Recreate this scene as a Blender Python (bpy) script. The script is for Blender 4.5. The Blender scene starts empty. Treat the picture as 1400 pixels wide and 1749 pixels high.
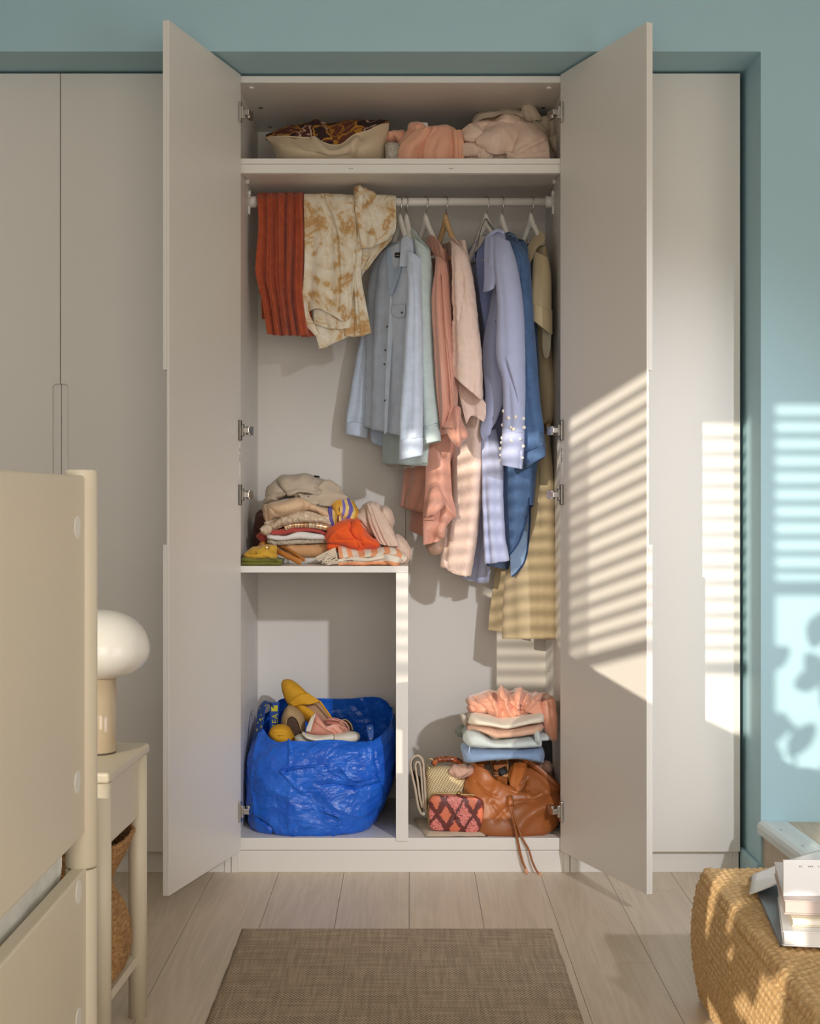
import bpy, bmesh, math, random
import numpy as np
from mathutils import Vector, Matrix

SC = bpy.context.scene
COL = SC.collection
random.seed(7)
RNG = np.random.default_rng(7)
PI = math.pi

# ------------------------------------------------------------------ camera
FOC, CAM_Y, CAM_Z = 2425.5, -4.2, 1.105          # focal length in pixels of a 1400 x 1749 frame
cam_data = bpy.data.cameras.new('camera')
cam_data.sensor_fit = 'VERTICAL'
cam_data.sensor_height = 36.0
cam_data.lens = 36.0 * FOC / 1749.0
cam_data.shift_y = -22.5 / 1749.0
cam_data.clip_start = 0.05
camera = bpy.data.objects.new('camera', cam_data)
camera.location = (0, CAM_Y, CAM_Z)
camera.rotation_euler = (PI / 2, 0, 0)
COL.objects.link(camera)
SC.camera = camera

# ------------------------------------------------------------------ world, sun, lights, exposure
SC.view_settings.view_transform = 'Standard'
SC.view_settings.look = 'None'
SC.view_settings.gamma = 1.0
SC.view_settings.use_curve_mapping = False
SC.view_settings.exposure = 0.0
SC.cycles.max_bounces = 8
SC.cycles.diffuse_bounces = 5
SC.cycles.glossy_bounces = 3
SC.cycles.transmission_bounces = 6
SC.cycles.transparent_max_bounces = 8
SC.cycles.caustics_reflective = False
SC.cycles.caustics_refractive = False
SC.cycles.sample_clamp_indirect = 4.0
world = bpy.data.worlds.new('world')
SC.world = world
world.use_nodes = True
world.node_tree.nodes['Background'].inputs[0].default_value = (0.62, 0.78, 1.0, 1)
world.node_tree.nodes['Background'].inputs[1].default_value = 1.0

def lamp(name, kind, loc, target, energy, color, **kw):
    d = bpy.data.lights.new(name, kind)
    d.energy = energy
    d.color = color
    for k, v in kw.items():
        setattr(d, k, v)
    o = bpy.data.objects.new(name, d)
    o.location = loc
    o.rotation_euler = (Vector(target) - Vector(loc)).to_track_quat('-Z', 'Y').to_euler()
    COL.objects.link(o)
    return o

SUN_DX, SUN_DZ = 0.52, -0.25                   # per metre travelled along +Y
lamp('sun', 'SUN', (-3, -6, 3), (-3 + SUN_DX, -5, 3 + SUN_DZ), 4.1, (1.0, 0.90, 0.74), angle=math.radians(0.28))
# added soft fill lights; the walls behind them have no openings
lamp('fill_right', 'AREA', (2.75, -3.1, 0.95), (0.2, -1.4, 0.5), 29, (0.97, 0.96, 0.98), shape='RECTANGLE', size=2.4, size_y=1.5)
lamp('fill_rear', 'AREA', (0.25, -5.05, 1.35), (0.05, 0, 0.9), 49, (1.0, 0.93, 0.83), shape='RECTANGLE', size=2.6, size_y=1.7)
# small spot, front right: stands in for an unseen source of crisp light
lamp('front_right_spot', 'SPOT', (1.8, -4.5, 2.42), (0.26, 0.3, 0.50), 450, (0.92, 0.94, 1.0), shadow_soft_size=0.055, spot_size=math.radians(31), spot_blend=1.0)

# ------------------------------------------------------------------ helpers
def at(px, py, Y):
    """the point at depth Y that a photo pixel looks at"""
    s = FOC / (Y - CAM_Y)
    return Vector(((px - 700.0) / s, Y, CAM_Z - (py - 852.0) / s))

def lin(c):
    c = c / 255.0
    return c / 12.92 if c <= 0.04045 else ((c + 0.055) / 1.055) ** 2.4

def rgb(r, g, b, k=1.0):
    return (min(lin(r) * k, 0.9), min(lin(g) * k, 0.9), min(lin(b) * k, 0.9), 1.0)

class NT:
    """tiny node-tree writer"""
    def __init__(self, m):
        m.use_nodes = True
        self.t = m.node_tree
        self.b = self.t.nodes['Principled BSDF']
    def n(self, kind, **kw):
        o = self.t.nodes.new(kind)
        for k, v in kw.items():
            if isinstance(v, bpy.types.NodeSocket):
                self.t.links.new(v, o.inputs[k.replace('_', ' ')])
            elif k in o.inputs.keys():
                o.inputs[k].default_value = v
            elif k.replace('_', ' ') in o.inputs.keys():
                o.inputs[k.replace('_', ' ')].default_value = v
            else:
                setattr(o, k, v)
        return o
    def link(self, a, b):
        self.t.links.new(a, b)
    def coord(self, which='UV', scale=(1, 1, 1), rot=(0, 0, 0)):
        tc = self.n('ShaderNodeTexCoord')
        mp = self.n('ShaderNodeMapping')
        mp.inputs['Scale'].default_value = scale
        mp.inputs['Rotation'].default_value = rot
        self.link(tc.outputs[which], mp.inputs['Vector'])
        return mp.outputs[0]
    def ramp(self, fac, stops, interp='LINEAR'):
        r = self.n('ShaderNodeValToRGB')
        r.color_ramp.interpolation = interp
        e = r.color_ramp.elements
        while len(e) < len(stops):
            e.new(0.5)
        for i, (p, c) in enumerate(stops):
            e[i].position = p
            e[i].color = c
        self.link(fac, r.inputs[0])
        return r.outputs[0]
    def math(self, op, a, b=None):
        o = self.n('ShaderNodeMath', operation=op)
        for i, v in enumerate((a, b)):
            if v is None:
                continue
            if isinstance(v, bpy.types.NodeSocket):
                self.link(v, o.inputs[i])
            else:
                o.inputs[i].default_value = v
        return o.outputs[0]
    def mix(self, fac, a, b, blend='MIX'):
        o = self.n('ShaderNodeMix', data_type='RGBA', blend_type=blend)
        for i, v in ((0, fac), (6, a), (7, b)):
            if isinstance(v, bpy.types.NodeSocket):
                self.link(v, o.inputs[i])
            else:
                o.inputs[i].default_value = v
        return o.outputs[2]
    def bump(self, h, strength=0.3, dist=0.002):
        o = self.n('ShaderNodeBump')
        o.inputs['Strength'].default_value = strength
        o.inputs['Distance'].default_value = dist
        self.link(h, o.inputs['Height'])
        self.link(o.outputs[0], self.b.inputs['Normal'])
        return o

def mat(name, color, rough=0.5, metal=0.0, spec=0.5, sheen=0.0, var=0.0, vscale=8.0, bump=0.0, bscale=300.0, bdist=0.001,
        coord='Object', coat=0.0, stretch=(1, 1, 1)):
    m = bpy.data.materials.new(name)
    t = NT(m)
    t.b.inputs['Base Color'].default_value = color
    t.b.inputs['Roughness'].default_value = rough
    t.b.inputs['Metallic'].default_value = metal
    t.b.inputs['Specular IOR Level'].default_value = spec
    t.b.inputs['Sheen Weight'].default_value = sheen
    t.b.inputs['Coat Weight'].default_value = coat
    if var > 0 or bump > 0:
        co = t.coord(coord, stretch)
    if var > 0:
        nz = t.n('ShaderNodeTexNoise', Scale=vscale, Detail=5.0, Roughness=0.6, Vector=co)
        dk = tuple(c * (1 - var) for c in color[:3]) + (1,)
        lt = tuple(min(c * (1 + var), 0.92) for c in color[:3]) + (1,)
        t.link(t.ramp(nz.outputs[0], [(0.3, dk), (0.7, lt)]), t.b.inputs['Base Color'])
    if bump > 0:
        nb = t.n('ShaderNodeTexNoise', Scale=bscale, Detail=3.0, Vector=co)
        t.bump(nb.outputs[0], bump, bdist)
    return m

def fabric(name, color, rough=0.85, weave=900.0, wb=0.25, var=0.06, vscale=25.0, sheen=0.15, streak=0.0, crease=0.0, cscale=30.0):
    """cloth: colour variation, thread streaks, fine weave relief and small crease relief, all on UVs in metres"""
    m = bpy.data.materials.new(name)
    t = NT(m)
    t.b.inputs['Roughness'].default_value = rough
    t.b.inputs['Sheen Weight'].default_value = sheen
    t.b.inputs['Specular IOR Level'].default_value = 0.3
    uv = t.coord('UV')
    nz = t.n('ShaderNodeTexNoise', Scale=vscale, Detail=6.0, Roughness=0.65, Vector=uv)
    f = nz.outputs[0]
    if streak > 0:
        us = t.coord('UV', (900, 40, 1))
        n2 = t.n('ShaderNodeTexNoise', Scale=1.0, Detail=3.0, Vector=us)
        us3 = t.coord('UV', (40, 900, 1))
        n3 = t.n('ShaderNodeTexNoise', Scale=1.0, Detail=3.0, Vector=us3)
        s = t.math('ADD', t.math('MULTIPLY', n2.outputs[0], streak), t.math('MULTIPLY', n3.outputs[0], streak * 0.6))
        f = t.math('ADD', t.math('MULTIPLY', f, 1 - streak), t.math('MULTIPLY', s, 0.62))
    dk = tuple(c * (1 - var) for c in color[:3]) + (1,)
    lt = tuple(min(c * (1 + var), 0.92) for c in color[:3]) + (1,)
    t.link(t.ramp(f, [(0.38, dk), (0.62, lt)]), t.b.inputs['Base Color'])
    wx = t.n('ShaderNodeTexNoise', Scale=weave, Detail=2.0, Vector=uv)
    h = t.math('MULTIPLY', wx.outputs[0], 0.25)
    if crease > 0:
        cr = t.n('ShaderNodeTexNoise', Scale=cscale, Detail=4.0, Roughness=0.55, Distortion=1.2, Vector=uv)
        ridge = t.math('ABSOLUTE', t.math('SUBTRACT', cr.outputs[0], 0.5))
        h = t.math('ADD', h, t.math('MULTIPLY', ridge, -6.0 * crease))
    t.bump(h, wb, 0.0025)
    return m

def link(o, parent=None):
    COL.objects.link(o)
    if parent is not None:
        o.parent = parent
        o.matrix_parent_inverse = Matrix.Translation(-parent.location) if parent.location.length else Matrix()
    return o

def tag(o, label=None, cat=None, group=None, kind=None):
    if label: o['label'] = label
    if cat: o['category'] = cat
    if group: o['group'] = group
    if kind: o['kind'] = kind
    return o

def thing(name, label, cat, loc=(0, 0, 0), group=None):
    o = bpy.data.objects.new(name, None)
    o.location = loc
    o.empty_display_size = 0.05
    COL.objects.link(o)
    return tag(o, label, cat, group)

def from_bm(name, bm, m, parent=None, smooth=False, bevel=0.0, seg=2):
    me = bpy.data.meshes.new(name)
    bm.normal_update()
    bm.to_mesh(me)
    bm.free()
    o = bpy.data.objects.new(name, me)
    if m: me.materials.append(m)
    link(o, parent)
    if smooth:
        for p in me.polygons: p.use_smooth = True
    if bevel:
        b = o.modifiers.new('bevel', 'BEVEL')
        b.width = bevel
        b.segments = seg
        b.limit_method = 'ANGLE'
        b.angle_limit = math.radians(40)
    return o

def bm_box(bm, x0, x1, y0, y1, z0, z1, M=None):
    v = [bm.verts.new(p) for p in ((x0, y0, z0), (x1, y0, z0), (x1, y1, z0), (x0, y1, z0), (x0, y0, z1), (x1, y0, z1), (x1, y1, z1), (x0, y1, z1))]
    for f in ((0, 3, 2, 1), (4, 5, 6, 7), (0, 1, 5, 4), (1, 2, 6, 5), (2, 3, 7, 6), (3, 0, 4, 7)):
        bm.faces.new([v[i] for i in f])
    if M is not None:
        bmesh.ops.transform(bm, matrix=M, verts=v)
    return v

def box(name, x0, x1, y0, y1, z0, z1, m, parent=None, bevel=0.0, M=None, seg=2):
    bm = bmesh.new()
    bm_box(bm, x0, x1, y0, y1, z0, z1, M)
    return from_bm(name, bm, m, parent, bevel=bevel, seg=seg)

def bm_cyl(bm, p0, p1, r0, r1=None, n=24, caps=True):
    p0, p1 = Vector(p0), Vector(p1)
    r1 = r0 if r1 is None else r1
    q = (p1 - p0).to_track_quat('Z', 'Y')
    rings = []
    for p, r in ((p0, r0), (p1, r1)):
        rings.append([bm.verts.new(p + q @ Vector((r * math.cos(2 * PI * i / n), r * math.sin(2 * PI * i / n), 0))) for i in range(n)])
    for i in range(n):
        f = bm.faces.new((rings[0][i], rings[0][(i + 1) % n], rings[1][(i + 1) % n], rings[1][i]))
        f.smooth = True
    if caps:
        bm.faces.new(rings[0][::-1])
        bm.faces.new(rings[1])

def cyl(name, p0, p1, r0, m, parent=None, r1=None, n=24, bevel=0.0):
    bm = bmesh.new()
    bm_cyl(bm, p0, p1, r0, r1, n)
    return from_bm(name, bm, m, parent, bevel=bevel)

def lathe(name, prof, m, parent=None, n=40, loc=(0, 0, 0)):
    """prof: list of (r, z)"""
    bm = bmesh.new()
    rings = []
    for r, z in prof:
        if r < 1e-6:
            rings.append([bm.verts.new((loc[0], loc[1], loc[2] + z))])
        else:
            rings.append([bm.verts.new((loc[0] + r * math.cos(2 * PI * i / n), loc[1] + r * math.sin(2 * PI * i / n), loc[2] + z)) for i in range(n)])
    for a, b in zip(rings, rings[1:]):
        for i in range(n):
            j = (i + 1) % n
            if len(a) == 1 and len(b) == 1: continue
            if len(a) == 1: bm.faces.new((a[0], b[j], b[i]))
            elif len(b) == 1: bm.faces.new((a[i], a[j], b[0]))
            else: bm.faces.new((a[i], a[j], b[j], b[i]))
    bmesh.ops.recalc_face_normals(bm, faces=bm.faces)
    return from_bm(name, bm, m, parent, smooth=True)

def catmull(P, n):
    """resample control points (k, d) to n points through a Catmull-Rom spline"""
    P = np.asarray(P, float)
    k = len(P)
    if k == 2:
        t = np.linspace(0, 1, n)[:, None]
        return P[0] * (1 - t) + P[1] * t
    E = np.vstack([2 * P[0] - P[1], P, 2 * P[-1] - P[-2]])
    u = np.linspace(0, k - 1 - 1e-9, n)
    i = u.astype(int)
    t = (u - i).reshape(-1, *([1] * (P.ndim - 1)))
    p0, p1, p2, p3 = E[i], E[i + 1], E[i + 2], E[i + 3]
    return 0.5 * ((2 * p1) + (p2 - p0) * t + (2 * p0 - 5 * p1 + 4 * p2 - p3) * t * t + (3 * p1 - p0 - 3 * p2 + p3) * t ** 3)

def wire(name, pts, r, m, parent=None, n=8, res=6, taper=None):
    """a round tube through the points"""
    P = catmull([tuple(p) for p in pts], (len(pts) - 1) * res + 1)
    bm = bmesh.new()
    rings = []
    up = None
    for i in range(len(P)):
        a, b = P[max(i - 1, 0)], P[min(i + 1, len(P) - 1)]
        d = Vector(b - a).normalized()
        if up is None:
            up = d.orthogonal().normalized()
        up = (up - d * up.dot(d)).normalized()
        sd = d.cross(up)
        rr = r if taper is None else r * (taper[0] + (taper[1] - taper[0]) * i / (len(P) - 1))
        rings.append([bm.verts.new(Vector(P[i]) + (up * math.cos(2 * PI * k / n) + sd * math.sin(2 * PI * k / n)) * rr) for k in range(n)])
    for a, b in zip(rings, rings[1:]):
        for k in range(n):
            bm.faces.new((a[k], a[(k + 1) % n], b[(k + 1) % n], b[k]))
    bm.faces.new(rings[0][::-1])
    bm.faces.new(rings[-1])
    bmesh.ops.recalc_face_normals(bm, faces=bm.faces)
    return from_bm(name, bm, m, parent, smooth=True)

# vectorised gradient noise ------------------------------------------------
_perm = np.random.default_rng(3).permutation(256)
_perm = np.concatenate([_perm, _perm, _perm])
_grad = np.random.default_rng(4).normal(size=(256, 3))
_grad /= np.linalg.norm(_grad, axis=1)[:, None]
def pn(x, y, z=0.0):
    x, y, z = np.broadcast_arrays(np.asarray(x, float), np.asarray(y, float), np.asarray(z, float))
    xi, yi, zi = np.floor(x).astype(int), np.floor(y).astype(int), np.floor(z).astype(int)
    xf, yf, zf = x - xi, y - yi, z - zi
    f = lambda t: t * t * t * (t * (t * 6 - 15) + 10)
    u, v, w = f(xf), f(yf), f(zf)
    def g(a, b, c):
        h = _perm[(_perm[(_perm[(xi + a) & 255] + yi + b) & 255] + zi + c) & 255]
        q = _grad[h]
        return q[..., 0] * (xf - a) + q[..., 1] * (yf - b) + q[..., 2] * (zf - c)
    L = lambda a, b, t: a + (b - a) * t
    return L(L(L(g(0, 0, 0), g(1, 0, 0), u), L(g(0, 1, 0), g(1, 1, 0), u), v), L(L(g(0, 0, 1), g(1, 0, 1), u), L(g(0, 1, 1), g(1, 1, 1), u), v), w) * 1.5

def crumple(x, y, z=0.0, oct=3):
    """creased cloth: warped ridge noise, about -1..1"""
    wx = pn(x * 0.7 + 11, y * 0.7, z) * 0.9
    wy = pn(x * 0.7, y * 0.7 + 23, z) * 0.9
    s, a, tot = 0.0, 1.0, 0.0
    for k in range(oct):
        s = s + a * (1 - 2.2 * np.abs(pn(x * 2 ** k + wx, y * 2 ** k + wy, z + 7 * k)))
        tot += a
        a *= 0.5
    return s / tot

def grid_obj(name, P, m, parent=None, uv=None, closed=False, thick=0.0, offset=0.0, caps=False, smooth=True, subsurf=0):
    """P: (rows, cols, 3) array; closed: columns wrap around"""
    R, C = P.shape[:2]
    verts = P.reshape(-1, 3)
    idx = np.arange(R * C).reshape(R, C)
    if closed:
        a, b = idx[:-1], idx[1:]
        quads = np.stack([a, b, np.roll(b, -1, 1), np.roll(a, -1, 1)], -1).reshape(-1, 4)
    else:
        quads = np.stack([idx[:-1, :-1], idx[1:, :-1], idx[1:, 1:], idx[:-1, 1:]], -1).reshape(-1, 4)
    if uv is None:
        du = np.linalg.norm(np.diff(P, axis=1, append=P[:, :1] if closed else P[:, -1:]), axis=2).mean(0)
        dv = np.linalg.norm(np.diff(P, axis=0), axis=2).mean(1)
        U = np.concatenate([[0], np.cumsum(du)])
        V = np.concatenate([[0], np.cumsum(dv)])
    else:
        U, V = uv
    faces = quads.tolist()
    me = bpy.data.meshes.new(name)
    extra = []
    if caps:
        extra = [idx[0][::-1].tolist(), idx[-1].tolist()]
    me.from_pydata(verts.tolist(), [], faces + extra)
    ul = me.uv_layers.new(name='UVMap')
    nq = len(quads)
    Cq = C if closed else C - 1
    ii, jj = np.divmod(np.arange(nq), Cq)
    UVs = np.zeros((nq, 4, 2))
    UVs[:, 0] = np.stack([U[jj], V[ii]], -1)
    UVs[:, 1] = np.stack([U[jj], V[ii + 1]], -1)
    UVs[:, 2] = np.stack([U[jj + 1] if len(U) > C or not closed else U[np.minimum(jj + 1, C - 1)], V[ii + 1]], -1)
    UVs[:, 3] = np.stack([U[jj + 1] if len(U) > C or not closed else U[np.minimum(jj + 1, C - 1)], V[ii]], -1)
    flat = UVs.reshape(-1, 2)
    if extra:
        flat = np.vstack([flat, np.zeros((sum(len(e) for e in extra), 2))])
    ul.data.foreach_set('uv', flat.ravel())
    me.polygons.foreach_set('use_smooth', [smooth] * len(me.polygons))
    me.update()
    if m: me.materials.append(m)
    o = bpy.data.objects.new(name, me)
    link(o, parent)
    if subsurf:
        s = o.modifiers.new('sub', 'SUBSURF'); s.levels = s.render_levels = subsurf
    if thick:
        s = o.modifiers.new('thickness', 'SOLIDIFY')
        s.thickness = thick
        s.offset = offset
    return o

def normals(P, closed=False):
    du = (np.roll(P, -1, 1) - np.roll(P, 1, 1)) if closed else np.gradient(P, axis=1)
    dv = np.gradient(P, axis=0)
    n = np.cross(du, dv)
    n /= np.linalg.norm(n, axis=2, keepdims=True) + 1e-12
    return n
# ------------------------------------------------------------------ materials of the setting
def paint(name, color, rough, var=0.02):
    return mat(name, color, rough, var=var, vscale=3.0, bump=0.06, bscale=260.0)
M_TEAL = paint('teal_wall_paint', rgb(164, 198, 209), 0.6)
M_CEIL = paint('ceiling_paint', rgb(232, 232, 228), 0.8)
M_ROOM = paint('pale_wall_paint', rgb(226, 222, 214), 0.8)
M_WHITE = mat('white_foil_panel', rgb(226, 222, 216), 0.42, var=0.012, vscale=2.0, bump=0.03, bscale=400.0)
M_DOOR = mat('white_painted_door', rgb(226, 222, 216), 0.38, var=0.012, vscale=2.0, bump=0.03, bscale=400.0)
M_BACK = mat('white_hardboard_back', rgb(222, 217, 210), 0.6, var=0.015, vscale=2.0)
M_CREAM = mat('cream_lacquer', rgb(224, 213, 192), 0.4, var=0.015, vscale=2.0, bump=0.02, bscale=300.0)
M_CHROME = mat('nickel_steel', (0.55, 0.53, 0.50, 1), 0.28, metal=1.0)
M_DARKMETAL = mat('dark_hinge_steel', (0.20, 0.18, 0.16, 1), 0.35, metal=1.0)
M_BRASS = mat('antique_brass', (0.55, 0.40, 0.17, 1), 0.3, metal=1.0)
M_BLACK = mat('black', (0.012, 0.012, 0.013, 1), 0.5)
M_HOLE = mat('drilled_hole', (0.22, 0.2, 0.18, 1), 0.8)
M_STICKER = mat('sticker_paper', rgb(236, 234, 230), 0.6)
M_PLASTIC = mat('white_plastic', rgb(236, 234, 228), 0.35)

def wood_mat(name, base, dark, rough=0.45, scale=1.0):
    m = bpy.data.materials.new(name)
    t = NT(m)
    co = t.coord('Object', (9 * scale, 0.75 * scale, 3))
    oi = t.n('ShaderNodeObjectInfo')
    sh = t.n('ShaderNodeVectorMath', operation='ADD')
    t.link(co, sh.inputs[0])
    cmb = t.n('ShaderNodeCombineXYZ')
    t.link(t.math('MULTIPLY', oi.outputs['Random'], 37.0), cmb.inputs[0])
    t.link(t.math('MULTIPLY', oi.outputs['Random'], 91.0), cmb.inputs[1])
    t.link(cmb.outputs[0], sh.inputs[1])
    n1 = t.n('ShaderNodeTexNoise', Scale=1.3, Detail=3.0, Distortion=0.6, Vector=sh.outputs[0])
    rings = t.math('SINE', t.math('MULTIPLY', n1.outputs[0], 48.0))
    sc = t.n('ShaderNodeVectorMath', operation='MULTIPLY')
    t.link(sh.outputs[0], sc.inputs[0]); sc.inputs[1].default_value = (22, 2.2, 4)
    n2 = t.n('ShaderNodeTexNoise', Scale=1.0, Detail=4.0, Vector=sc.outputs[0])
    f = t.math('ADD', t.math('MULTIPLY', rings, 0.09), t.math('MULTIPLY', n2.outputs[0], 0.75))
    f = t.math('ADD', f, t.math('MULTIPLY', t.math('SUBTRACT', oi.outputs['Random'], 0.5), 0.10))
    t.link(t.ramp(f, [(0.22, dark), (0.62, base)]), t.b.inputs['Base Color'])
    t.b.inputs['Roughness'].default_value = rough
    t.bump(f, 0.08, 0.001)
    return m
M_FLOOR = wood_mat('pale_oak_laminate', rgb(218, 200, 179), rgb(202, 184, 162), 0.42)
M_TREAD = wood_mat('pale_oak_tread', rgb(206, 190, 168), rgb(186, 168, 146), 0.42)

# ------------------------------------------------------------------ room shell
NICHE_X, WALL_Y, SOFFIT = 0.987, -0.204, 2.364
bm = bmesh.new()
bm_box(bm, NICHE_X, 2.9, WALL_Y, 0.75, 0, 2.75)
bm_box(bm, -3.3, NICHE_X, WALL_Y, 0.75, SOFFIT, 2.75)
bm_box(bm, -3.3, NICHE_X, 0.66, 0.75, 0, SOFFIT)
tag(from_bm('wall_back', bm, M_TEAL), kind='structure')
tag(box('wall_right', 2.8, 2.9, -5.3, WALL_Y, 0, 2.75, M_ROOM), kind='structure')
tag(box('wall_left', -3.4, -3.3, -5.3, 0.75, 0, 2.75, M_ROOM), kind='structure')
tag(box('ceiling', -3.4, 2.9, -5.3, 0.75, 2.75, 2.85, M_CEIL), kind='structure')
# rear wall with the window openings
bm = bmesh.new()
bm_box(bm, -3.4, -2.80, -5.3, -5.2, 0, 2.75)
bm_box(bm, -2.80, -1.1, -5.3, -5.2, 0, 0.70)
bm_box(bm, -2.80, -1.1, -5.3, -5.2, 2.647, 2.75)
bm_box(bm, -1.1, 2.9, -5.3, -5.2, 0, 2.75)
tag(from_bm('wall_rear', bm, M_ROOM), kind='structure')
win = bpy.data.objects.new('window_1', None); COL.objects.link(win); win['kind'] = 'structure'
for x0, x1 in ((-2.80, -2.78), (-2.27, -2.235), (-1.675, -1.60), (-1.14, -1.1)):
    box('window_mullion', x0, x1, -5.26, -5.2, 0.70, 2.647, M_PLASTIC, win)
box('window_sill', -2.8, -1.1, -5.24, -5.12, 0.68, 0.70, M_PLASTIC, win)

# floor: separate planks laid towards the wardrobe
fl = box('floor', -3.3, 2.8, -5.2, 0.66, -0.05, -0.0085, M_HOLE)
tag(fl, kind='structure')
PW, PL = 0.193, 1.38
plank_me = None
seams = {}
k = 0
x = -0.01 + 0.0  # a seam sits near X = 0 in the photograph
ix0 = -17
for i in range(ix0, 15):
    xa = -0.002 + i * PW
    if xa + PW < -3.3 or xa > 2.8: continue
    off = (i * 0.537) % 1.0 * PL
    y = 0.66 + PL - off
    while y > -5.2:
        bm = None
        if y - PL > 0.6:
            y -= PL
            continue
        if plank_me is None:
            bm = bmesh.new()
            bm_box(bm, 0.0006, PW - 0.0006, -PL + 0.0006, -0.0006, -0.0085, 0)
            plank_me = bpy.data.meshes.new('plank')
            bm.to_mesh(plank_me); bm.free()
            plank_me.materials.append(M_FLOOR)
        o = bpy.data.objects.new('plank', plank_me)
        o.location = (xa, y + PL * 0.0, 0)
        COL.objects.link(o); o.parent = fl
        y -= PL

# teal skirting of the niche
tag(box('baseboard_right', NICHE_X - 0.012, NICHE_X, WALL_Y + 0.004, 0.0, 0, 0.075, M_TEAL, bevel=0.003), kind='structure')

# ------------------------------------------------------------------ raised platform step on the right
step = thing('platform_step', 'raised oak platform step with grey white nosing against the teal wall', 'step', (1.0, -0.3, 0))
SZ = 0.196
YE = -2.2
dirx = 0.055   # the edge runs slightly outward
def sx(y): return 0.990 + (WALL_Y - y) * dirx
bm = bmesh.new()
v = [bm.verts.new(p) for p in ((sx(WALL_Y) + .004, WALL_Y, 0), (sx(YE) + .004, YE, 0), (sx(YE) + .004, YE, SZ - .012), (sx(WALL_Y) + .004, WALL_Y, SZ - .012))]
w = [bm.verts.new((p.co.x + 0.016, p.co.y, p.co.z)) for p in v]
bm.faces.new(v); bm.faces.new(w[::-1])
for i in range(4): bm.faces.new((v[i], w[i], w[(i + 1) % 4], v[(i + 1) % 4]))
bmesh.ops.recalc_face_normals(bm, faces=bm.faces)
from_bm('riser', bm, M_TREAD, step)
bm = bmesh.new()
for z in (SZ - .012, SZ):
    for q in ((sx(WALL_Y) + .02, WALL_Y - .0006), (1.24, WALL_Y - .0006), (1.24, YE), (sx(YE) + .02, YE)):
        bm.verts.new((q[0], q[1], z))
bm.verts.ensure_lookup_table()
for f in ((0, 3, 2, 1), (4, 5, 6, 7), (0, 1, 5, 4), (1, 2, 6, 5), (2, 3, 7, 6), (3, 0, 4, 7)):
    bm.faces.new([bm.verts[i] for i in f])
bmesh.ops.recalc_face_normals(bm, faces=bm.faces)
from_bm('plank', bm, M_TREAD, step)
for k in range(8):
    xa = 1.2412 + k * PW
    box('plank', xa, min(xa + PW - .0012, 2.79), YE, WALL_Y - 0.0006, SZ - 0.012, SZ, M_TREAD, step)
M_NOSE = mat('grey_white_nosing', rgb(214, 222, 224), 0.4)
bm = bmesh.new()
for y in np.linspace(WALL_Y, YE, 2):
    pass
prof = [(-0.012, -0.032), (-0.014, -0.012), (-0.010, -0.002), (0.0, 0.004), (0.012, 0.005), (0.02, 0.002), (0.026, 0.005), (0.032, 0.002), (0.038, 0.005), (0.044, 0.002), (0.05, 0.005), (0.066, 0.004), (0.068, -0.004), (0.0, -0.006), (-0.003, -0.032)]
ra = [bm.verts.new((sx(WALL_Y) + a, WALL_Y - 0.0005, SZ + b)) for a, b in prof]
rb = [bm.verts.new((sx(YE) + a, YE, SZ + b)) for a, b in prof]
n = len(prof)
for i in range(n): bm.faces.new((ra[i], rb[i], rb[(i + 1) % n], ra[(i + 1) % n]))
bm.faces.new(ra); bm.faces.new(rb[::-1])
bmesh.ops.recalc_face_normals(bm, faces=bm.faces)
from_bm('nosing', bm, M_NOSE, step)
for yy in (-0.32, -0.5, -0.68):
    cyl('screw', (sx(yy) + .016, yy, SZ + .0045), (sx(yy) + .016, yy, SZ + .0062), .0035, M_CHROME, step, n=12)

# ------------------------------------------------------------------ wardrobes
WH = 2.356
DOOR_L, DOOR_T, DZ0, DZ1 = 0.497, 0.018, 0.066, 2.357
def door_mesh(name, flip=False):
    """local: x 0 (hinge) .. 0.497 (free edge), inner face y=0, outer face y=0.018, recessed finger pull in the outer face of the free edge"""
    bm = bmesh.new()
    L = DOOR_L
    n0, n1, nw, r = 0.985 - DZ0, 1.443 - DZ0, 0.022, 0.011
    H = DZ1 - DZ0
    bm_box(bm, 0, L, 0, 0.007, 0, H)
    out = [(0, 0), (L, 0), (L, n0)]
    cx = L - nw + r
    out += [(cx + r * math.cos(a), n0 + r - r * math.sin(a) * 1.0) for a in ()]
    for k in range(7):
        a = PI * 1.5 - k * (PI / 2) / 6
        out.append((cx + r * math.cos(a), n0 + r + r * math.sin(a)))
    for k in range(7):
        a = PI - k * (PI / 2) / 6
        out.append((cx + r * math.cos(a), n1 - r + r * math.sin(a)))
    out += [(L, n1), (L, H), (0, H)]
    a = [bm.verts.new((p[0], 0.007, p[1])) for p in out]
    b = [bm.verts.new((p[0], DOOR_T, p[1])) for p in out]
    bm.faces.new(a[::-1]); bm.faces.new(b)
    n = len(out)
    for i in range(n): bm.faces.new((a[i], a[(i + 1) % n], b[(i + 1) % n], b[i]))
    if flip:
        bmesh.ops.scale(bm, vec=(1, -1, 1), verts=bm.verts)
    bmesh.ops.recalc_face_normals(bm, faces=bm.faces)
    me = bpy.data.meshes.new(name)
    bm.to_mesh(me); bm.free()
    me.materials.append(M_DOOR)
    return me
DM = {False: door_mesh('door'), True: door_mesh('door', True)}
def put_door(parent, hx, hy, ux, uy, flip):
    """flip False: outer face lies to the left of the direction hinge -> free edge"""
    o = bpy.data.objects.new('door', DM[flip])
    link(o, parent)
    ang = math.atan2(uy, ux)
    o.matrix_parent_inverse = Matrix()
    o.location = Vector((hx, hy, DZ0)) - parent.location
    o.rotation_euler = (0, 0, ang)
    b = o.modifiers.new('bevel', 'BEVEL'); b.width = 0.0012; b.segments = 2; b.limit_method = 'ANGLE'
    return o

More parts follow.
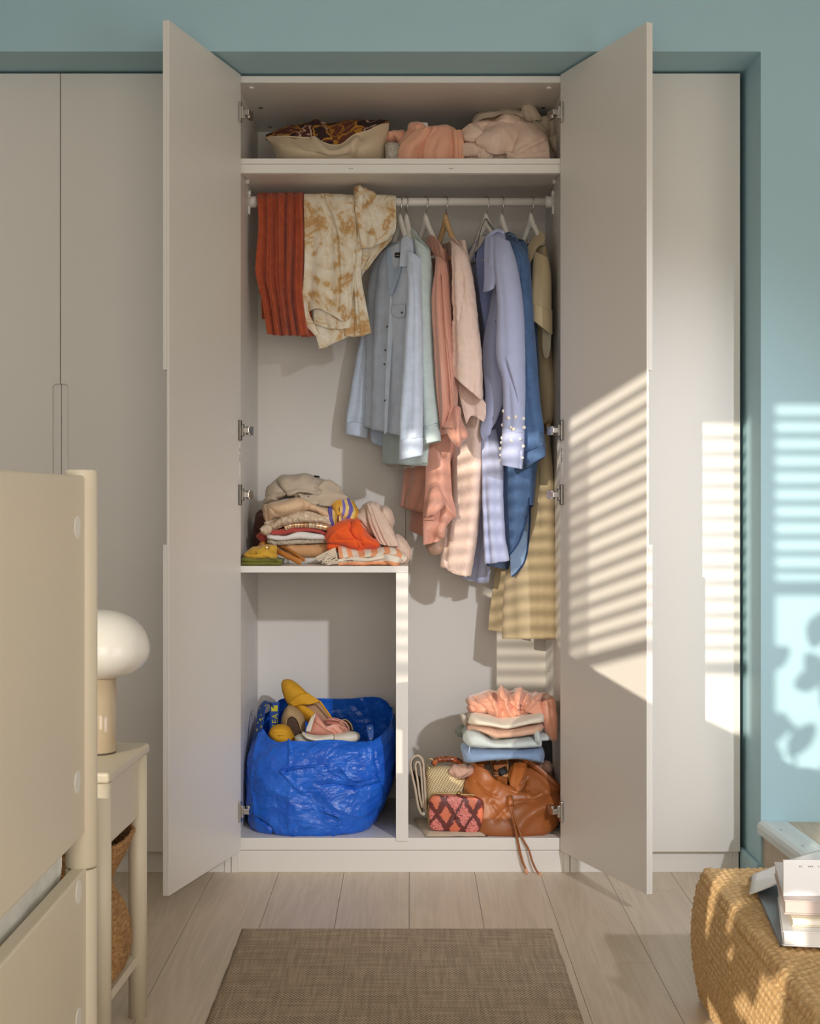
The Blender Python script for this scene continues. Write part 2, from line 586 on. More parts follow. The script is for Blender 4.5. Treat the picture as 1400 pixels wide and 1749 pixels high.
def carcass(w, x0, x1, detail=False):
    t = 0.018
    box('side_panel', x0, x0 + t, 0, 0.58, 0, WH, M_WHITE, w, 0.0008)
    box('side_panel', x1 - t, x1, 0, 0.58, 0, WH, M_WHITE, w, 0.0008)
    box('top_panel', x0 + t, x1 - t, 0.001, 0.58, WH - 0.02, WH, M_WHITE, w, 0.0008)
    box('bottom_panel', x0 + t, x1 - t, 0.001, 0.575, 0.066, 0.102, M_WHITE, w, 0.0008)
    box('plinth', x0 + t, x1 - t, 0.004, 0.02, 0.0, 0.064, M_WHITE, w, 0.0008)

ward_l = thing('wardrobe', 'closed white wardrobe with two flat doors at the far left', 'wardrobe', (-1.028, 0, 0))
carcass(ward_l, -1.528, -0.530)
put_door(ward_l, -1.5265, -0.003, 1, 0, True)
put_door(ward_l, -0.5305, -0.003, -1, 0, False)
ward_l2 = thing('wardrobe', 'closed white narrow wardrobe with a single flat door beside the teal niche wall', 'wardrobe', (0.72, 0, 0))
carcass(ward_l2, 0.474, 0.972)
put_door(ward_l2, 0.9715, -0.003, -1, 0, False)

WX0, WX1 = -0.528, 0.472
wd = thing('wardrobe', 'open white double wardrobe full of hanging clothes and folded piles', 'wardrobe', (-0.028, 0, 0))
carcass(wd, WX0, WX1)
IX0, IX1 = WX0 + 0.018, WX1 - 0.018
box('back_panel', IX0, -0.015, 0.566, 0.573, 0.1, WH - 0.02, M_BACK, wd)
box('back_panel', -0.0135, IX1, 0.566, 0.573, 0.1, WH - 0.02, M_BACK, wd)
TOPZ = at(0, 270, 0)[2]
box('shelf', IX0 + .001, IX1 - .001, 0.004, 0.566, TOPZ - 0.016, TOPZ, M_WHITE, wd, 0.001)
fr = box('shelf_rail', IX0 + .001, IX1 - .001, 0.006, 0.03, TOPZ - 0.043, TOPZ - 0.0165, M_WHITE, wd, 0.001)
for px in (597, 601, 768, 772):
    p = at(px, 288, 0.006)
    cyl('screw_hole', (p.x, 0.0052, p.z), (p.x, 0.0065, p.z), 0.0016, M_BLACK, fr, n=10)
MIDZ = at(0, 967, 0)[2]
DVX0, DVX1 = -0.0416, -0.005
box('shelf', IX0 + .001, DVX1, 0.001, 0.566, MIDZ - 0.019, MIDZ, M_WHITE, wd, 0.001)
box('divider', DVX0, DVX1, -0.004, 0.564, 0.093, MIDZ - 0.0192, M_WHITE, wd, 0.001)
# shelf pins, drilled holes in the sides, ceiling cover caps
hb = bmesh.new()
for xx, sg in ((IX0, 1), (IX1, -1)):
    for yy in (0.20, 0.44):
        for z in np.arange(0.22, 2.25, 0.032):
            bm_cyl(hb, (xx - sg * 0.001, yy, z), (xx + sg * 0.0006, yy, z), 0.0017, n=8)
o = from_bm('drilled_holes', hb, M_HOLE, wd); o['kind'] = 'stuff'
for px, py in ((428, 143), (938, 143)):
    p = at(px, py, 0.03)
    cyl('cover_cap', (p.x, 0.045, WH - 0.0205), (p.x, 0.045, WH - 0.026), 0.008, M_PLASTIC, wd, n=16)
for px in (447, 926):
    cyl('cover_cap', (at(px, 0, .3).x, 0.27, WH - 0.0205), (at(px, 0, .3).x, 0.27, WH - 0.0215), 0.007, M_DARKMETAL, wd, n=16)
for px in (461, 912):
    cyl('cover_cap', (at(px, 0, .5).x, 0.5, WH - 0.0205), (at(px, 0, .5).x, 0.5, WH - 0.0215), 0.007, M_DARKMETAL, wd, n=16)
for xx, sg in ((IX0, 1), (IX1, -1)):
    for yy in (0.06, 0.2, 0.5):
        cyl('shelf_pin', (xx, yy, TOPZ - 0.024), (xx + sg * 0.012, yy, TOPZ - 0.024), 0.008, M_PLASTIC, wd, n=14)
    cyl('shelf_pin', (xx, 0.27, at(0, 321, .2)[2]), (xx + sg * .009, 0.27, at(0, 321, .2)[2]), 0.0075, M_PLASTIC, wd, n=14)
# clothes rail
RAIL_Y, RAIL_Z, RAIL_R = 0.29, at(0, 345, 0.29)[2], 0.0135
cyl('clothes_rail', (IX0 + .002, RAIL_Y, RAIL_Z), (IX1 - .002, RAIL_Y, RAIL_Z), RAIL_R, M_WHITE, wd, n=28)
for xx, sg in ((IX0, 1), (IX1, -1)):
    bm = bmesh.new()
    bm_cyl(bm, (xx, RAIL_Y, RAIL_Z), (xx + sg * .026, RAIL_Y, RAIL_Z), 0.0185, n=24)
    bm_box(bm, min(xx, xx + sg * .006), max(xx, xx + sg * .006), RAIL_Y - .012, RAIL_Y + .012, RAIL_Z - .04, RAIL_Z + .02)
    from_bm('rail_bracket', bm, M_PLASTIC, wd)
# floor slot of the right compartment
p = at(943, 1433, 0.04)
box('slot', p.x - .008, p.x + .006, 0.05, 0.056, 0.1018, 0.1026, M_BLACK, wd)

# the two open doors, with hinges and stickers
def hinge(door, z, inner, big):
    """inner = sign of the local y that points into the opening"""
    zz = z - DZ0
    bm = bmesh.new()
    s = inner
    def bx(x0, x1, y0, y1, z0, z1): bm_box(bm, x0, x1, min(s * y0, s * y1), max(s * y0, s * y1), zz + z0, zz + z1)
    bx(0.008, 0.022, 0, 0.008, -0.030, 0.030)
    bx(0.004, 0.016, 0.006, 0.014, -0.018, 0.018)
    h = from_bm('hinge', bm, M_DARKMETAL if not big else M_CHROME, None, bevel=0.002)
    link_child(h, door)
    bm = bmesh.new()
    bx(-0.012, 0.012, 0.010, 0.030, -0.008, 0.008)
    bx(-0.04, -0.008, 0.012, 0.024, -0.013, 0.013)
    a = from_bm('hinge_arm', bm, M_CHROME, None, bevel=0.0015)
    link_child(a, door)
def link_child(o, parent):
    o.parent = parent
    o.matrix_parent_inverse = Matrix()
def sticker(door, z0, z1, inner):
    bm = bmesh.new()
    a, b = sorted((inner * 0.0003, inner * 0.0006))
    bm_box(bm, 0.006, 0.016, a, b, z0 - DZ0, z1 - DZ0)
    link_child(from_bm('sticker', bm, M_STICKER), door)
    bm = bmesh.new()
    a, b = sorted((inner * 0.0006, inner * 0.0008))
    rr = random.Random(5)
    z = z1 - 0.016
    while z > z0 + 0.045:
        h = rr.choice((0.002, 0.003, 0.0045))
        bm_box(bm, 0.0085, 0.0135 - rr.random() * 0.002, a, b, z - h - DZ0, z - DZ0)
        z -= h + rr.choice((0.0015, 0.002, 0.007))
    link_child(from_bm('sticker_print', bm, M_BLACK), door)
HZ = [at(0, y, -0.02)[2] for y in (192, 735, 845, 1386)]
dl = put_door(wd, -0.499, -0.008, -0.131, -0.48, True)
dr = put_door(wd, 0.4435, -0.008, 0.178, -0.465, False)
for d, inn in ((dl, 1), (dr, -1)):
    for z, big in zip(HZ, (True, False, False, True)):
        hinge(d, z, inn, big)
    sticker(d, at(0, 815, 0)[2], at(0, 757, 0)[2], inn)

# ------------------------------------------------------------------ rug
def rug_mat():
    m = bpy.data.materials.new('flatwoven_rug')
    t = NT(m)
    uv = t.coord('UV')
    c1 = t.coord('UV', (7, 120, 1)); c2 = t.coord('UV', (120, 7, 1))
    n1 = t.n('ShaderNodeTexNoise', Scale=1.0, Detail=4.0, Vector=c1)
    n2 = t.n('ShaderNodeTexNoise', Scale=1.0, Detail=4.0, Vector=c2)
    ch = t.n('ShaderNodeTexChecker', Scale=1.0, Vector=t.coord('UV', (230, 150, 1)))
    s = t.math('ADD', t.math('MULTIPLY', n1.outputs[0], 0.55), t.math('MULTIPLY', n2.outputs[0], 0.45))
    s = t.math('ADD', s, t.math('MULTIPLY', t.math('SUBTRACT', ch.outputs['Fac'], 0.5), 0.30))
    t.link(t.ramp(s, [(0.3, rgb(126, 108, 90)), (0.5, rgb(172, 150, 126)), (0.72, rgb(200, 178, 152))]), t.b.inputs['Base Color'])
    t.b.inputs['Roughness'].default_value = 0.95
    wx = t.n('ShaderNodeTexNoise', Scale=700.0, Detail=2.0, Vector=uv)
    h = t.math('ADD', ch.outputs['Fac'], t.math('MULTIPLY', wx.outputs[0], 0.6))
    t.bump(h, 0.6, 0.002)
    return m
RX0, RX1, RY0, RY1 = -0.430, 0.366, -2.1, -0.556
ny, nx = 120, 60
yy = np.linspace(RY1, RY0, ny); xx = np.linspace(RX0, RX1, nx)
X, Y = np.meshgrid(xx, yy)
ed = np.minimum(np.minimum(X - RX0, RX1 - X), RY1 - Y)
edge = pn(Y * 14, 0.3) * 0.003
P = np.stack([X + np.where(X < RX0 + .01, edge, 0) + np.where(X > RX1 - .01, edge, 0), Y, 0.0055 + 0.0006 * pn(X * 9, Y * 9) - 0.0035 * np.exp(-ed / 0.003)], -1)
rug = grid_obj('rug', P, rug_mat(), uv=(xx, -yy), thick=0.005, offset=-1)
tag(rug, 'flat woven taupe brown rug lying on the oak floor before the wardrobe', 'rug')

# ------------------------------------------------------------------ bed (foot end seen edge on), mattress
bed = thing('bed', 'cream lacquered bed with a tall end panel and rounded post', 'bed', (-0.575, -1.73, 0))
PX0, PX1 = -0.585, -0.560
BPX = -0.5715
def post(y):
    bm = bmesh.new()
    bm_cyl(bm, (BPX, y, 0), (BPX, y, 0.464), 0.0272, n=32)
    bm_cyl(bm, (BPX, y, 0.466), (BPX, y, 1.1555), 0.0275, n=32)
    from_bm('post', bm, M_CREAM, bed, bevel=0.004, seg=3)
post(-1.73); post(-3.45)
box('end_panel', PX0, PX1, -3.425, -1.745, 0.527, 1.145, M_CREAM, bed, 0.005, seg=3)
box('lower_panel', PX0, PX1 + 0.002, -3.425, -1.745, 0.11, 0.468, M_CREAM, bed, 0.004, seg=3)
for z in (1.057, 0.628, 0.443, 0.228):
    cyl('bolt_cap', (PX1 + (0.002 if z < .5 else 0) - .001, -1.81, z), (PX1 + (0.002 if z < .5 else 0) + 0.0012, -1.81, z), 0.019, M_PLASTIC, bed, n=28)
box('side_rail', -2.5, -0.592, -1.77, -1.745, 0.2, 0.39, M_CREAM, bed, 0.004)
box('side_rail', -2.5, -0.592, -3.425, -3.40, 0.2, 0.39, M_CREAM, bed, 0.004)
M_SHEET = fabric('white_sheet', rgb(224, 224, 218), 0.9, crease=0.3, cscale=14)
yy = np.linspace(-3.4, -1.775, 60); tt = np.linspace(0, 1, 24)
prof = []
for t in tt:
    a = t * PI
    prof.append((math.sin(a) ** 0.35, -math.cos(a)))
P = np.zeros((60, 24, 3))
for i, y in enumerate(yy):
    for j, (a, b) in enumerate(prof):
        P[i, j] = (-0.617 + 0.022 * a + 0.004 * pn(y * 9, b * 2), y, 0.51 + 0.095 * b)
Pm = np.concatenate([np.stack([np.full(60, -2.4), yy, np.full(60, .415)], -1)[:, None], P, np.stack([np.full(60, -2.4), yy, np.full(60, .605)], -1)[:, None]], 1)
mt = grid_obj('mattress', Pm, M_SHEET, closed=True, caps=True)
tag(mt, 'white sheeted mattress seen through the gap of the cream bed end', 'mattress')

# ------------------------------------------------------------------ nightstand, basket, lamp
ns = thing('nightstand', 'cream round legged nightstand with open lower shelf behind the bed end', 'nightstand', (-0.78, -1.32, 0))
NX0, NX1, NY0, NY1 = -1.0, -0.560, -1.487, -1.147
box('top', NX0, NX1, NY0, NY1, 0.560, 0.581, M_CREAM, ns, 0.006, seg=3)
for lx in (NX0 + .022, NX1 - .021):
    for ly in (NY0 + .021, NY1 - .021):
        cyl('leg', (lx, ly, 0), (lx, ly, 0.5595), 0.0195, M_CREAM, ns, n=28)
box('side_apron', NX1 - .036, NX1 - .014, NY0 + .042, NY1 - .042, 0.432, 0.5595, M_CREAM, ns, 0.001)
box('side_apron', NX0 + .014, NX0 + .036, NY0 + .042, NY1 - .042, 0.432, 0.5595, M_CREAM, ns, 0.001)
box('drawer_front', NX0 + .045, NX1 - .045, NY0 + .004, NY0 + .02, 0.435, 0.5590, M_CREAM, ns, 0.001)
box('back_apron', NX0 + .045, NX1 - .045, NY1 - .02, NY1 - .004, 0.435, 0.5590, M_CREAM, ns, 0.001)
box('lower_shelf', NX0 + .02, NX1 - .018, NY0 + .02, NY1 - .02, 0.115, 0.134, M_CREAM, ns, 0.001)
def weave_mat(name, cols, rough=0.75, scale=1.0):
    m = bpy.data.materials.new(name)
    t = NT(m)
    n1 = t.n('ShaderNodeTexNoise', Scale=55.0 * scale, Detail=4.0, Vector=t.coord('UV', (1, 3, 1)))
    n2 = t.n('ShaderNodeTexNoise', Scale=260.0 * scale, Detail=3.0, Vector=t.coord('UV', (1, 4, 1)))
    f = t.math('ADD', t.math('MULTIPLY', n1.outputs[0], 0.6), t.math('MULTIPLY', n2.outputs[0], 0.4))
    t.link(t.ramp(f, [(0.32, cols[0]), (0.5, cols[1]), (0.68, cols[2])]), t.b.inputs['Base Color'])
    t.b.inputs['Roughness'].default_value = rough
    t.bump(n2.outputs[0], 0.35, 0.002)
    return m
M_SEAGRASS = weave_mat('seagrass', (rgb(120, 84, 48), rgb(168, 124, 78), rgb(205, 165, 112)))
M_RATTAN = weave_mat('rattan', (rgb(170, 128, 82), rgb(214, 176, 124), rgb(238, 208, 160)))
def woven_height(u, v, pu, pv):
    row = np.floor(v / pv)
    a = np.cos(PI * u / pu + PI * row)
    b = np.sqrt(np.clip(np.sin(PI * (v / pv - row)), 0, 1))
    return a * 0.5 * b + b * 0.6
# seagrass basket on the lower shelf: a soft tapering round-cornered tub
nu, nv = 420, 120
th = np.linspace(0, 2 * PI, nu, endpoint=False)
zz = np.linspace(0, 1, nv)
T, Z = np.meshgrid(th, zz)
ex = 0.45
cx_, cy_ = -0.783, -1.312
rx = 0.198 + 0.010 * np.sin(Z * 7.0) + 0.012 * (Z > .75) * (Z - .75) * 4
ry = 0.120 + 0.010 * np.sin(Z * 6.0 + 1)
rx = rx * (1 - 0.10 * np.exp(-((Z - 0.62) / .12) ** 2))
rnd = np.clip((Z / 0.06), 0, 1) ** 0.5
ux, uy = np.sign(np.cos(T)) * np.abs(np.cos(T)) ** ex, np.sign(np.sin(T)) * np.abs(np.sin(T)) ** ex
P = np.stack([cx_ + rx * ux * (0.92 + 0.08 * rnd), cy_ + ry * uy * (0.92 + 0.08 * rnd), 0.135 + Z * 0.285 + 0.006 * pn(T * 2, Z)], -1)
arc = T * 0.17
P = P + normals(P, True) * (-0.0045 * woven_height(arc, Z * 0.285, 0.011, 0.0085))[..., None]
bk = grid_obj('seagrass_basket', P, M_SEAGRASS, closed=True, uv=(np.linspace(0, 1.1, nu + 1), zz * .285), thick=0.006, offset=1)
tag(bk, 'brown woven seagrass basket standing on the lower shelf of the nightstand', 'basket')
box('basket_bottom', cx_ - .17, cx_ + .17, cy_ - .10, cy_ + .10, 0.136, 0.141, M_SEAGRASS, bk)

ns.rotation_euler = (0, 0, math.radians(-2.6))
_p = Vector((NX1 - .021, NY1 - .021, 0))
ns.location = _p + Matrix.Rotation(math.radians(-2.6), 3, 'Z') @ (Vector((-0.78, -1.32, 0)) - _p)
LX, LY = -0.641, -1.27
lampo = thing('table_lamp', 'table lamp with white opal glass dome and beige glossy stem on nightstand', 'lamp', (LX, LY, 0.581))
M_OPAL = mat('opal_glass', rgb(238, 236, 230), 0.22, spec=0.6)
M_OPAL.node_tree.nodes['Principled BSDF'].inputs['Subsurface Weight'].default_value = 0.25
M_STEM = mat('beige_glazed_stem', rgb(190, 172, 146), 0.12, spec=0.6, coat=0.5, var=0.04)
lathe('stem', [(0, 0.003), (.034, 0.003), (.0355, 0.006), (.0355, .16), (0, .16)], M_STEM, lampo, loc=(LX, LY, .581))
lathe('base_ring', [(0, 0), (.033, 0), (.034, .002), (.034, .004), (0, .004)], M_DARKMETAL, lampo, loc=(LX, LY, .581))
pr = []
for k in range(33):
    a = -PI / 2 + PI * k / 32
    rr = 0.103 * math.cos(a) ** 0.86 if 0 < k < 32 else 0
    z = 0.058 * math.sin(a) if a < 0 else 0.084 * math.sin(a)
    pr.append((rr, z))
lathe('shade', pr, M_OPAL, lampo, n=56, loc=(LX, LY, .581 + .155 + .056))

# ------------------------------------------------------------------ woven rattan chest, lower right
CX0, CX1, CY0, CY1, CH = 0.640, 1.03, -2.35, -1.045, 0.288
def rattan_chest():
    R = 0.028
    # cross-section around X: up the left face, over the top, down the right face
    path = []
    xl, xr = CX0, CX1
    for z in np.arange(0.004, CH - R, 0.0035): path.append((xl + 0.02 * math.sin(PI * z / CH) * -1.0, z))
    for a in np.linspace(PI, PI / 2, 12): path.append((xl + R + R * math.cos(a), CH - R + R * math.sin(a)))
    for x in np.arange(xl + R, xr - R, 0.0042): path.append((x, CH))
    for a in np.linspace(PI / 2, 0, 8): path.append((xr - R + R * math.cos(a), CH - R + R * math.sin(a)))
    for z in np.linspace(CH - R, 0.004, 12): path.append((xr, z))
    path = np.array(path)
    V = np.concatenate([[0], np.cumsum(np.linalg.norm(np.diff(path, axis=0), axis=1))])
    ys = np.arange(CY1, CY0, -0.0042)
    Yg, Vg = np.meshgrid(ys, V, indexing='ij')
    # back corner: round over
    dy = np.clip((ys - (CY1 - 0.035)) / 0.035, 0, 1)
    shrink = 1 - np.sqrt(1 - dy ** 2 * 0.999)
    cxm, czm = (xl + xr) / 2, 0.0
    Xg = path[None, :, 0] * np.ones_like(Yg)
    Zg = path[None, :, 1] * np.ones_like(Yg)
    Xg = Xg + (np.sign(cxm - Xg) * 0.03 * shrink[:, None]) * np.clip(np.abs(cxm - Xg) / 0.2, 0, 1)
    Zg = np.minimum(Zg, CH - 0.028 * shrink[:, None])
    Zg = Zg + 0.004 * pn(Xg * 5, Yg * 5) * (Zg > CH - R) 
    P = np.stack([Xg, Yg, Zg], -1)
    nn = normals(P)
    h = woven_height(Yg, Vg, 0.0105, 0.0135)
    # a plaited border along the long top edge
    d = np.abs(Vg - V[len(np.arange(0.004, CH - R, 0.0035)) + 6])
    h = h + 0.8 * np.exp(-(d / 0.014) ** 2) 
    P = P + nn * (0.0042 * h)[..., None] * (1 if nn[100, 150, 2] > 0 else -1)
    return P, ys, V
P, ys, V = rattan_chest()
chest = thing('rattan_chest', 'low woven rattan chest carrying books and papers at lower right', 'chest', (0.9, -1.6, 0))
cb = grid_obj('woven_body', P, M_RATTAN, chest, uv=(V, -ys))
# back face
bx_ = np.arange(CX0 + .03, CX1 - .03, 0.006); bz = np.arange(0.004, CH - .03, 0.006)
Xb, Zb = np.meshgrid(bx_, bz)
P = np.stack([Xb, CY1 - .002 + 0.004 * woven_height(Xb, Zb, .0105, .0135), Zb], -1)
grid_obj('back_weave', P, M_RATTAN, chest, uv=(bx_, bz))

# ------------------------------------------------------------------ books and papers on the chest
def bookish(name, label, cat, corners, z0, z1, cover, pages, parts=True):
    """corners: four floor-plan points going round, the first two on the spine side"""
    c = [Vector((p[0], p[1], 0)) for p in corners]
    ctr = sum(c, Vector()) / 4
    b = thing(name, label, cat, (ctr.x, ctr.y, z0))
    def slab(nm, sc, za, zb, m):
        bm = bmesh.new()
        lo = [bm.verts.new((ctr + (p - ctr) * sc).to_tuple()[:2] + (za,)) for p in c]
        hi = [bm.verts.new((ctr + (p - ctr) * sc).to_tuple()[:2] + (zb,)) for p in c]
        bm.faces.new(lo[::-1]); bm.faces.new(hi)
        for i in range(4): bm.faces.new((lo[i], lo[(i + 1) % 4], hi[(i + 1) % 4], hi[i]))
        bmesh.ops.recalc_face_normals(bm, faces=bm.faces)
        return from_bm(nm, bm, m, b, bevel=0.001)
    th = min(0.0025, (z1 - z0) * 0.2)
    slab('pages', 0.985, z0 + th, z1 - th, pages)
    slab('cover', 1.0, z1 - th, z1, cover)
    slab('back_cover', 1.0, z0, z0 + th, cover)
    return b
M_PAGE = mat('page_edges', rgb(238, 232, 222), 0.8, bump=0.3, bscale=40, stretch=(1, 1, 30))
M_COVW = mat('white_cover', rgb(238, 238, 240), 0.35)
M_COVG = mat('grey_cover', rgb(112, 112, 118), 0.3)
M_COVP = mat('pink_grey_cover', rgb(196, 182, 178), 0.4)
M_COVC = mat('cream_cover', rgb(224, 212, 188), 0.5)
BZ = CH + 0.004
bookish('magazine', 'large thin grey magazine under the pile of books on rattan chest', 'magazine', [(.728, -1.16), (.672, -1.62), (.98, -1.66), (1.02, -1.20)], BZ, BZ + .006, M_COVG, M_PAGE)
bookish('book', 'thick white book lowest of the book pile on rattan chest', 'book', [(.742, -1.33), (.672, -1.640), (.95, -1.68), (1.01, -1.37)], BZ + .0065, BZ + .034, M_COVW, M_COVW)
bookish('book', 'cream book in the middle of the pile on rattan chest', 'book', [(.745, -1.33), (.695, -1.615), (.98, -1.65), (1.03, -1.36)], BZ + .0345, BZ + .050, M_COVC, M_PAGE)
bookish('book', 'pinkish grey book topmost of the pile on rattan chest', 'book', [(.738, -1.32), (.686, -1.595), (.96, -1.63), (1.01, -1.355)], BZ + .0505, BZ + .077, M_COVP, M_COVP)
# glossy brochure lying open with a curling page
u = np.linspace(0, 1, 24); v = np.linspace(0, 1, 16)
P = np.zeros((16, 24, 3))
for i, vv in enumerate(v):
    for j, uu in enumerate(u):
        a = Vector((.735, -1.155)).lerp(Vector((.69, -1.31)), vv)
        P[i, j] = (a.x + 0.27 * uu, a.y - 0.02 * uu, BZ + 0.008 + 0.05 * math.sin(PI * min(uu * 1.5, 1) * .5) ** 1.2 + 0.012 * uu)
br = grid_obj('brochure', P, M_COVW, thick=0.002)
tag(br, 'white glossy brochure with curled page behind the books on rattan chest', 'brochure')
pk = thing('card_box', 'upright white paper card with tiny print standing on the book pile', 'card', (.76, -1.55, BZ + .08))
a0, a1 = at(1337, 1562, -1.57), at(1430, 1562, -1.57)
box('card', a0.x, a1.x, -1.572, -1.566, BZ + .0775, at(0, 1469, -1.57)[2], M_COVW, pk, 0.0008)
M_PRINT = mat('grey_print', rgb(150, 150, 158), 0.6)
bm = bmesh.new()
rr = random.Random(2)
for px in (1365, 1368, 1381, 1384, 1387, 1398, 1402):
    p = at(px, 1480, -1.5725)
    bm_box(bm, p.x - .0009, p.x + .0009, -1.5726, -1.572, p.z - .0012, p.z + .0012)
from_bm('print', bm, M_PRINT, pk)

# unseen sheer curtain added over the left panes to thin the sun
m = bpy.data.materials.new('sheer_voile'); t = NT(m)
tr = t.n('ShaderNodeBsdfTransparent'); tl = t.n('ShaderNodeBsdfTranslucent'); mx = t.n('ShaderNodeMixShader')
tr.inputs[0].default_value = (0.98, 0.98, 0.98, 1); tl.inputs[0].default_value = (0.9, 0.88, 0.84, 1)
mx.inputs[0].default_value = 0.50
t.link(tr.outputs[0], mx.inputs[1]); t.link(tl.outputs[0], mx.inputs[2])
t.link(mx.outputs[0], t.t.nodes['Material Output'].inputs[0])
u = np.linspace(0, 1, 120); v = np.linspace(0, 1, 12)
U, V = np.meshgrid(u, v)
P = np.stack([-3.1 + 1.06 * U + 0 * V, -5.08 + 0.012 * np.sin(U * 70) , 2.5 - 2.45 * V], -1)
tag(grid_obj('sun_thinning_curtain', P, m), 'unseen sheer white curtain set over the left rear panes to thin the sun', 'curtain')

# ------------------------------------------------------------------ venetian blind and added sheer curtain of the rear window (behind the camera)
M_SLAT = mat('white_slat', rgb(235, 232, 226), 0.5)
slat_me = {}
def blind(x0, x1, zt, zb, label):
    b = thing('venetian_blind', label, 'blind', ((x0 + x1) / 2, -5.16, zt), None)
    bm = bmesh.new()
    bm_box(bm, x0 + .004, x1 - .004, -0.0235, 0.0235, -0.0012, 0.0012, Matrix.Rotation(math.radians(5), 4, 'X'))
    me = bpy.data.meshes.new('slat'); bm.to_mesh(me); bm.free(); me.materials.append(M_SLAT)
    z = zt - .03
    while z > zb + .05:
        o = bpy.data.objects.new('slat', me); COL.objects.link(o); o.parent = b
        o.location = (-b.location.x, 0, z - zt)
        z -= 0.0475
    box('bottom_rail', x0 + .004, x1 - .004, -5.185, -5.135, zb - .0, zb + .03, M_SLAT, b)
    box('head_rail', x0 + .004, x1 - .004, -5.19, -5.13, zt - .02, zt + .02, M_SLAT, b)
blind(-2.235, -1.675, 2.647, 1.877, 'white venetian blind in the middle pane of the window behind the room')
blind(-1.60, -1.14, 2.647, 2.077, 'white venetian blind in the narrow right pane of the rear window')
blind(-2.78, -2.27, 2.647, 1.877, 'white venetian blind in the left pane of the rear window')

# unseen plant added before the narrow right pane to break up the low sun
plant = thing('dappling_plant', 'unseen leafy potted plant added before the rear window to dapple the sun', 'plant', (-1.33, -4.9, 0))
M_LEAF = mat('green_leaf', rgb(70, 112, 60), 0.4)
lathe('pot', [(0, 0), (.10, 0), (.13, .24), (.125, .24), (.10, .02), (0, .02)], M_CREAM, plant, loc=(-1.33, -4.9, 0))
rl = random.Random(11)
lb_ = bmesh.new()
for k in range(1):
    bm_cyl(lb_, (-1.33, -4.9, .02), (-1.36, -4.9, 1.55), .012, .006, n=8)
from_bm('stem', lb_, mat('plant_stem', rgb(90, 74, 50), .8), plant)
leaf_u = np.linspace(0, 1, 9); leaf_v = np.linspace(-1, 1, 5)
for k in range(26):
    zc = 1.42 + 0.46 * rl.random()
    xc = -1.50 + 0.28 * rl.random()
    L = 0.10 + .05 * rl.random(); an = rl.uniform(0, 6.28); tilt = rl.uniform(-.6, .6)
    P = np.zeros((9, 5, 3))
    for i, uu in enumerate(leaf_u):
        w = .032 * math.sin(PI * min(1, uu * 1.02 + .0)) ** .7
        for j, vv in enumerate(leaf_v):
            P[i, j] = (L * uu * math.cos(an) - w * vv * math.sin(an), .02 * math.sin(tilt + uu * 2) , L * uu * math.sin(an) + w * vv * math.cos(an))
    P += np.array([xc, -4.9 + rl.uniform(-.08, .08), zc])
    grid_obj('leaf', P, M_LEAF, plant)

def leaf_at(xc, zc, L, an, tilt, yo=0.0):
    P = np.zeros((9, 5, 3))
    for i, uu in enumerate(leaf_u):
        w = .036 * math.sin(PI * min(1, uu * 1.02)) ** .7
        for j, vv in enumerate(leaf_v):
            P[i, j] = (L * uu * math.cos(an) - w * vv * math.sin(an), .02 * math.sin(tilt + uu * 2), L * uu * math.sin(an) + w * vv * math.cos(an))
    P += np.array([xc, -4.9 + yo, zc])
    grid_obj('leaf', P, M_LEAF, plant)
for k in range(34):  # extra leaves placed to shade the side of the rattan chest
    leaf_at(-1.32 + .22 * rl.random(), .93 + .36 * rl.random(), .10 + .06 * rl.random(), rl.uniform(0, 6.28), rl.uniform(-.6, .6), rl.uniform(-.06, .06))
for k in range(16):  # extra leaves placed to shade the card on the books
    leaf_at(-1.10 + .24 * rl.random(), 1.24 + .26 * rl.random(), .11 + .05 * rl.random(), rl.uniform(0, 6.28), rl.uniform(-.6, .6), rl.uniform(-.06, .06))
# ------------------------------------------------------------------ soft goods: lofted tubes, draped patches, stuffed blobs, folded stacks
def _seg_dist(px, py, pts):
    best = np.full(px.shape, 1e9)
    pts = catmull(pts, (len(pts) - 1) * 6 + 1) if len(pts) > 2 else np.asarray(pts, float)
    for (ax, ay), (bx, by) in zip(pts[:-1], pts[1:]):
        dx, dy = bx - ax, by - ay
        L = dx * dx + dy * dy + 1e-9
        t = np.clip(((px - ax) * dx + (py - ay) * dy) / L, 0, 1)
        best = np.minimum(best, np.hypot(px - ax - t * dx, py - ay - t * dy))
    return best
def _lines(P, lines):
    """sum of creases (negative) and ridges (positive); lines are (points, width, metres) laid out in pixels at the cloth's own depth"""
    s = FOC / (P[..., 1] - CAM_Y)
    px, py = P[..., 0] * s + 700, 852 - (P[..., 2] - CAM_Z) * s
    h = np.zeros(px.shape)
    for pts, w, a in lines:
        d = _seg_dist(px, py, pts) / w
        h = h + 1.25 * a * (np.exp(-d ** 2) if a > 0 else np.exp(-d * 1.15))
    return h
_seed = [0]
def _nz():
    _seed[0] += 1
    return _seed[0] * 13.7

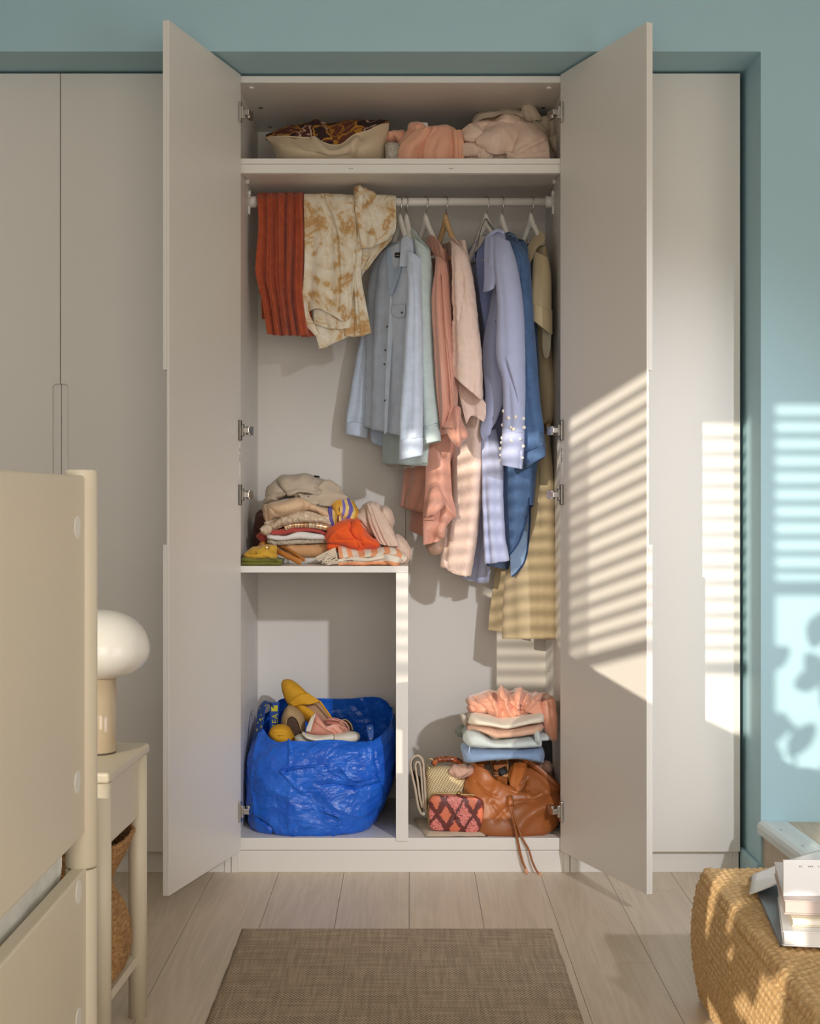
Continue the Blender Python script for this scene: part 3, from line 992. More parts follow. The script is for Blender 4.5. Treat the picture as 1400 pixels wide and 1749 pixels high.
def tube(name, secs, m, parent=None, n=72, rows=80, folds=(), cr=0.0, cs=12.0, cst=(1, 1), e=1.0, thick=0.0015, lines=(), caps=False, hem=0.0):
    """secs: (xl, yl, Yl, xr, yr, Yr, half depth): left and right edge of each cross-section"""
    A = []
    for s in secs:
        L, R = at(s[0], s[1], s[2]), at(s[3], s[4], s[5])
        A.append((*L, *R, s[6]))
    A = catmull(A, rows)
    th = np.linspace(0, 2 * PI, n, endpoint=False)
    c, s = np.cos(th), np.sin(th)
    ce, se = np.sign(c) * np.abs(c) ** e, np.sign(s) * np.abs(s) ** e
    L, R, D = A[:, :3], A[:, 3:6], A[:, 6]
    C, H = (L + R) / 2, (R - L) / 2
    B = np.cross(np.gradient(C, axis=0), H)
    B /= np.linalg.norm(B, axis=1, keepdims=True) + 1e-9
    B = B * np.where(B[:, 1:2] > 0, -1.0, 1.0)
    if np.abs(H[:, 2]).mean() > np.abs(H[:, :2]).max(1).mean():
        B = np.tile(np.array([[0.0, -1.0, 0.0]]), (rows, 1))          # a roll that lies along X
    P = C[:, None] + H[:, None] * ce[None, :, None] + B[:, None] * (D[:, None] * se[None])[..., None]
    v = np.linspace(0, 1, rows)[:, None]
    u = (ce[None] + 1) / 2
    f = np.zeros((rows, n))
    k0 = _nz()
    for cnt, amp, ph, drift, start in folds:
        ramp = np.clip((v - start) / max(1e-3, 1 - start), 0, 1) ** 0.7
        w = np.sin(2 * PI * (cnt * (u + 0.09 * pn(u * 3.1, v * .6, k0 + 3)) + drift * v) + ph + 1.7 * pn(u * cnt * 0.6, v * 1.6, k0))
        f = f + amp * ramp * w * (1 - 0.25 * w) * (0.62 + 0.9 * np.abs(pn(u * cnt * .45, v * 1.2, k0 + 9)))
    P = P + B[:, None] * f[..., None]
    if cr:
        nn = normals(P, True)
        q = crumple(P[..., 0] * cs * cst[0] + k0, P[..., 2] * cs * cst[1], P[..., 1] * cs * .6 + k0)
        P = P + nn * (cr * q)[..., None]
    if len(lines):
        P = P + (B[:, None] * (np.clip(se, 0, 1)[None] ** 0.5 * _lines(P, lines))[..., None])
    if hem:
        w = np.clip((v - 0.9) / 0.1, 0, 1)
        P[..., 2] += hem * w * pn(u * 9, k0)
    return grid_obj(name, P, m, parent, closed=True, thick=thick, offset=0, caps=caps)

def patch(name, rows_, m, parent=None, nu=48, nv=60, folds=(), cr=0.0, cs=12.0, cst=(1, 1), thick=0.0018, lines=(), smooth_rows=True, uv=None):
    """rows_: control rows of (px, py, Y)"""
    A = np.array([[tuple(at(*p)) for p in r] for r in rows_])
    A = np.stack([catmull(r, nu) for r in A])
    P = catmull(A.reshape(len(A), -1), nv).reshape(nv, nu, 3)
    v = np.linspace(0, 1, nv)[:, None]; u = np.linspace(0, 1, nu)[None]
    k0 = _nz()
    nn = normals(P)
    sg = np.where(nn[..., 1].mean() > 0, -1.0, 1.0)
    nn = nn * sg
    f = np.zeros((nv, nu))
    for cnt, amp, ph, drift, start in folds:
        ramp = np.clip((v - start) / max(1e-3, 1 - start), 0, 1) ** 0.7
        w = np.sin(2 * PI * (cnt * (u + 0.09 * pn(u * 3.1, v * .6, k0 + 3)) + drift * v) + ph + 1.7 * pn(u * cnt * 0.6, v * 1.6, k0))
        f = f + amp * ramp * w * (1 - 0.25 * w) * (0.62 + 0.9 * np.abs(pn(u * cnt * .45, v * 1.2, k0 + 9)))
    if cr:
        f = f + cr * crumple(P[..., 0] * cs * cst[0] + k0, P[..., 2] * cs * cst[1], P[..., 1] * cs * .6 + k0)
    if len(lines):
        f = f + _lines(P, lines)
    P = P + nn * f[..., None]
    return grid_obj(name, P, m, parent, thick=thick, offset=0, uv=uv)

def blob(name, outline, Y, df, db, m, parent=None, n=110, rings=30, cr=0.0, cs=14.0, lines=(), zmin=None, p=2.4, q=2.2, center=None, sharp=False, oct=3):
    """a stuffed shape with the given outline at depth Y, df deep towards the front, db towards the back"""
    O = np.array([tuple(at(x, y, Y)) for x, y in outline])
    O = catmull(np.vstack([O, O[:1]]), n + 1)[:-1] if not sharp else np.vstack([np.linspace(O[i], O[(i + 1) % len(O)], max(2, n // len(O)), endpoint=False) for i in range(len(O))])
    n = len(O)
    C = O.mean(0) if center is None else np.array(tuple(at(center[0], center[1], Y)))
    r = np.sin(np.linspace(0, PI / 2, rings)) 
    P = []
    for side, d in ((-1, df), (1, db)):
        rr = r if side < 0 else r[::-1][1:]
        for x in rr:
            x = max(x, 0.004)
            ring = C + (O - C) * x
            ring[:, 1] += side * d * (1 - x ** p) ** (1 / q)
            P.append(ring)
    P = np.array(P)
    k0 = _nz()
    if cr or len(lines):
        nn = normals(P, True)
        ctr = P.reshape(-1, 3).mean(0)
        if ((P - ctr) * nn).sum() < 0: nn = -nn
        f = np.zeros(P.shape[:2])
        if cr: f = f + cr * crumple(P[..., 0] * cs + k0, P[..., 2] * cs * 1.15, P[..., 1] * cs * .8 + k0, oct)
        if len(lines): f = f + _lines(P, lines) * np.clip((Y + 0.01 - P[..., 1]) / 0.012, 0, 1)
        # keep centre ring points together
        f[0] = f[0].mean(); f[-1] = f[-1].mean()
        P = P + nn * f[..., None]
    if zmin is not None:
        P[..., 2] = np.maximum(P[..., 2], zmin)
    # planar UVs in metres
    o = grid_obj(name, P, m, parent, closed=True, caps=True)
    me = o.data
    co = np.zeros(len(me.vertices) * 3); me.vertices.foreach_get('co', co); co = co.reshape(-1, 3)
    li = np.zeros(len(me.loops), int); me.loops.foreach_get('vertex_index', li)
    me.uv_layers[0].data.foreach_set('uv', np.stack([co[li, 0], co[li, 2] + 0.6 * co[li, 1]], -1).ravel())
    return o

def folded(name, top, bot, Y, depth, layers, m, parent=None, nx=70, fill=0.86, cr=0.0012, cs=22.0, front_noise=0.006, lean=0.0, zmin=None, end=0.35):
    """cloth folded back and forth: top and bottom edge lines in pixels, front fold at depth Y; the serpentine is real geometry"""
    tx = catmull(top, nx); bx = catmull(bot, nx)
    k0 = _nz()
    P = []
    nb = 9
    for i in range(nx):
        t = at(tx[i][0], tx[i][1], Y); b = at(bx[i][0], bx[i][1], Y)
        if zmin is not None and b.z < zmin: b.z = zmin
        if t.z < b.z + .004: t.z = b.z + .004
        s = i / (nx - 1)
        rnd = (abs(2 * s - 1) ** 9) * end
        x0, x1 = b.x, t.x
        h = (t.z - b.z) / layers
        row = []
        for j in range(layers):
            zc = (j + .5) / layers
            hz = h * fill * .5
            yf = Y + depth * .12 * rnd + front_noise * float(pn(s * 4 + k0, j * 1.7)) + lean * zc + h * .5
            yb = Y + depth
            zz = b.z + (t.z - b.z) * zc
            xx = x0 + (x1 - x0) * zc
            # each layer is a flat loop drawn as its centre line; bends join layers at the front for even j, at the back for odd j
            seq = np.linspace(yb, yf, 10) if j % 2 == 0 else np.linspace(yf, yb, 10)
            for y in seq: row.append((xx, y, zz))
            if j < layers - 1:
                z2 = b.z + (t.z - b.z) * (j + 1.5) / layers
                x2 = x0 + (x1 - x0) * (j + 1.5) / layers
                ye = seq[-1]
                sgn = -1 if j % 2 == 0 else 1
                for a in np.linspace(0, PI, nb)[1:-1]:
                    w = (1 - math.cos(a)) / 2
                    row.append((xx + (x2 - xx) * w, ye + sgn * h * .5 * math.sin(a), zz + (z2 - zz) * w))
        P.append(row)
    P = np.array(P)
    q = crumple(P[..., 0] * cs + k0, P[..., 1] * cs, P[..., 2] * cs)
    P[..., 2] += cr * q
    P[..., 1] += cr * 1.5 * pn(P[..., 0] * cs, P[..., 2] * cs * 2, k0)
    h = abs(at(*top[len(top) // 2], Y).z - at(*bot[len(bot) // 2], Y).z) / layers
    return grid_obj(name, P, m, parent, thick=h * fill, offset=0)

# ------------------------------------------------------------------ hangers
M_HWHITE = mat('white_hanger_wood', rgb(232, 229, 222), 0.4)
M_HWOOD = mat('beech_hanger_wood', rgb(214, 176, 128), 0.5, var=0.1, vscale=30, stretch=(1, 1, 8))
def hanger(px, alpha, m, label, ln=0.115):
    X = (px - 700) / (FOC / (RAIL_Y - CAM_Y))
    a = math.radians(alpha)
    u = Vector((math.sin(a), -math.cos(a), 0))        # towards the near shoulder
    top = RAIL_Z - 0.047
    h = thing('clothes_hanger', label, 'hanger', (X, RAIL_Y, RAIL_Z), 'hangers on the clothes rail')
    c = Vector((X, RAIL_Y, RAIL_Z))
    pts = [c + Vector((0, 0, -0.062)), c + Vector((0, 0, -0.036)), c + u * 0.010 + Vector((0, 0, -0.022))]
    for k in range(9):
        t = -0.6 + k * (PI + 0.9) / 8
        pts.append(c + u * 0.0168 * math.cos(t) + Vector((0, 0, 0.0005 + 0.0168 * math.sin(t))))
    wire('hook', pts, 0.0017, M_CHROME, h, n=8, res=4)
    # wooden shoulder bow: rectangular section that thins towards the ends
    nst = 25
    w = u.cross(Vector((0, 0, 1)))
    bm = bmesh.new()
    prev = None
    for k in range(nst):
        s = -1 + 2 * k / (nst - 1)
        r = s * ln
        z = top - 0.012 - 1.17 * ln * abs(s)
        hh = 0.016 - 0.007 * abs(s) + 0.014 * math.exp(-(s / 0.10) ** 2)
        ww = 0.0085
        cc = Vector((X, RAIL_Y, 0)) + u * r + Vector((0, 0, z))
        ring = [bm.verts.new(cc + w * (ww * math.cos(t)) + Vector((0, 0, hh * math.sin(t)))) for t in [2 * PI * q / 12 for q in range(12)]]
        if prev:
            for q in range(12): bm.faces.new((prev[q], prev[(q + 1) % 12], ring[(q + 1) % 12], ring[q]))
        else:
            bm.faces.new(ring[::-1])
        prev = ring
    bm.faces.new(prev)
    bmesh.ops.recalc_face_normals(bm, faces=bm.faces)
    from_bm('shoulder_bow', bm, m, h, smooth=True)
    p0 = Vector((X, RAIL_Y, top - 1.17 * ln)) - u * (ln - .015); p1 = Vector((X, RAIL_Y, top - 1.17 * ln)) + u * (ln - .015)
    cyl('trouser_bar', p0, p1, 0.005, m, h, n=12)
    return h
for px, al, m, lb in ((683, 22, M_HWHITE, 'white wooden clothes hanger inside the pale blue shirt'),
                      (694, 16, M_HWHITE, 'white wooden clothes hanger inside the mint denim jacket'),
                      (727, 26, M_HWHITE, 'white wooden clothes hanger inside the terracotta blouse'),
                      (761, 22, M_HWOOD, 'natural beech clothes hanger inside the pale pink tunic'),
                      (830, 32, M_HWHITE, 'white clothes hanger with a black cord inside the periwinkle shirt'),
                      (857, 20, M_HWHITE, 'white wooden clothes hanger inside the dark denim dress'),
                      (907, 26, M_HWHITE, 'white clothes hanger nearest the right end of the rail in the khaki dress')):
    hanger(px, al, m, lb, .07 if px == 907 else .115)

# ------------------------------------------------------------------ cloth materials
M_RUST = fabric('rust_plisse', rgb(178, 84, 54), 0.85, streak=0.5, var=0.22, sheen=0.2, wb=0.5)
def marble_mat():
    m = bpy.data.materials.new('marbled_linen')
    t = NT(m)
    uv = t.coord('UV', (1, 0.7, 1))
    n0 = t.n('ShaderNodeTexNoise', Scale=7.0, Detail=3.0, Distortion=2.5, Vector=uv)
    n1 = t.n('ShaderNodeTexNoise', Scale=13.0, Detail=8.0, Roughness=0.62, Distortion=3.2, Vector=uv)
    f = t.math('ADD', t.math('MULTIPLY', n0.outputs[0], 0.6), t.math('MULTIPLY', n1.outputs[0], 0.42))
    r = t.ramp(f, [(0.40, rgb(240, 233, 218)), (0.50, rgb(226, 211, 184)), (0.545, rgb(206, 172, 122)), (0.58, rgb(196, 150, 96)), (0.62, rgb(222, 204, 174)), (0.72, rgb(205, 170, 120))])
    t.link(r, t.b.inputs['Base Color'])
    t.b.inputs['Roughness'].default_value = 0.85
    wx = t.n('ShaderNodeTexNoise', Scale=900.0, Detail=2.0, Vector=uv)
    t.bump(wx.outputs[0], 0.15, 0.001)
    return m
M_MARBLE = marble_mat()
M_CHAMBRAY = fabric('pale_chambray', rgb(198, 211, 230), 0.85, streak=0.4, var=0.09, crease=0.25, cscale=18)
M_MINT = fabric('mint_denim', rgb(192, 208, 208), 0.9, streak=0.3, var=0.08, crease=0.1)
M_TERRA = fabric('terracotta_satin', rgb(208, 151, 132), 0.36, var=0.03, sheen=0.3, crease=0.25, cscale=20)
M_TERRA_IN = fabric('terracotta_wrong_side', rgb(190, 126, 106), 0.5, var=0.03)
M_PINK = fabric('pale_pink_linen', rgb(236, 209, 196), 0.9, streak=0.2, var=0.05, crease=0.9, cscale=45, wb=0.4)
M_PERI = fabric('periwinkle_poplin', rgb(180, 188, 222), 0.8, var=0.025, crease=0.12, cscale=16)
M_PERI_IN = fabric('periwinkle_wrong_side', rgb(150, 162, 212), 0.8, var=0.03)
M_DENIM = fabric('dark_denim', rgb(78, 106, 146), 0.85, streak=0.5, var=0.30, vscale=14, crease=0.15, cscale=20)
M_DENIM_IN = fabric('denim_wrong_side', rgb(140, 166, 196), 0.85, streak=0.4, var=0.1)
M_THREAD = mat('navy_stitching', rgb(28, 56, 104), 0.8)
M_KHAKI = fabric('khaki_linen', rgb(196, 178, 144), 0.85, streak=0.3, var=0.05, crease=0.35, cscale=16)
M_COTTON = fabric('white_cotton', rgb(234, 230, 222), 0.85, crease=0.2)
M_BUTTON = mat('dark_horn_button', rgb(62, 52, 46), 0.3)
M_LABEL = mat('black_woven_label', rgb(26, 26, 30), 0.7)
M_LABELPRINT = mat('label_print', rgb(170, 168, 164), 0.7)
M_PEARL = mat('pearl', rgb(244, 238, 226), 0.16, spec=0.7, coat=0.6)

def button(px, py, Y, r, parent, m=None):
    p = at(px, py, Y)
    bm = bmesh.new()
    bm_cyl(bm, p, p + Vector((-0.0006, -0.0028, 0)), r, r * 0.85, n=14)
    return from_bm('button', bm, m or M_BUTTON, parent)

# --- rust skirt folded over the rail
sk = thing('draped_skirt', 'rust red pleated skirt folded over the left end of the clothes rail', 'skirt', (-0.43, RAIL_Y, RAIL_Z))
yb, yt, yf = 0.315, 0.29, 0.262
patch('pleated_cloth', [
    [(447, 545, .33), (470, 545, .335), (500, 545, .335), (520, 545, .33)],
    [(441, 350, yb), (466, 350, yb), (494, 350, yb), (519, 350, yb)],
    [(439, 336, .30), (466, 334, .30), (494, 333, .30), (518, 333, .30)],
    [(439, 336, .275), (466, 334, .275), (494, 333, .275), (518, 333, .275)],
    [(440, 347, yf), (466, 346, yf), (494, 346, yf), (518, 346, yf)],
    [(442, 390, .255), (466, 390, .25), (494, 390, .25), (520, 390, .255)],
    [(438, 440, .25), (466, 440, .245), (494, 440, .245), (519, 440, .25)],
    [(438, 470, .25), (466, 478, .24), (494, 478, .24), (518, 478, .245)],
    [(448, 510, .25), (472, 515, .235), (496, 515, .235), (520, 515, .245)],
    [(458, 571, .245), (480, 573, .235), (504, 573, .235), (530, 575, .24)]],
    M_RUST, sk, nu=200, nv=150, folds=[(4.6, 0.017, 0.4, 0.12, 0.15), (11, 0.004, 1.0, 0.2, 0.2), (27, 0.0011, 0, 0.1, 0.1)], thick=0.002)
patch('under_fold', [[(444, 470, .275), (452, 472, .27)], [(442, 498, .275), (455, 500, .27)], [(450, 508, .275), (458, 512, .27)]], M_RUST, sk, nu=16, nv=20)
patch('hem_fold', [[(500, 500, .262), (524, 500, .262)], [(512, 540, .262), (533, 540, .262)], [(515, 576, .258), (537, 574, .258)]], M_RUST, sk, nu=40, nv=30, folds=[(3, 0.002, 0, 0, 0)])

# --- marbled shirt thrown over the rail
mb = thing('draped_shirt', 'marbled beige and tan shirt thrown over the clothes rail beside the rust skirt', 'shirt', (-0.2, RAIL_Y, RAIL_Z))
patch('front_drape', [
    [(520, 470, .335), (550, 480, .34), (580, 480, .34), (612, 470, .335)],
    [(518, 350, .318), (548, 350, .318), (580, 350, .318), (612, 350, .318)],
    [(519, 334, .30), (548, 333, .30), (580, 334, .30), (612, 336, .30)],
    [(519, 334, .275), (548, 333, .275), (580, 334, .275), (612, 336, .275)],
    [(519, 350, .258), (548, 350, .258), (582, 350, .256), (614, 350, .256)],
    [(520, 400, .25), (550, 400, .245), (582, 400, .24), (613, 400, .245)],
    [(520, 450, .245), (552, 455, .235), (584, 455, .23), (612, 455, .24)],
    [(517, 500, .24), (552, 512, .225), (590, 520, .22), (606, 500, .235)],
    [(511, 537, .24), (548, 528, .215), (583, 548, .215), (600, 540, .23)]],
    M_MARBLE, mb, nu=140, nv=140, folds=[(3.2, 0.008, 1.0, 0.2, 0.3)], cr=0.0012, cs=14,
    lines=[([(553, 336), (575, 400), (580, 470), (578, 530)], 2.5, -0.008), ([(557, 336), (580, 400), (586, 470)], 4, 0.006), ([(604, 340), (612, 420), (600, 500)], 3, -0.006)])
patch('hem_drape', [[(534, 502, .25), (560, 512, .235), (600, 505, .24)], [(536, 545, .245), (565, 545, .225), (598, 545, .235)], [(537, 553, .24), (568, 562, .22), (598, 560, .235)]],
    M_MARBLE, mb, nu=60, nv=40, folds=[(2, 0.006, 0.5, 0.1, 0)], cr=0.0012)
patch('low_corner', [[(540, 545, .25), (566, 552, .24), (596, 550, .25)], [(540, 572, .245), (568, 578, .232), (597, 568, .245)], [(546, 596, .24), (562, 590, .228), (600, 572, .245)]],
    M_MARBLE, mb, nu=50, nv=36, folds=[(1.5, 0.006, 1.5, 0.1, 0)], cr=0.001)
patch('left_corner', [[(512, 512, .245), (524, 506, .235)], [(510, 538, .243), (528, 536, .232)], [(522, 556, .243), (538, 556, .234)], [(538, 574, .243), (546, 570, .238)]], M_MARBLE, mb, nu=20, nv=30, folds=[(1, .004, 0, 0, 0)])
patch('side_drape', [
    [(584, 345, .262), (600, 345, .255), (618, 345, .262)],
    [(590, 420, .255), (604, 420, .24), (618, 420, .252)],
    [(594, 480, .25), (606, 480, .235), (616, 470, .25)],
    [(592, 530, .245), (610, 530, .23), (624, 520, .245)],
    [(590, 574, .24), (612, 575, .225), (633, 569, .24)]], M_MARBLE, mb, nu=70, nv=100, folds=[(2.2, 0.007, 0.3, 0.25, 0.1)], cr=0.001,
    lines=[([(606, 350), (612, 430), (602, 500), (610, 570)], 3, -0.007)])
patch('under_layer', [[(612, 400, .275), (640, 395, .27), (672, 392, .275)], [(612, 430, .27), (640, 425, .262), (668, 410, .27)], [(613, 450, .265), (636, 440, .258), (652, 425, .268)], [(614, 474, .262), (622, 465, .258), (634, 446, .265)]],
    M_MARBLE, mb, nu=50, nv=40, folds=[(2.5, 0.005, 0, 0.4, 0)], cr=0.001)
patch('sleeve_flap', [
    [(602, 420, .325), (640, 410, .33), (676, 395, .325)],
    [(603, 352, .315), (640, 350, .315), (676, 350, .315)],
    [(604, 335, .30), (640, 335, .30), (676, 337, .30)],
    [(604, 335, .272), (640, 335, .272), (676, 337, .275)],
    [(606, 355, .25), (642, 355, .25), (676, 355, .256)],
    [(612, 390, .24), (644, 385, .235), (677, 375, .25)],
    [(616, 412, .235), (644, 410, .225), (676, 392, .245)],
    [(617, 424, .235), (642, 420, .23), (673, 400, .245)]], M_MARBLE, mb, nu=90, nv=90, folds=[(2.5, 0.005, 0.8, 0.3, 0.4)], cr=0.0016, cs=18,
    lines=[([(622, 345), (634, 375), (630, 395)], 3, -0.006), ([(655, 345), (660, 380), (650, 405)], 4, -0.004)])
blob('bunched_knot', [(604, 320), (612, 318), (624, 322), (638, 330), (640, 338), (634, 352), (624, 348), (618, 365), (610, 358), (606, 340)], .27, .032, .03, M_MARBLE, mb, n=80, rings=18, cr=0.006, cs=28,
    lines=[([(606, 324), (622, 332), (620, 345)], 3, -0.010), ([(626, 326), (634, 338)], 3, -0.006)])

# --- pale blue chambray shirt
sh = thing('shirt', 'pale blue chambray shirt with dark buttons on the leftmost hanger', 'shirt', (-0.03, RAIL_Y, RAIL_Z - .05))
tube('body', [(652, 434, .34, 704, 408, .20, .012), (640, 452, .40, 716, 438, .15, .022), (634, 490, .42, 718, 500, .14, .034), (631, 560, .43, 719, 557, .14, .040), (630, 640, .43, 720, 640, .14, .042), (628, 728, .43, 716, 748, .15, .040)],
     M_CHAMBRAY, sh, n=110, rows=120, folds=[(3.2, 0.008, 0.5, 0.1, 0.1)], cr=0.0034, cs=11, cst=(1.6, .7),
     lines=[([(668, 470), (664, 560), (658, 690), (656, 745)], 1.4, -0.006)])
tube('sleeve', [(698, 430, .16, 718, 440, .12, .020), (696, 500, .10, 719, 500, .095, .026), (690, 600, .09, 721, 600, .085, .028), (684, 700, .085, 721, 700, .08, .025), (683, 752, .085, 721, 748, .08, .022)],
     M_CHAMBRAY, sh, n=64, rows=90, folds=[(1.6, 0.006, 0.2, 0.1, 0.05)], cr=0.0025, cs=12, cst=(1.6, .6))
tube('cuff', [(682.5, 752, .084, 721.5, 748, .08, .023), (682, 770, .082, 721, 768, .078, .024), (682, 786, .082, 721, 778, .078, .024)], M_CHAMBRAY, sh, n=64, rows=16, cr=0.0008, cs=20, thick=0.0025)
tube('sleeve', [(636, 470, .42, 646, 462, .42, .018), (624, 540, .43, 640, 540, .43, .022), (608, 620, .44, 636, 612, .43, .026), (596, 690, .44, 632, 690, .43, .026), (592, 722, .44, 629, 724, .43, .024)],
     M_CHAMBRAY, sh, n=56, rows=70, folds=[(1.5, 0.005, 0, 0.2, 0.1)], cr=0.002, cs=12, cst=(1.5, .7))
tube('cuff', [(591.5, 721, .44, 629.5, 723, .43, .025), (590, 741, .44, 627, 749, .43, .025)], M_CHAMBRAY, sh, n=56, rows=10, thick=0.0025)
patch('tail', [[(630, 715, .45), (655, 720, .44), (684, 715, .40)], [(633, 750, .45), (656, 752, .44), (684, 752, .40)], [(642, 758, .45), (662, 765, .44), (684, 756, .40)]], M_CHAMBRAY, sh, nu=40, nv=24, folds=[(2, 0.005, 0, 0, 0)])
patch('collar', [[(686, 408, .20), (694, 402, .19), (704, 412, .165)], [(684, 432, .175), (693, 426, .165), (705, 430, .14)], [(682, 455, .16), (693, 456, .15), (698, 458, .135)]], M_CHAMBRAY, sh, nu=24, nv=24, thick=0.003)
patch('collar', [[(655, 432, .335), (662, 424, .325)], [(651, 450, .325), (662, 446, .31)], [(662, 458, .31), (663, 470, .30)]], M_CHAMBRAY, sh, nu=14, nv=18, thick=0.003)
patch('neck_lining', [[(660, 424, .285), (672, 415, .28), (688, 410, .215)], [(661, 450, .25), (674, 450, .235), (686, 450, .19)], [(663, 480, .222), (671, 480, .208), (678, 480, .19)], [(665, 504, .205), (667, 505, .20), (669, 504, .196)]], fabric('chambray_wrong_side', rgb(166, 184, 208), 0.85, streak=0.4), sh, nu=20, nv=24)
lb = patch('label', [[(674, 431.5, .232), (685, 431, .19)], [(674, 440, .232), (685, 440, .186)]], M_LABEL, sh, nu=6, nv=4, thick=0.001)
patch('label_print', [[(676, 435.5, .220), (682, 435.2, .197)], [(676, 437, .220), (682, 436.7, .197)]], M_LABELPRINT, lb, nu=4, nv=3, thick=0.0004)
patch('placket', [[(666, 502, .232), (672, 500, .226)], [(662, 580, .215), (670, 578, .208)], [(657, 680, .21), (664, 678, .204)], [(656, 742, .21), (661, 738, .206)]], M_CHAMBRAY, sh, nu=8, nv=50, thick=0.002)
patch('pocket_flap', [[(669, 521, .214), (692, 519, .158)], [(669, 536, .21), (692, 533, .154)], [(680, 543, .18), (690, 541, .154)]], M_CHAMBRAY, sh, nu=16, nv=10, thick=0.002)
patch('pocket_flap', [[(635, 526, .40), (660, 516, .27)], [(635, 536, .395), (660, 530, .265)], [(644, 542, .34), (654, 539, .29)]], M_CHAMBRAY, sh, nu=16, nv=10, thick=0.002)
for bx, by, Yb in ((661, 558, .214), (658, 598, .208), (656.5, 622, .205), (657, 684, .203), (686, 534, .162), (646, 529, .325)):
    button(bx, by, Yb, 0.0034 if by != 684 else 0.003, sh)

# --- mint denim jacket
jk = thing('denim_jacket', 'pale mint denim jacket with frayed hem hanging behind the pale blue shirt', 'jacket', (0.0, RAIL_Y, RAIL_Z - .05))
tube('body', [(690, 412, .30, 728, 424, .17, .02), (672, 480, .42, 734, 470, .18, .036), (664, 600, .44, 738, 600, .19, .042), (660, 700, .45, 738, 700, .2, .044), (659, 792, .455, 729, 796, .21, .042)], M_MINT, jk, n=80, rows=80, folds=[(2, 0.006, 0, 0, 0.1)], cr=0.001, cs=10)
tube('sleeve', [(708, 408, .18, 733, 428, .15, .020), (712, 460, .15, 736, 458, .135, .03), (714, 520, .14, 738, 520, .13, .033), (716, 613, .135, 742, 613, .125, .034), (720, 700, .13, 748.5, 700, .12, .032), (722, 731, .13, 750, 723, .12, .030)], M_MINT, jk, n=60, rows=80, folds=[(1, 0.004, 0, 0, 0.1)], cr=0.0014, cs=11)
tube('cuff', [(721.5, 731, .13, 750.5, 722.5, .12, .031), (722, 746, .13, 751.5, 738, .12, .031), (722, 760, .13, 752, 753, .12, .031)], M_MINT, jk, n=60, rows=14, thick=0.003)
patch('collar', [[(700, 397, .25), (704, 391, .22), (709, 396, .19)], [(702, 408, .24), (708, 404, .20), (716, 408, .17)], [(704, 420, .23), (712, 416, .19), (724, 418, .15)]], M_MINT, jk, nu=24, nv=20, thick=0.004)
wire('seam', [at(709, 398, .185), at(716, 407, .162), at(728, 420, .142), at(733, 427, .13)], 0.0012, M_MINT, jk)
wire('seam', [at(722, 733, .10), at(735, 730, .094), at(750, 725, .10)], 0.0008, mat('slate_thread', rgb(120, 150, 156), .8), jk)
wire('seam', [at(722, 729, .10), at(735, 726, .094), at(750, 721, .10)], 0.0008, bpy.data.materials['slate_thread'], jk)
bm = bmesh.new()
rr = random.Random(4)
for k in range(170):
    t = k / 169
    px = 659 + 72 * t; Y0 = .445 - .25 * t
    p = at(px, 793 + 3 * math.sin(t * 5) + rr.uniform(-1, 1), Y0 - .04 * math.sin(PI * t) - .004)
    bm_cyl(bm, p, p + Vector((rr.uniform(-.003, .003), rr.uniform(-.002, .002), -rr.uniform(.004, .011))), 0.0006, 0.0003, n=4)
fz = from_bm('frayed_fringe', bm, fabric('fringe_thread', rgb(206, 208, 196), 0.95), jk); fz['kind'] = 'stuff'

# --- terracotta satin blouse dress
td = thing('satin_dress', 'terracotta satin dress with gathered sleeve and ruffled hem beside the mint jacket', 'dress', (0.07, RAIL_Y, RAIL_Z - .05))
tube('body', [(736, 430, .36, 758, 425, .24, .018), (728, 500, .42, 764, 500, .24, .032), (716, 620, .43, 768, 620, .25, .04), (702, 720, .44, 770, 720, .26, .042), (694, 800, .44, 768, 780, .27, .04), (689, 866, .44, 726, 876, .34, .03)], M_TERRA, td, n=80, rows=90, folds=[(2.5, 0.008, 0, 0.1, 0.2)], cr=0.002, cs=9, cst=(1.4, .7))
tube('back_skirt', [(700, 790, .46, 730, 790, .40, .02), (704, 860, .46, 730, 860, .40, .02), (700, 903, .46, 726, 916, .40, .02)], M_TERRA, td, n=40, rows=30)
patch('front_skirt', [[(727, 745, .215), (745, 745, .19), (769, 740, .205)], [(728, 790, .215), (748, 790, .185), (769, 785, .205)], [(727, 835, .215), (750, 840, .185), (772, 842, .205)], [(724, 880, .215), (750, 885, .19), (778, 877, .21)], [(724, 905, .21), (748, 908, .195), (762, 900, .215)], [(724, 931, .21), (742, 926, .2), (759, 918, .21)]], M_TERRA, td, nu=70, nv=90,
      folds=[(1.6, 0.010, 0.8, 0.1, 0.1)], cr=0.002, cs=12, lines=[([(746, 828), (752, 850), (764, 870), (776, 880)], 3.5, 0.010), ([(742, 830), (738, 860), (732, 880)], 4, 0.008), ([(748, 850), (754, 870), (750, 890)], 5, -0.012)])
tube('ruffle', [(736, 838, .185, 747, 828, .18, .008), (732, 856, .175, 757, 852, .172, .016), (729, 874, .172, 756, 866, .17, .016), (727, 882, .175, 742, 876, .175, .008)], M_TERRA, td, n=44, rows=30, folds=[(1.3, .004, 0, .2, 0)])
patch('hem_roll', [[(724, 884, .195), (738, 884, .19), (745, 884, .2)], [(722, 888, .195), (738, 888, .187), (746, 886, .2)]], M_TERRA, td, nu=20, nv=8, thick=0.004)
tube('hem_curl', [(748, 898, .19, 762, 890, .185, .008), (746, 908, .18, 760, 906, .178, .012), (748, 916, .18, 759, 917, .18, .008)], M_TERRA, td, n=36, rows=20)
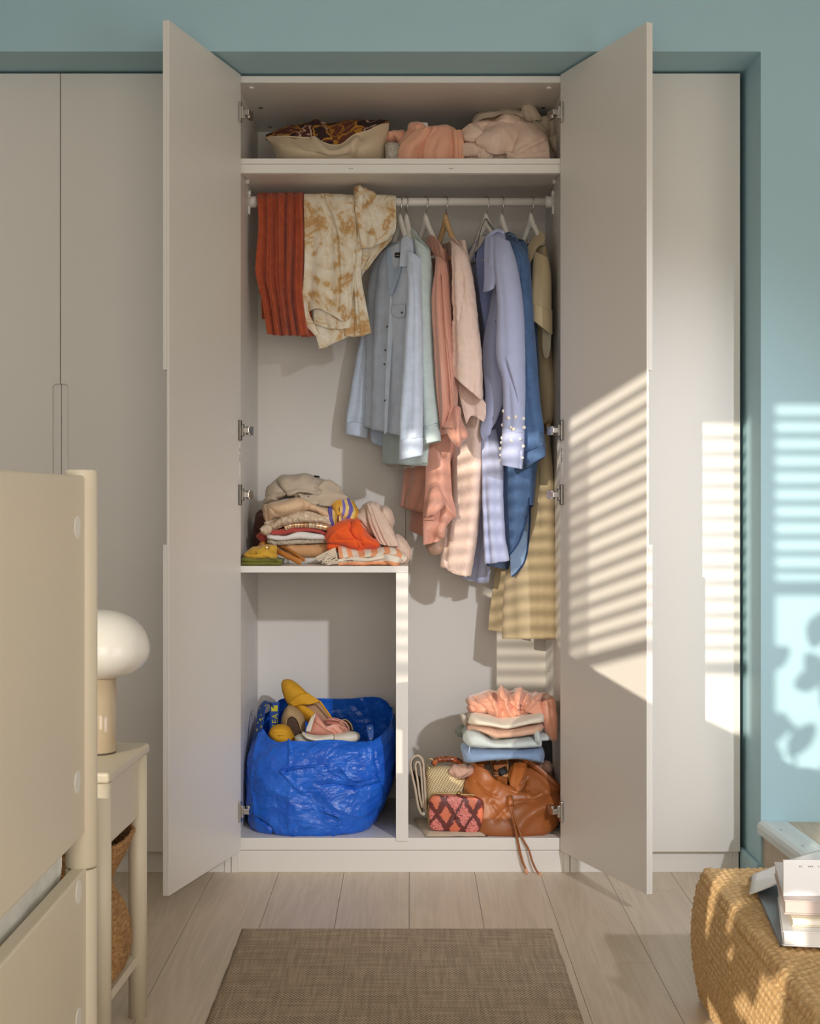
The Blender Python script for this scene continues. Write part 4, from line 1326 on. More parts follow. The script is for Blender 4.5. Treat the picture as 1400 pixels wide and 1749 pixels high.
tube('sleeve', [(744, 440, .16, 762, 450, .13, .014), (745, 462, .13, 763, 466, .11, .022), (738, 510, .115, 769, 530, .10, .034), (742, 600, .105, 774, 600, .095, .038), (745, 660, .10, 780, 660, .09, .038), (750, 706, .10, 778, 700, .09, .03), (753, 734, .10, 768, 722, .092, .018)], M_TERRA, td, n=120, rows=110,
     folds=[(2.6, 0.010, 0.2, 0.15, 0.12), (5.5, 0.002, 1, .2, .3)], cr=0.001, cs=10, lines=[([(752, 470), (757, 560), (764, 650), (770, 710)], 1.6, -0.008), ([(762, 580), (770, 660), (772, 700)], 1.4, -0.006)])
blob('sleeve_cuff', [(754, 728), (766, 714), (779, 697), (788, 718), (799, 742), (792, 753), (781, 761), (770, 751), (762, 737)], .085, .030, .02, M_TERRA, td, n=70, rings=22, cr=0.002, cs=20, lines=[([(780, 700), (781, 730), (783, 758)], 4, 0.008), ([(756, 732), (770, 733)], 1.5, -0.006)])
patch('collar', [[(729, 408, .24), (734, 401, .21), (742, 404, .18)], [(732, 420, .225), (742, 420, .19), (752, 418, .155)], [(738, 428, .21), (748, 434, .175), (758, 436, .14)], [(746, 438, .19), (754, 448, .16), (761, 452, .128)]], M_TERRA, td, nu=40, nv=40, folds=[(3, .004, 0, 1.4, 0)], thick=0.003)
patch('shoulder_seam', [[(746, 466.5, .106), (755, 468, .092), (763, 464, .10)], [(746, 468.5, .106), (755, 470, .0915), (763, 466, .10)]], M_TERRA, td, nu=14, nv=4, thick=0.002)
tube('inner_lining', [(727, 925, .28, 757, 915, .27, .014), (730, 940, .28, 755, 938, .27, .014), (738, 949, .28, 750, 946, .27, .008)], fabric('brown_lining', rgb(170, 138, 118), .35), td, n=36, rows=20, cr=.002, caps=True)
wire('tie_cord', [at(718, 796, .36), at(717, 815, .355), at(720, 828, .352), at(716, 836, .35)], 0.0018, mat('brown_cord', rgb(92, 52, 40), .8), td)

# --- pale pink linen tunic
tn = thing('linen_tunic', 'long pale pink crinkled linen tunic on the natural wood hanger', 'tunic', (0.11, RAIL_Y, RAIL_Z - .05))
tube('body', [(768, 414, .38, 792, 410, .22, .014), (766, 470, .43, 800, 470, .20, .03), (768, 600, .44, 812, 600, .19, .04), (769, 700, .44, 816, 700, .19, .042), (769, 770, .44, 816, 760, .19, .042), (774, 842, .40, 812, 842, .20, .04), (762, 911, .34, 806, 925, .21, .036), (758, 966, .32, 797, 984, .22, .032)], M_PINK, tn, n=90, rows=140, folds=[(1.8, 0.006, 0, 0.1, 0.1)], cr=0.0022, cs=16, cst=(1, 1), hem=0.004)
patch('hem', [[(758, 955, .255), (776, 968, .235), (797, 975, .215)], [(758, 967, .253), (774, 979, .233), (796, 985, .215)]], M_PINK, tn, nu=30, nv=8, thick=0.003)
tube('sleeve', [(770, 410, .20, 794, 430, .12, .016), (776, 440, .14, 798, 450, .10, .026), (777, 500, .12, 807, 500, .085, .036), (776, 560, .11, 815, 560, .08, .042), (773, 610, .105, 821, 615, .08, .044), (771, 636, .105, 823, 684, .08, .044)], M_PINK, tn, n=90, rows=90, folds=[(2, 0.007, 0.6, 0.2, 0.05)], cr=0.0034, cs=24, lines=[([(790, 470), (789, 500), (783, 545)], 3, -0.006)])
patch('sleeve_facing', [[(777, 632, .135), (800, 645, .13), (830, 690, .12)], [(783, 670, .132), (805, 690, .126), (830, 704, .12)], [(790, 700, .13), (808, 703, .126), (829, 712, .12)], [(796, 725, .13), (806, 710, .127), (826, 721, .12)]], M_PINK, tn, nu=40, nv=40, folds=[(1.5, .006, 0, 0, 0)], cr=.0015, cs=18)
patch('neck_band', [[(768, 412, .25), (772, 405, .22), (778, 409, .18)], [(774, 424, .23), (778, 418, .20), (788, 424, .15)]], M_PINK, tn, nu=20, nv=12, thick=0.003)
patch('inside_back', [[(755, 418, .42), (768, 414, .38), (778, 420, .28)], [(757, 460, .42), (768, 460, .38), (776, 460, .26)], [(758, 560, .43), (768, 560, .38), (774, 560, .25)], [(764, 640, .43), (768, 640, .38), (774, 640, .25)]], fabric('linen_wrong_side', rgb(214, 176, 158), .9), tn, nu=20, nv=40)
patch('label', [[(761, 426, .375), (770, 425, .34)], [(761, 432, .375), (770, 431, .34)]], mat('grey_label', rgb(120, 116, 112), .8), tn, nu=4, nv=4, thick=.001)

# --- periwinkle blue shirt with pearl cuffs
pw = thing('pearl_shirt', 'periwinkle blue oversized shirt with pearl studded cuff in the middle of the rail', 'shirt', (0.22, RAIL_Y, RAIL_Z - .05))
tube('back_body', [(808, 418, .42, 850, 404, .30, .012), (797, 440, .45, 868, 430, .26, .02), (806, 504, .46, 880, 500, .26, .03), (812, 640, .46, 888, 640, .27, .036), (812, 780, .46, 870, 780, .28, .034), (809, 880, .46, 842, 880, .32, .03), (798, 988, .46, 825, 996, .34, .026)], M_PERI, pw, n=90, rows=100, folds=[(2.2, 0.007, 0.4, 0.05, 0.2)], cr=0.0012, cs=9)
patch('left_front', [[(814, 402, .36), (809, 414, .40)], [(811, 440, .35), (797, 440, .42)], [(818, 500, .33), (805, 504, .42)], [(826, 560, .31), (815, 560, .41)], [(829, 640, .30), (812, 640, .41)], [(826, 740, .30), (812, 740, .41)]], M_PERI, pw, nu=24, nv=60, cr=.001)
patch('neck_lining', [[(812, 412, .325), (828, 402, .315), (846, 402, .26)], [(813, 455, .30), (828, 455, .29), (844, 450, .24)], [(818, 500, .275), (832, 500, .265), (846, 500, .21)], [(828, 570, .245), (834, 570, .24), (842, 570, .21)], [(830, 640, .235), (834, 640, .23), (840, 640, .21)]], M_PERI_IN, pw, nu=24, nv=40)
patch('right_front', [[(843, 490, .20), (856, 470, .17), (880, 470, .16)], [(835, 534, .19), (850, 534, .16), (882, 534, .16)], [(824, 600, .18), (845, 600, .15), (878, 600, .16)], [(829, 680, .17), (846, 670, .14), (864, 650, .15)], [(821, 735, .165), (842, 715, .14), (860, 680, .15)], [(826, 752, .165), (838, 738, .145), (850, 705, .15)]], M_PERI, pw, nu=50, nv=80, folds=[(1.2, .006, .5, 0, .1)], cr=.0012, cs=10)
tube('sleeve', [(842, 402, .19, 868, 412, .12, .016), (846, 440, .14, 877, 440, .09, .03), (850, 480, .115, 884, 475, .075, .038), (852, 530, .10, 891, 525, .065, .042), (849, 605, .09, 895, 600, .06, .042), (860, 650, .088, 895, 650, .06, .036), (861, 700, .085, 895, 700, .06, .032), (859, 740, .085, 894.5, 740, .06, .03)], M_PERI, pw, n=80, rows=110, folds=[(1.3, 0.004, 0.3, 0.1, 0.05)], cr=0.0012, cs=9,
     lines=[([(864, 620), (876, 660), (884, 686)], 2, -0.007), ([(866, 612), (880, 655), (888, 690)], 3, 0.004), ([(860, 504), (872, 500), (884, 494)], 1.5, -0.002)])
cf = tube('cuff', [(859, 738, .085, 894.5, 738, .06, .031), (857, 770, .084, 893, 770, .058, .032), (856, 794, .084, 890, 801, .058, .032)], M_PERI, pw, n=60, rows=24, thick=0.003, lines=[([(888, 770), (886, 802)], 1.6, -0.010)])
for px, py in ((868, 714), (880, 712), (893.5, 715), (872, 730), (877, 733), (894.5, 730), (858, 748), (873, 752.5), (888, 750), (857, 756), (862, 759), (855, 766), (893, 762), (868, 773), (855, 777), (858, 778), (854, 787), (892, 782), (866, 791), (860, 702), (858.5, 726)):
    t = (px - 857) / 36.0
    Yp = .085 - .025 * t - .031 * math.sqrt(max(0.05, 1 - (2 * min(max(t, 0), 1) - 1) ** 2)) - .001
    p = at(px, py, Yp)
    r = 0.0060 if (px * 7 + py) % 3 else 0.0046
    bm = bmesh.new(); bmesh.ops.create_uvsphere(bm, u_segments=14, v_segments=10, radius=r, matrix=Matrix.Translation(p))
    from_bm('pearl', bm, M_PEARL, cf, smooth=True)
patch('collar', [[(832, 402, .21), (846, 396, .185), (862, 398, .15)], [(828, 412, .18), (846, 414, .14), (862, 418, .115)], [(827, 440, .15), (844, 440, .115), (856, 446, .095)], [(827, 475, .135), (840, 475, .105), (850, 472, .095)], [(825.5, 499, .13), (835, 497, .108), (843, 493, .10)]], M_PERI, pw, nu=40, nv=50, thick=0.003, lines=[([(838, 405), (840, 420), (838, 450)], 5, .003)])
wire('collar_roll', [at(829, 408, .20), at(838, 400, .175), at(850, 394, .16), at(861, 398, .14)], 0.006, M_PERI, pw, n=10)
tube('lower_front', [(821, 745, .21, 845, 733, .19, .018), (824, 790, .20, 857, 786, .18, .024), (825, 850, .195, 858, 850, .175, .026), (827, 900, .19, 862, 915, .17, .026), (829, 963, .19, 869, 958, .17, .026)], M_PERI, pw, n=70, rows=80, folds=[(2.2, .006, .3, .1, .05)], cr=.0022, cs=12, hem=.003)
wire('swing_tag_cord', [at(812, 440, .30), at(819, 400, .27), at(829, 374, .262), at(836, 382, .255), at(845, 394, .245)], 0.0011, M_BLACK, pw)
wire('swing_tag_cord', [at(829, 374, .262), at(838, 388, .25), at(842, 394, .245)], 0.0011, M_BLACK, pw)
patch('swing_tag', [[(817, 402, .282), (829, 404, .272)], [(810, 432, .29), (822, 418, .28)]], mat('grey_card_tag', rgb(190, 184, 176), .6), pw, nu=6, nv=8, thick=.001)
button(846, 549, .148, .002, pw)

# --- dark denim shirt dress
dd = thing('denim_dress', 'dark blue denim shirt dress with curved stitched hem right of the periwinkle shirt', 'dress', (0.29, RAIL_Y, RAIL_Z - .05))
tube('body', [(866, 408, .36, 892, 412, .24, .016), (868, 460, .43, 902, 450, .22, .03), (868, 600, .44, 912, 600, .21, .038), (862, 720, .44, 914, 720, .21, .04), (858, 800, .42, 908, 800, .21, .04), (859, 870, .36, 902, 862, .21, .036)], M_DENIM, dd, n=80, rows=90, folds=[(1.6, .005, .5, .05, .1)], cr=.0012, cs=10)
patch('front_tail', [[(859, 780, .23), (880, 780, .185), (904, 780, .195)], [(859, 850, .23), (880, 850, .18), (904, 850, .195)], [(860, 900, .228), (878, 900, .185), (897, 890, .2)], [(862, 940, .225), (874, 936, .19), (888, 921, .2)], [(863, 953, .225), (866, 951, .205), (872, 944, .20)]], M_DENIM, dd, nu=40, nv=60, cr=.001)
patch('back_tail', [[(880, 850, .27), (905, 850, .25)], [(880, 890, .268), (904, 900, .25)], [(872, 940, .265), (899, 950, .25)], [(872, 975, .262), (888, 972, .25)], [(873, 985, .26), (876, 984, .255)]], M_DENIM_IN, dd, nu=30, nv=50, cr=.001)
wire('hem_stitch', [at(904, 850, .188), at(900, 880, .19), at(888, 921, .193), at(872, 945, .196), at(862, 954, .215)], 0.0026, M_THREAD, dd)
wire('hem_stitch', [at(905, 850, .247), at(904, 900, .247), at(898, 952, .247), at(885, 975, .249), at(874, 985, .252)], 0.0026, M_THREAD, dd)
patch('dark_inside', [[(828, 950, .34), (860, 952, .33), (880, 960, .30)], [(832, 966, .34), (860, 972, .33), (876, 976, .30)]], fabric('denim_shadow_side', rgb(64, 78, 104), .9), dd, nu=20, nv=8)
tube('sleeve', [(868, 412, .19, 894, 424, .15, .018), (874, 450, .15, 902, 446, .12, .03), (878, 520, .135, 908, 520, .11, .034), (882, 610, .125, 915, 610, .10, .036), (888, 680, .12, 921, 680, .10, .034), (892, 740, .118, 928, 735, .10, .032), (893, 774, .118, 930, 760, .10, .030)], M_DENIM, dd, n=70, rows=100, folds=[(1.4, .005, .2, .05, .05)], cr=.0016, cs=11,
     lines=[([(886, 440), (890, 540), (897, 640)], 2.5, -.005)])
tube('cuff', [(893, 774, .118, 930.5, 758, .10, .031), (894, 786, .118, 931, 772, .10, .031), (900, 799, .118, 930, 780, .10, .031)], M_DENIM, dd, n=60, rows=12, thick=.003)
wire('seam', [at(893, 775, .084), at(905, 769, .076), at(918, 764, .074)], 0.001, M_THREAD, dd)
patch('collar', [[(860, 404, .25), (868, 396, .225), (878, 400, .19)], [(862, 412, .24), (872, 408, .20), (884, 410, .165)], [(866, 420, .22), (876, 420, .185), (890, 418, .15)]], M_DENIM, dd, nu=24, nv=24, thick=.004)
wire('seam', [at(862, 410, .235), at(869, 400, .205), at(878, 404, .178)], .0012, mat('pale_topstitch', rgb(170, 184, 200), .8), dd)

# --- khaki linen shirt dress
kd = thing('khaki_dress', 'long khaki linen shirt dress with short sleeve and belt nearest the right door', 'dress', (0.36, RAIL_Y, RAIL_Z - .05))
tube('body', [(900, 420, .36, 930, 420, .26, .016), (902, 480, .40, 934, 480, .26, .03), (906, 570, .42, 932, 590, .27, .034), (912, 640, .42, 938, 660, .26, .036), (914, 700, .42, 937, 712, .27, .03), (912, 725, .42, 930, 738, .28, .026)], M_KHAKI, kd, n=70, rows=80, folds=[(1.4, .004, 0, .05, .1)], cr=.0015, cs=10)
tube('skirt', [(908, 725, .42, 930, 735, .28, .028), (900, 790, .42, 935, 800, .25, .036), (890, 850, .41, 937, 850, .24, .042), (878, 924, .38, 940, 924, .235, .046), (866, 1000, .36, 945, 985, .23, .05), (861, 1090, .34, 947, 1092, .23, .052)], M_KHAKI, kd, n=90, rows=100, folds=[(1.8, .007, .6, .02, .1)], cr=.0016, cs=9, hem=.003, lines=[([(918, 800), (920, 950), (920, 1095)], 2.0, -.007)])
patch('under_panel', [[(868, 940, .40), (848, 960, .44)], [(872, 1000, .39), (842, 1000, .44)], [(868, 1040, .39), (836, 1040, .44)], [(866, 1081, .39), (833, 1076, .44)]], M_KHAKI, kd, nu=24, nv=40, folds=[(1, .006, 0, 0, 0)], thick=.002)
tube('sleeve', [(912, 430, .22, 935, 440, .18, .016), (912, 470, .20, 938, 470, .16, .026), (910, 505, .185, 939, 510, .15, .032), (905, 532, .18, 941, 560, .15, .034)], M_KHAKI, kd, n=60, rows=60, folds=[(1.2, .004, 0, .1, .1)], cr=.001)
tube('sleeve_cuff', [(909, 518, .182, 940.5, 530, .149, .035), (904, 540, .18, 941.5, 571, .148, .036)], M_KHAKI, kd, n=50, rows=14, thick=.003)
patch('sleeve_inside', [[(926, 560, .20), (941, 570, .18)], [(926, 590, .20), (939, 600, .18)], [(929, 610, .20), (935, 613, .19)]], fabric('khaki_wrong_side', rgb(206, 196, 172), .9), kd, nu=12, nv=20)
patch('collar', [[(917, 397, .27), (924, 395, .245), (930, 402, .22)], [(908, 410, .25), (920, 408, .225), (929, 412, .20)], [(900, 428, .235), (910, 424, .215), (916, 424, .205)], [(902, 455, .22), (906, 446, .212), (912, 436, .205)]], M_KHAKI, kd, nu=30, nv=36, thick=.0035)
patch('neck_lining', [[(892, 415, .38), (900, 408, .36)], [(895, 430, .36), (904, 432, .32)]], M_KHAKI, kd, nu=8, nv=8)
patch('waist_belt', [[(925, 727, .285), (933, 722, .25), (937, 716, .25)], [(926, 742, .285), (932, 740, .25), (937, 736, .25)]], fabric('dark_khaki_belt', rgb(150, 122, 86), .7), kd, nu=16, nv=8, thick=.003)
wire('belt_buckle', [at(934, 724, .242), at(938, 727, .242), at(937, 735, .242), at(934, 732, .242), at(934, 724, .242)], .0018, M_BRASS, kd)

# ------------------------------------------------------------------ top shelf
TZ = TOPZ + 0.0005
M_BEIGE = fabric('beige_cotton', rgb(216, 194, 164), 0.85, var=0.04, crease=0.25, cscale=12)
def kilim():
    m = bpy.data.materials.new('kilim_pattern')
    t = NT(m)
    uv = t.coord('UV')
    sx_ = t.n('ShaderNodeVectorMath', operation='SNAP'); t.link(uv, sx_.inputs[0]); sx_.inputs[1].default_value = (.003, .003, .003)
    wob = t.n('ShaderNodeTexNoise', Scale=16.0, Detail=2.0, Vector=sx_.outputs[0])
    ad = t.n('ShaderNodeMixRGB' if False else 'ShaderNodeVectorMath', operation='MULTIPLY_ADD')
    t.link(wob.outputs['Color'], ad.inputs[0]); ad.inputs[1].default_value = (.05, .05, 0); t.link(sx_.outputs[0], ad.inputs[2])
    vo = t.n('ShaderNodeTexVoronoi', Scale=17.0, distance='MANHATTAN', Vector=ad.outputs[0])
    vd = t.n('ShaderNodeTexVoronoi', Scale=17.0, distance='MANHATTAN', feature='F2', Vector=ad.outputs[0])
    sep = t.n('ShaderNodeSeparateColor'); t.link(vo.outputs['Color'], sep.inputs[0])
    base = t.ramp(sep.outputs[0], [(0.0, rgb(104, 52, 46)), (0.36, rgb(58, 34, 34)), (0.6, rgb(122, 66, 50)), (0.86, rgb(90, 44, 42))], 'CONSTANT')
    line = t.ramp(sep.outputs[1], [(0.0, rgb(206, 150, 58)), (0.4, rgb(30, 24, 26)), (0.65, rgb(216, 182, 156)), (0.8, rgb(200, 140, 50))], 'CONSTANT')
    e = t.math('SUBTRACT', vd.outputs['Distance'], vo.outputs['Distance'])
    msk = t.math('LESS_THAN', t.math('ABSOLUTE', t.math('SUBTRACT', e, 0.22)), 0.11)
    dot = t.math('LESS_THAN', vo.outputs['Distance'], 0.16)
    c = t.mix(msk, base, line)
    c = t.mix(dot, c, line)
    t.link(c, t.b.inputs['Base Color'])
    t.b.inputs['Roughness'].default_value = 0.95
    n_ = t.n('ShaderNodeTexNoise', Scale=700.0, Vector=uv); t.bump(n_.outputs[0], .4, .002)
    return m
cu = thing('cushion', 'scatter cushion with a dark kilim front and plain beige back on the top shelf', 'cushion', (-.2, .25, TZ))
seam = [(454, 235), (473, 233), (491, 233), (514, 235), (536, 236), (551, 243), (567, 248), (584, 246), (604, 231), (629, 223), (648, 214), (664, 211)]
topl = [(455, 232), (473, 224), (490, 217), (512, 213), (536, 209), (556, 208), (575, 210), (589, 207), (608, 206), (629, 206), (648, 206), (664, 209)]
botl = [(462, 246), (470, 262), (478, 278), (500, 286), (536, 288), (551, 288), (567, 288), (584, 288), (610, 288), (635, 286), (655, 278), (662, 235)]
def rowY(pts, Yc, bow): 
    n = len(pts)
    return [(x, y, Yc + bow * (abs(2 * i / (n - 1) - 1) ** 2)) for i, (x, y) in enumerate(pts)]
mid1 = [((a[0] + b[0]) / 2 + 0, a[1] + (b[1] - a[1]) * .45) for a, b in zip(seam, botl)]
patch('beige_back', [rowY(seam, .15, .10), rowY(mid1, .10, .14), rowY(botl, .17, .10)], M_BEIGE, cu, nu=110, nv=40, cr=.0012, cs=12, thick=.003,
      lines=[([(500, 236), (540, 262), (590, 268)], 7, -.010), ([(536, 240), (560, 262), (590, 256), (610, 240)], 5, .010), ([(618, 232), (612, 262), (606, 290)], 5, -.008), ([(598, 250), (604, 275), (598, 295)], 4, -.006)])
mid2 = [((a[0] + b[0]) / 2, (a[1] + b[1]) / 2 - 3) for a, b in zip(seam, topl)]
backl = [(x, y + 8) for x, y in topl]
patch('kilim_front', [rowY(seam, .15, .10), rowY(mid2, .21, .06), rowY(topl, .30, -.02), rowY(backl, .40, -.10)], kilim(), cu, nu=110, nv=50, cr=.002, cs=14, thick=.003,
      lines=[([(560, 212), (575, 230), (580, 244)], 7, -.010), ([(540, 212), (560, 235)], 6, .008)])
tube('seam_piping', [(x, y - 1, Yc, x + .01, y + 1.2, Yc, .002) for x, y, Yc in []] or [(454, 234, .25, 455, 236, .25, .002), (664, 210, .25, 665, 212, .25, .002)], M_BEIGE, cu, n=8, rows=4) if False else None
wire('seam_piping', [at(x, y, Yc - .002) for x, y, Yc in rowY(seam, .15, .10)], .0024, M_BEIGE, cu)
box('flat_base', at(500, 0, .2).x, at(640, 0, .2).x, .2, .40, TZ, TZ + .01, M_BEIGE, cu)

M_PEACH = fabric('peach_jersey', rgb(236, 176, 146), 0.85, var=0.03, sheen=.3)
M_RIB = bpy.data.materials.new('pale_pink_rib')
t = NT(M_RIB)
uv = t.coord('UV')
wv = t.n('ShaderNodeTexWave', Scale=75.0, Distortion=0.6, Vector=uv)
t.link(t.ramp(wv.outputs[0], [(0, rgb(222, 190, 170)), (0.6, rgb(236, 208, 190))]), t.b.inputs['Base Color'])
t.b.inputs['Roughness'].default_value = .9
t.bump(wv.outputs[0], .35, .0015)
def knit_mat(name, c0, c1, scale=60.0):
    m = bpy.data.materials.new(name); t = NT(m)
    uv = t.coord('UV', (1, 1, 1), (0, 0, .6))
    vo = t.n('ShaderNodeTexVoronoi', Scale=scale, Vector=uv)
    t.link(t.ramp(vo.outputs['Distance'], [(0.05, c1), (0.75, c0)]), t.b.inputs['Base Color'])
    t.b.inputs['Roughness'].default_value = .95
    t.bump(t.math('MULTIPLY', vo.outputs['Distance'], -1.0), .7, .004)
    return m
M_KNITW = knit_mat('speckled_white_knit', rgb(188, 176, 160), rgb(238, 232, 222), 260)
o = blob('knitted_bundle', [(659, 262), (658, 250), (663, 244), (672, 244), (682, 248), (690, 262), (690, 296), (660, 296)], .20, .04, .06, M_KNITW, None, cr=.002, cs=22, zmin=TZ, n=60, rings=18)
tag(o, 'small white speckled knit tucked between the cushion and the peach jersey', 'knitwear')
o = thing('jersey_blouse', 'crumpled peach jersey top with a white care tag on the top shelf', 'top', (.02, .2, TZ))
blob('crumpled_cloth', [(675, 262), (682, 246), (692, 232), (697, 216), (706, 213), (717, 213), (728, 219), (740, 219), (752, 217), (764, 218), (773, 221), (784, 230), (790, 250), (791, 298), (730, 300), (680, 298)], .22, .07, .12, M_PEACH, o, cr=.005, cs=15, zmin=TZ, n=150, rings=44, p=3,
     lines=[([(728, 222), (705, 238), (684, 262)], 3, .012), ([(722, 230), (700, 250), (690, 268)], 3, -.010), ([(742, 222), (728, 244), (722, 268)], 4, .010), ([(755, 224), (750, 250), (757, 270)], 4, -.006), ([(776, 228), (772, 250), (778, 268)], 2.5, -.009), ([(784, 226), (780, 250), (786, 268)], 2.5, .008), ([(770, 240), (765, 262)], 5, .006), ([(697, 222), (712, 228)], 3, -.008)])
patch('diagonal_fold', [[(718, 216, .165), (728, 219, .15), (738, 222, .16)], [(702, 230, .145), (716, 236, .128), (730, 238, .15)], [(684, 250, .14), (700, 256, .122), (716, 256, .15)], [(680, 275, .15), (696, 282, .13), (712, 280, .155)]], M_PEACH, o, nu=36, nv=50, cr=.002, cs=20, thick=.005)
patch('front_panel', [[(734, 220, .16), (755, 217, .15), (776, 223, .16)], [(728, 242, .14), (752, 240, .125), (776, 240, .145)], [(724, 262, .14), (750, 264, .12), (778, 262, .145)], [(724, 285, .15), (750, 287, .13), (780, 285, .155)]], M_PEACH, o, nu=50, nv=44, cr=.003, cs=14, thick=.005, folds=[(1.6, .005, .4, .2, .1)])
for k_, (xa, xb) in enumerate(((775, 782), (781, 788), (786, 792))):
    tube('gathered_fold', [(xa - 2, 226, .15, xb - 2, 224, .15, .008), (xa, 245, .135, xb, 245, .135, .012), (xa + 1, 280, .14, xb + 1, 280, .14, .012)], M_PEACH, o, n=30, rows=24, cr=.002, cs=26, caps=True)
blob('loose_sleeve', [(659, 240), (660, 230), (668, 228), (680, 226), (690, 228), (694, 240), (688, 250), (674, 246), (664, 246)], .26, .05, .05, M_PEACH, o, cr=.006, cs=30, n=70, rings=22, lines=[([(672, 230), (675, 244)], 2.5, -.01)])
patch('care_tag', [[(715, 209, .20), (730, 209.5, .20)], [(718, 216, .195), (731, 216, .195)]], M_STICKER, o, nu=8, nv=6, thick=.001)
tro = thing('trousers', 'taupe beige trousers with open waistband heaped at the right end of the top shelf', 'trousers', (.35, .3, TZ))
M_TAUPE = fabric('taupe_twill', rgb(204, 186, 164), 0.85, var=.04, crease=.2)
blob('crumpled_cloth', [(806, 215), (812, 200), (825, 196), (845, 194), (866, 191), (886, 193), (902, 198), (916, 206), (928, 216), (938, 214), (944, 204), (954, 204), (956, 240), (956, 298), (820, 298), (806, 260)], .33, .07, .10, M_TAUPE, tro, cr=.006, cs=13, zmin=TZ, n=140, rings=36, p=3, lines=[([(890, 196), (915, 212), (932, 228)], 3, .012), ([(886, 200), (910, 216), (930, 236)], 3, -.012), ([(940, 214), (944, 245)], 2.5, -.012)])
patch('waistband', [[(808, 208, .275), (822, 195, .262), (850, 190.5, .26), (868, 190, .262), (888, 194, .255), (912, 204, .255), (934, 222, .25)], [(812, 211, .27), (826, 202, .255), (850, 197, .25), (869, 193.5, .255), (888, 198, .25), (910, 209, .245), (932, 227, .24)]], M_TAUPE, tro, nu=80, nv=8, thick=.004, folds=[(4, .003, 0, 0, 0)])
patch('waist_opening', [[(816, 200, .27), (840, 196.5, .268), (866, 193, .268)], [(822, 207, .262), (840, 207, .258), (860, 201, .26)]], fabric('dark_tan_cloth', rgb(150, 122, 92), .9), tro, nu=30, nv=8)  # darker tan sheet fills the waist opening
tube('rolled_leg', [(890, 184, .27, 908, 180, .26, .018), (892, 190, .265, 914, 186, .255, .022), (894, 200, .26, 921, 196, .25, .022), (900, 208, .26, 924, 206, .25, .016)], M_TAUPE, tro, n=50, rows=30, folds=[(1.5, .004, 0, .3, 0)], cr=.003, cs=28)
tube('rolled_leg', [(938, 238, .24, 956, 232, .235, .016), (942, 250, .235, 958, 246, .23, .016), (950, 268, .235, 960, 266, .23, .016), (952, 300, .235, 962, 300, .23, .016)], M_TAUPE, tro, n=40, rows=30, cr=.003, cs=28)
rk = thing('ribbed_jumper', 'pale pink ribbed jumper bunched up on the top shelf beside the peach top', 'jumper', (.25, .2, TZ))
blob('crumpled_cloth', [(786, 262), (784, 246), (788, 226), (800, 216), (812, 211), (828, 211), (840, 216), (850, 208), (864, 202), (878, 202), (888, 206), (894, 212), (908, 214), (920, 222), (930, 236), (936, 256), (937, 298), (860, 300), (790, 298)], .20, .08, .12, M_RIB, rk, cr=.004, cs=14, zmin=TZ, n=170, rings=48, p=3,
     lines=[([(828, 214), (822, 228), (812, 242)], 2.6, -.014), ([(890, 210), (880, 232), (862, 254), (848, 260)], 2.6, -.016), ([(818, 238), (838, 250), (846, 262)], 2.4, -.012), ([(846, 260), (832, 244), (820, 240)], 4, .006), ([(866, 206), (845, 222), (822, 236)], 9, .010), ([(896, 218), (876, 240), (870, 262)], 6, .008), ([(928, 252), (900, 256), (880, 266)], 3, .006), ([(822, 250), (830, 262)], 3, -.01)])
tube('cuff_roll', [(790, 224, .14, 812, 212, .13, .012), (794, 238, .12, 824, 224, .11, .018), (806, 242, .12, 826, 226, .11, .016), (812, 240, .13, 824, 232, .12, .006)], M_RIB, rk, n=50, rows=26, cr=.003, cs=22)
tube('neck_roll', [(788, 244, .13, 790, 268, .13, .010), (806, 242, .115, 812, 268, .115, .016), (822, 244, .115, 826, 266, .12, .012)], M_RIB, rk, n=50, rows=26, cr=.004, cs=26)
patch('front_fold', [[(840, 215, .13), (862, 203, .135), (886, 207, .14)], [(826, 228, .10), (856, 221, .088), (886, 228, .115)], [(813, 242, .095), (845, 240, .072), (874, 247, .10)], [(824, 252, .10), (842, 263, .085), (862, 262, .10)]], M_RIB, rk, nu=60, nv=50, cr=.003, cs=16, thick=.006)
patch('right_fold', [[(886, 207, .135), (905, 213, .135), (928, 228, .15)], [(876, 236, .105), (905, 231, .085), (935, 244, .115)], [(863, 256, .10), (895, 258, .072), (937, 262, .105)], [(868, 282, .11), (900, 284, .09), (938, 284, .115)]], M_RIB, rk, nu=60, nv=50, cr=.003, cs=16, thick=.006, lines=[([(884, 214), (880, 240), (872, 262)], 3, -.008), ([(925, 240), (900, 252), (880, 266)], 3, .006)])
tube('hem_roll', [(862, 258, .095, 866, 272, .095, .012), (885, 262, .08, 886, 276, .08, .014), (912, 258, .085, 914, 274, .085, .014), (934, 256, .10, 936, 272, .10, .010)], M_RIB, rk, n=40, rows=40, cr=.003, cs=26, caps=True)
blob('gathered_knot', [(816, 250), (824, 244), (838, 248), (842, 258), (840, 272), (826, 274), (816, 268)], .115, .02, .02, M_RIB, rk, cr=.006, cs=40, n=60, rings=20)

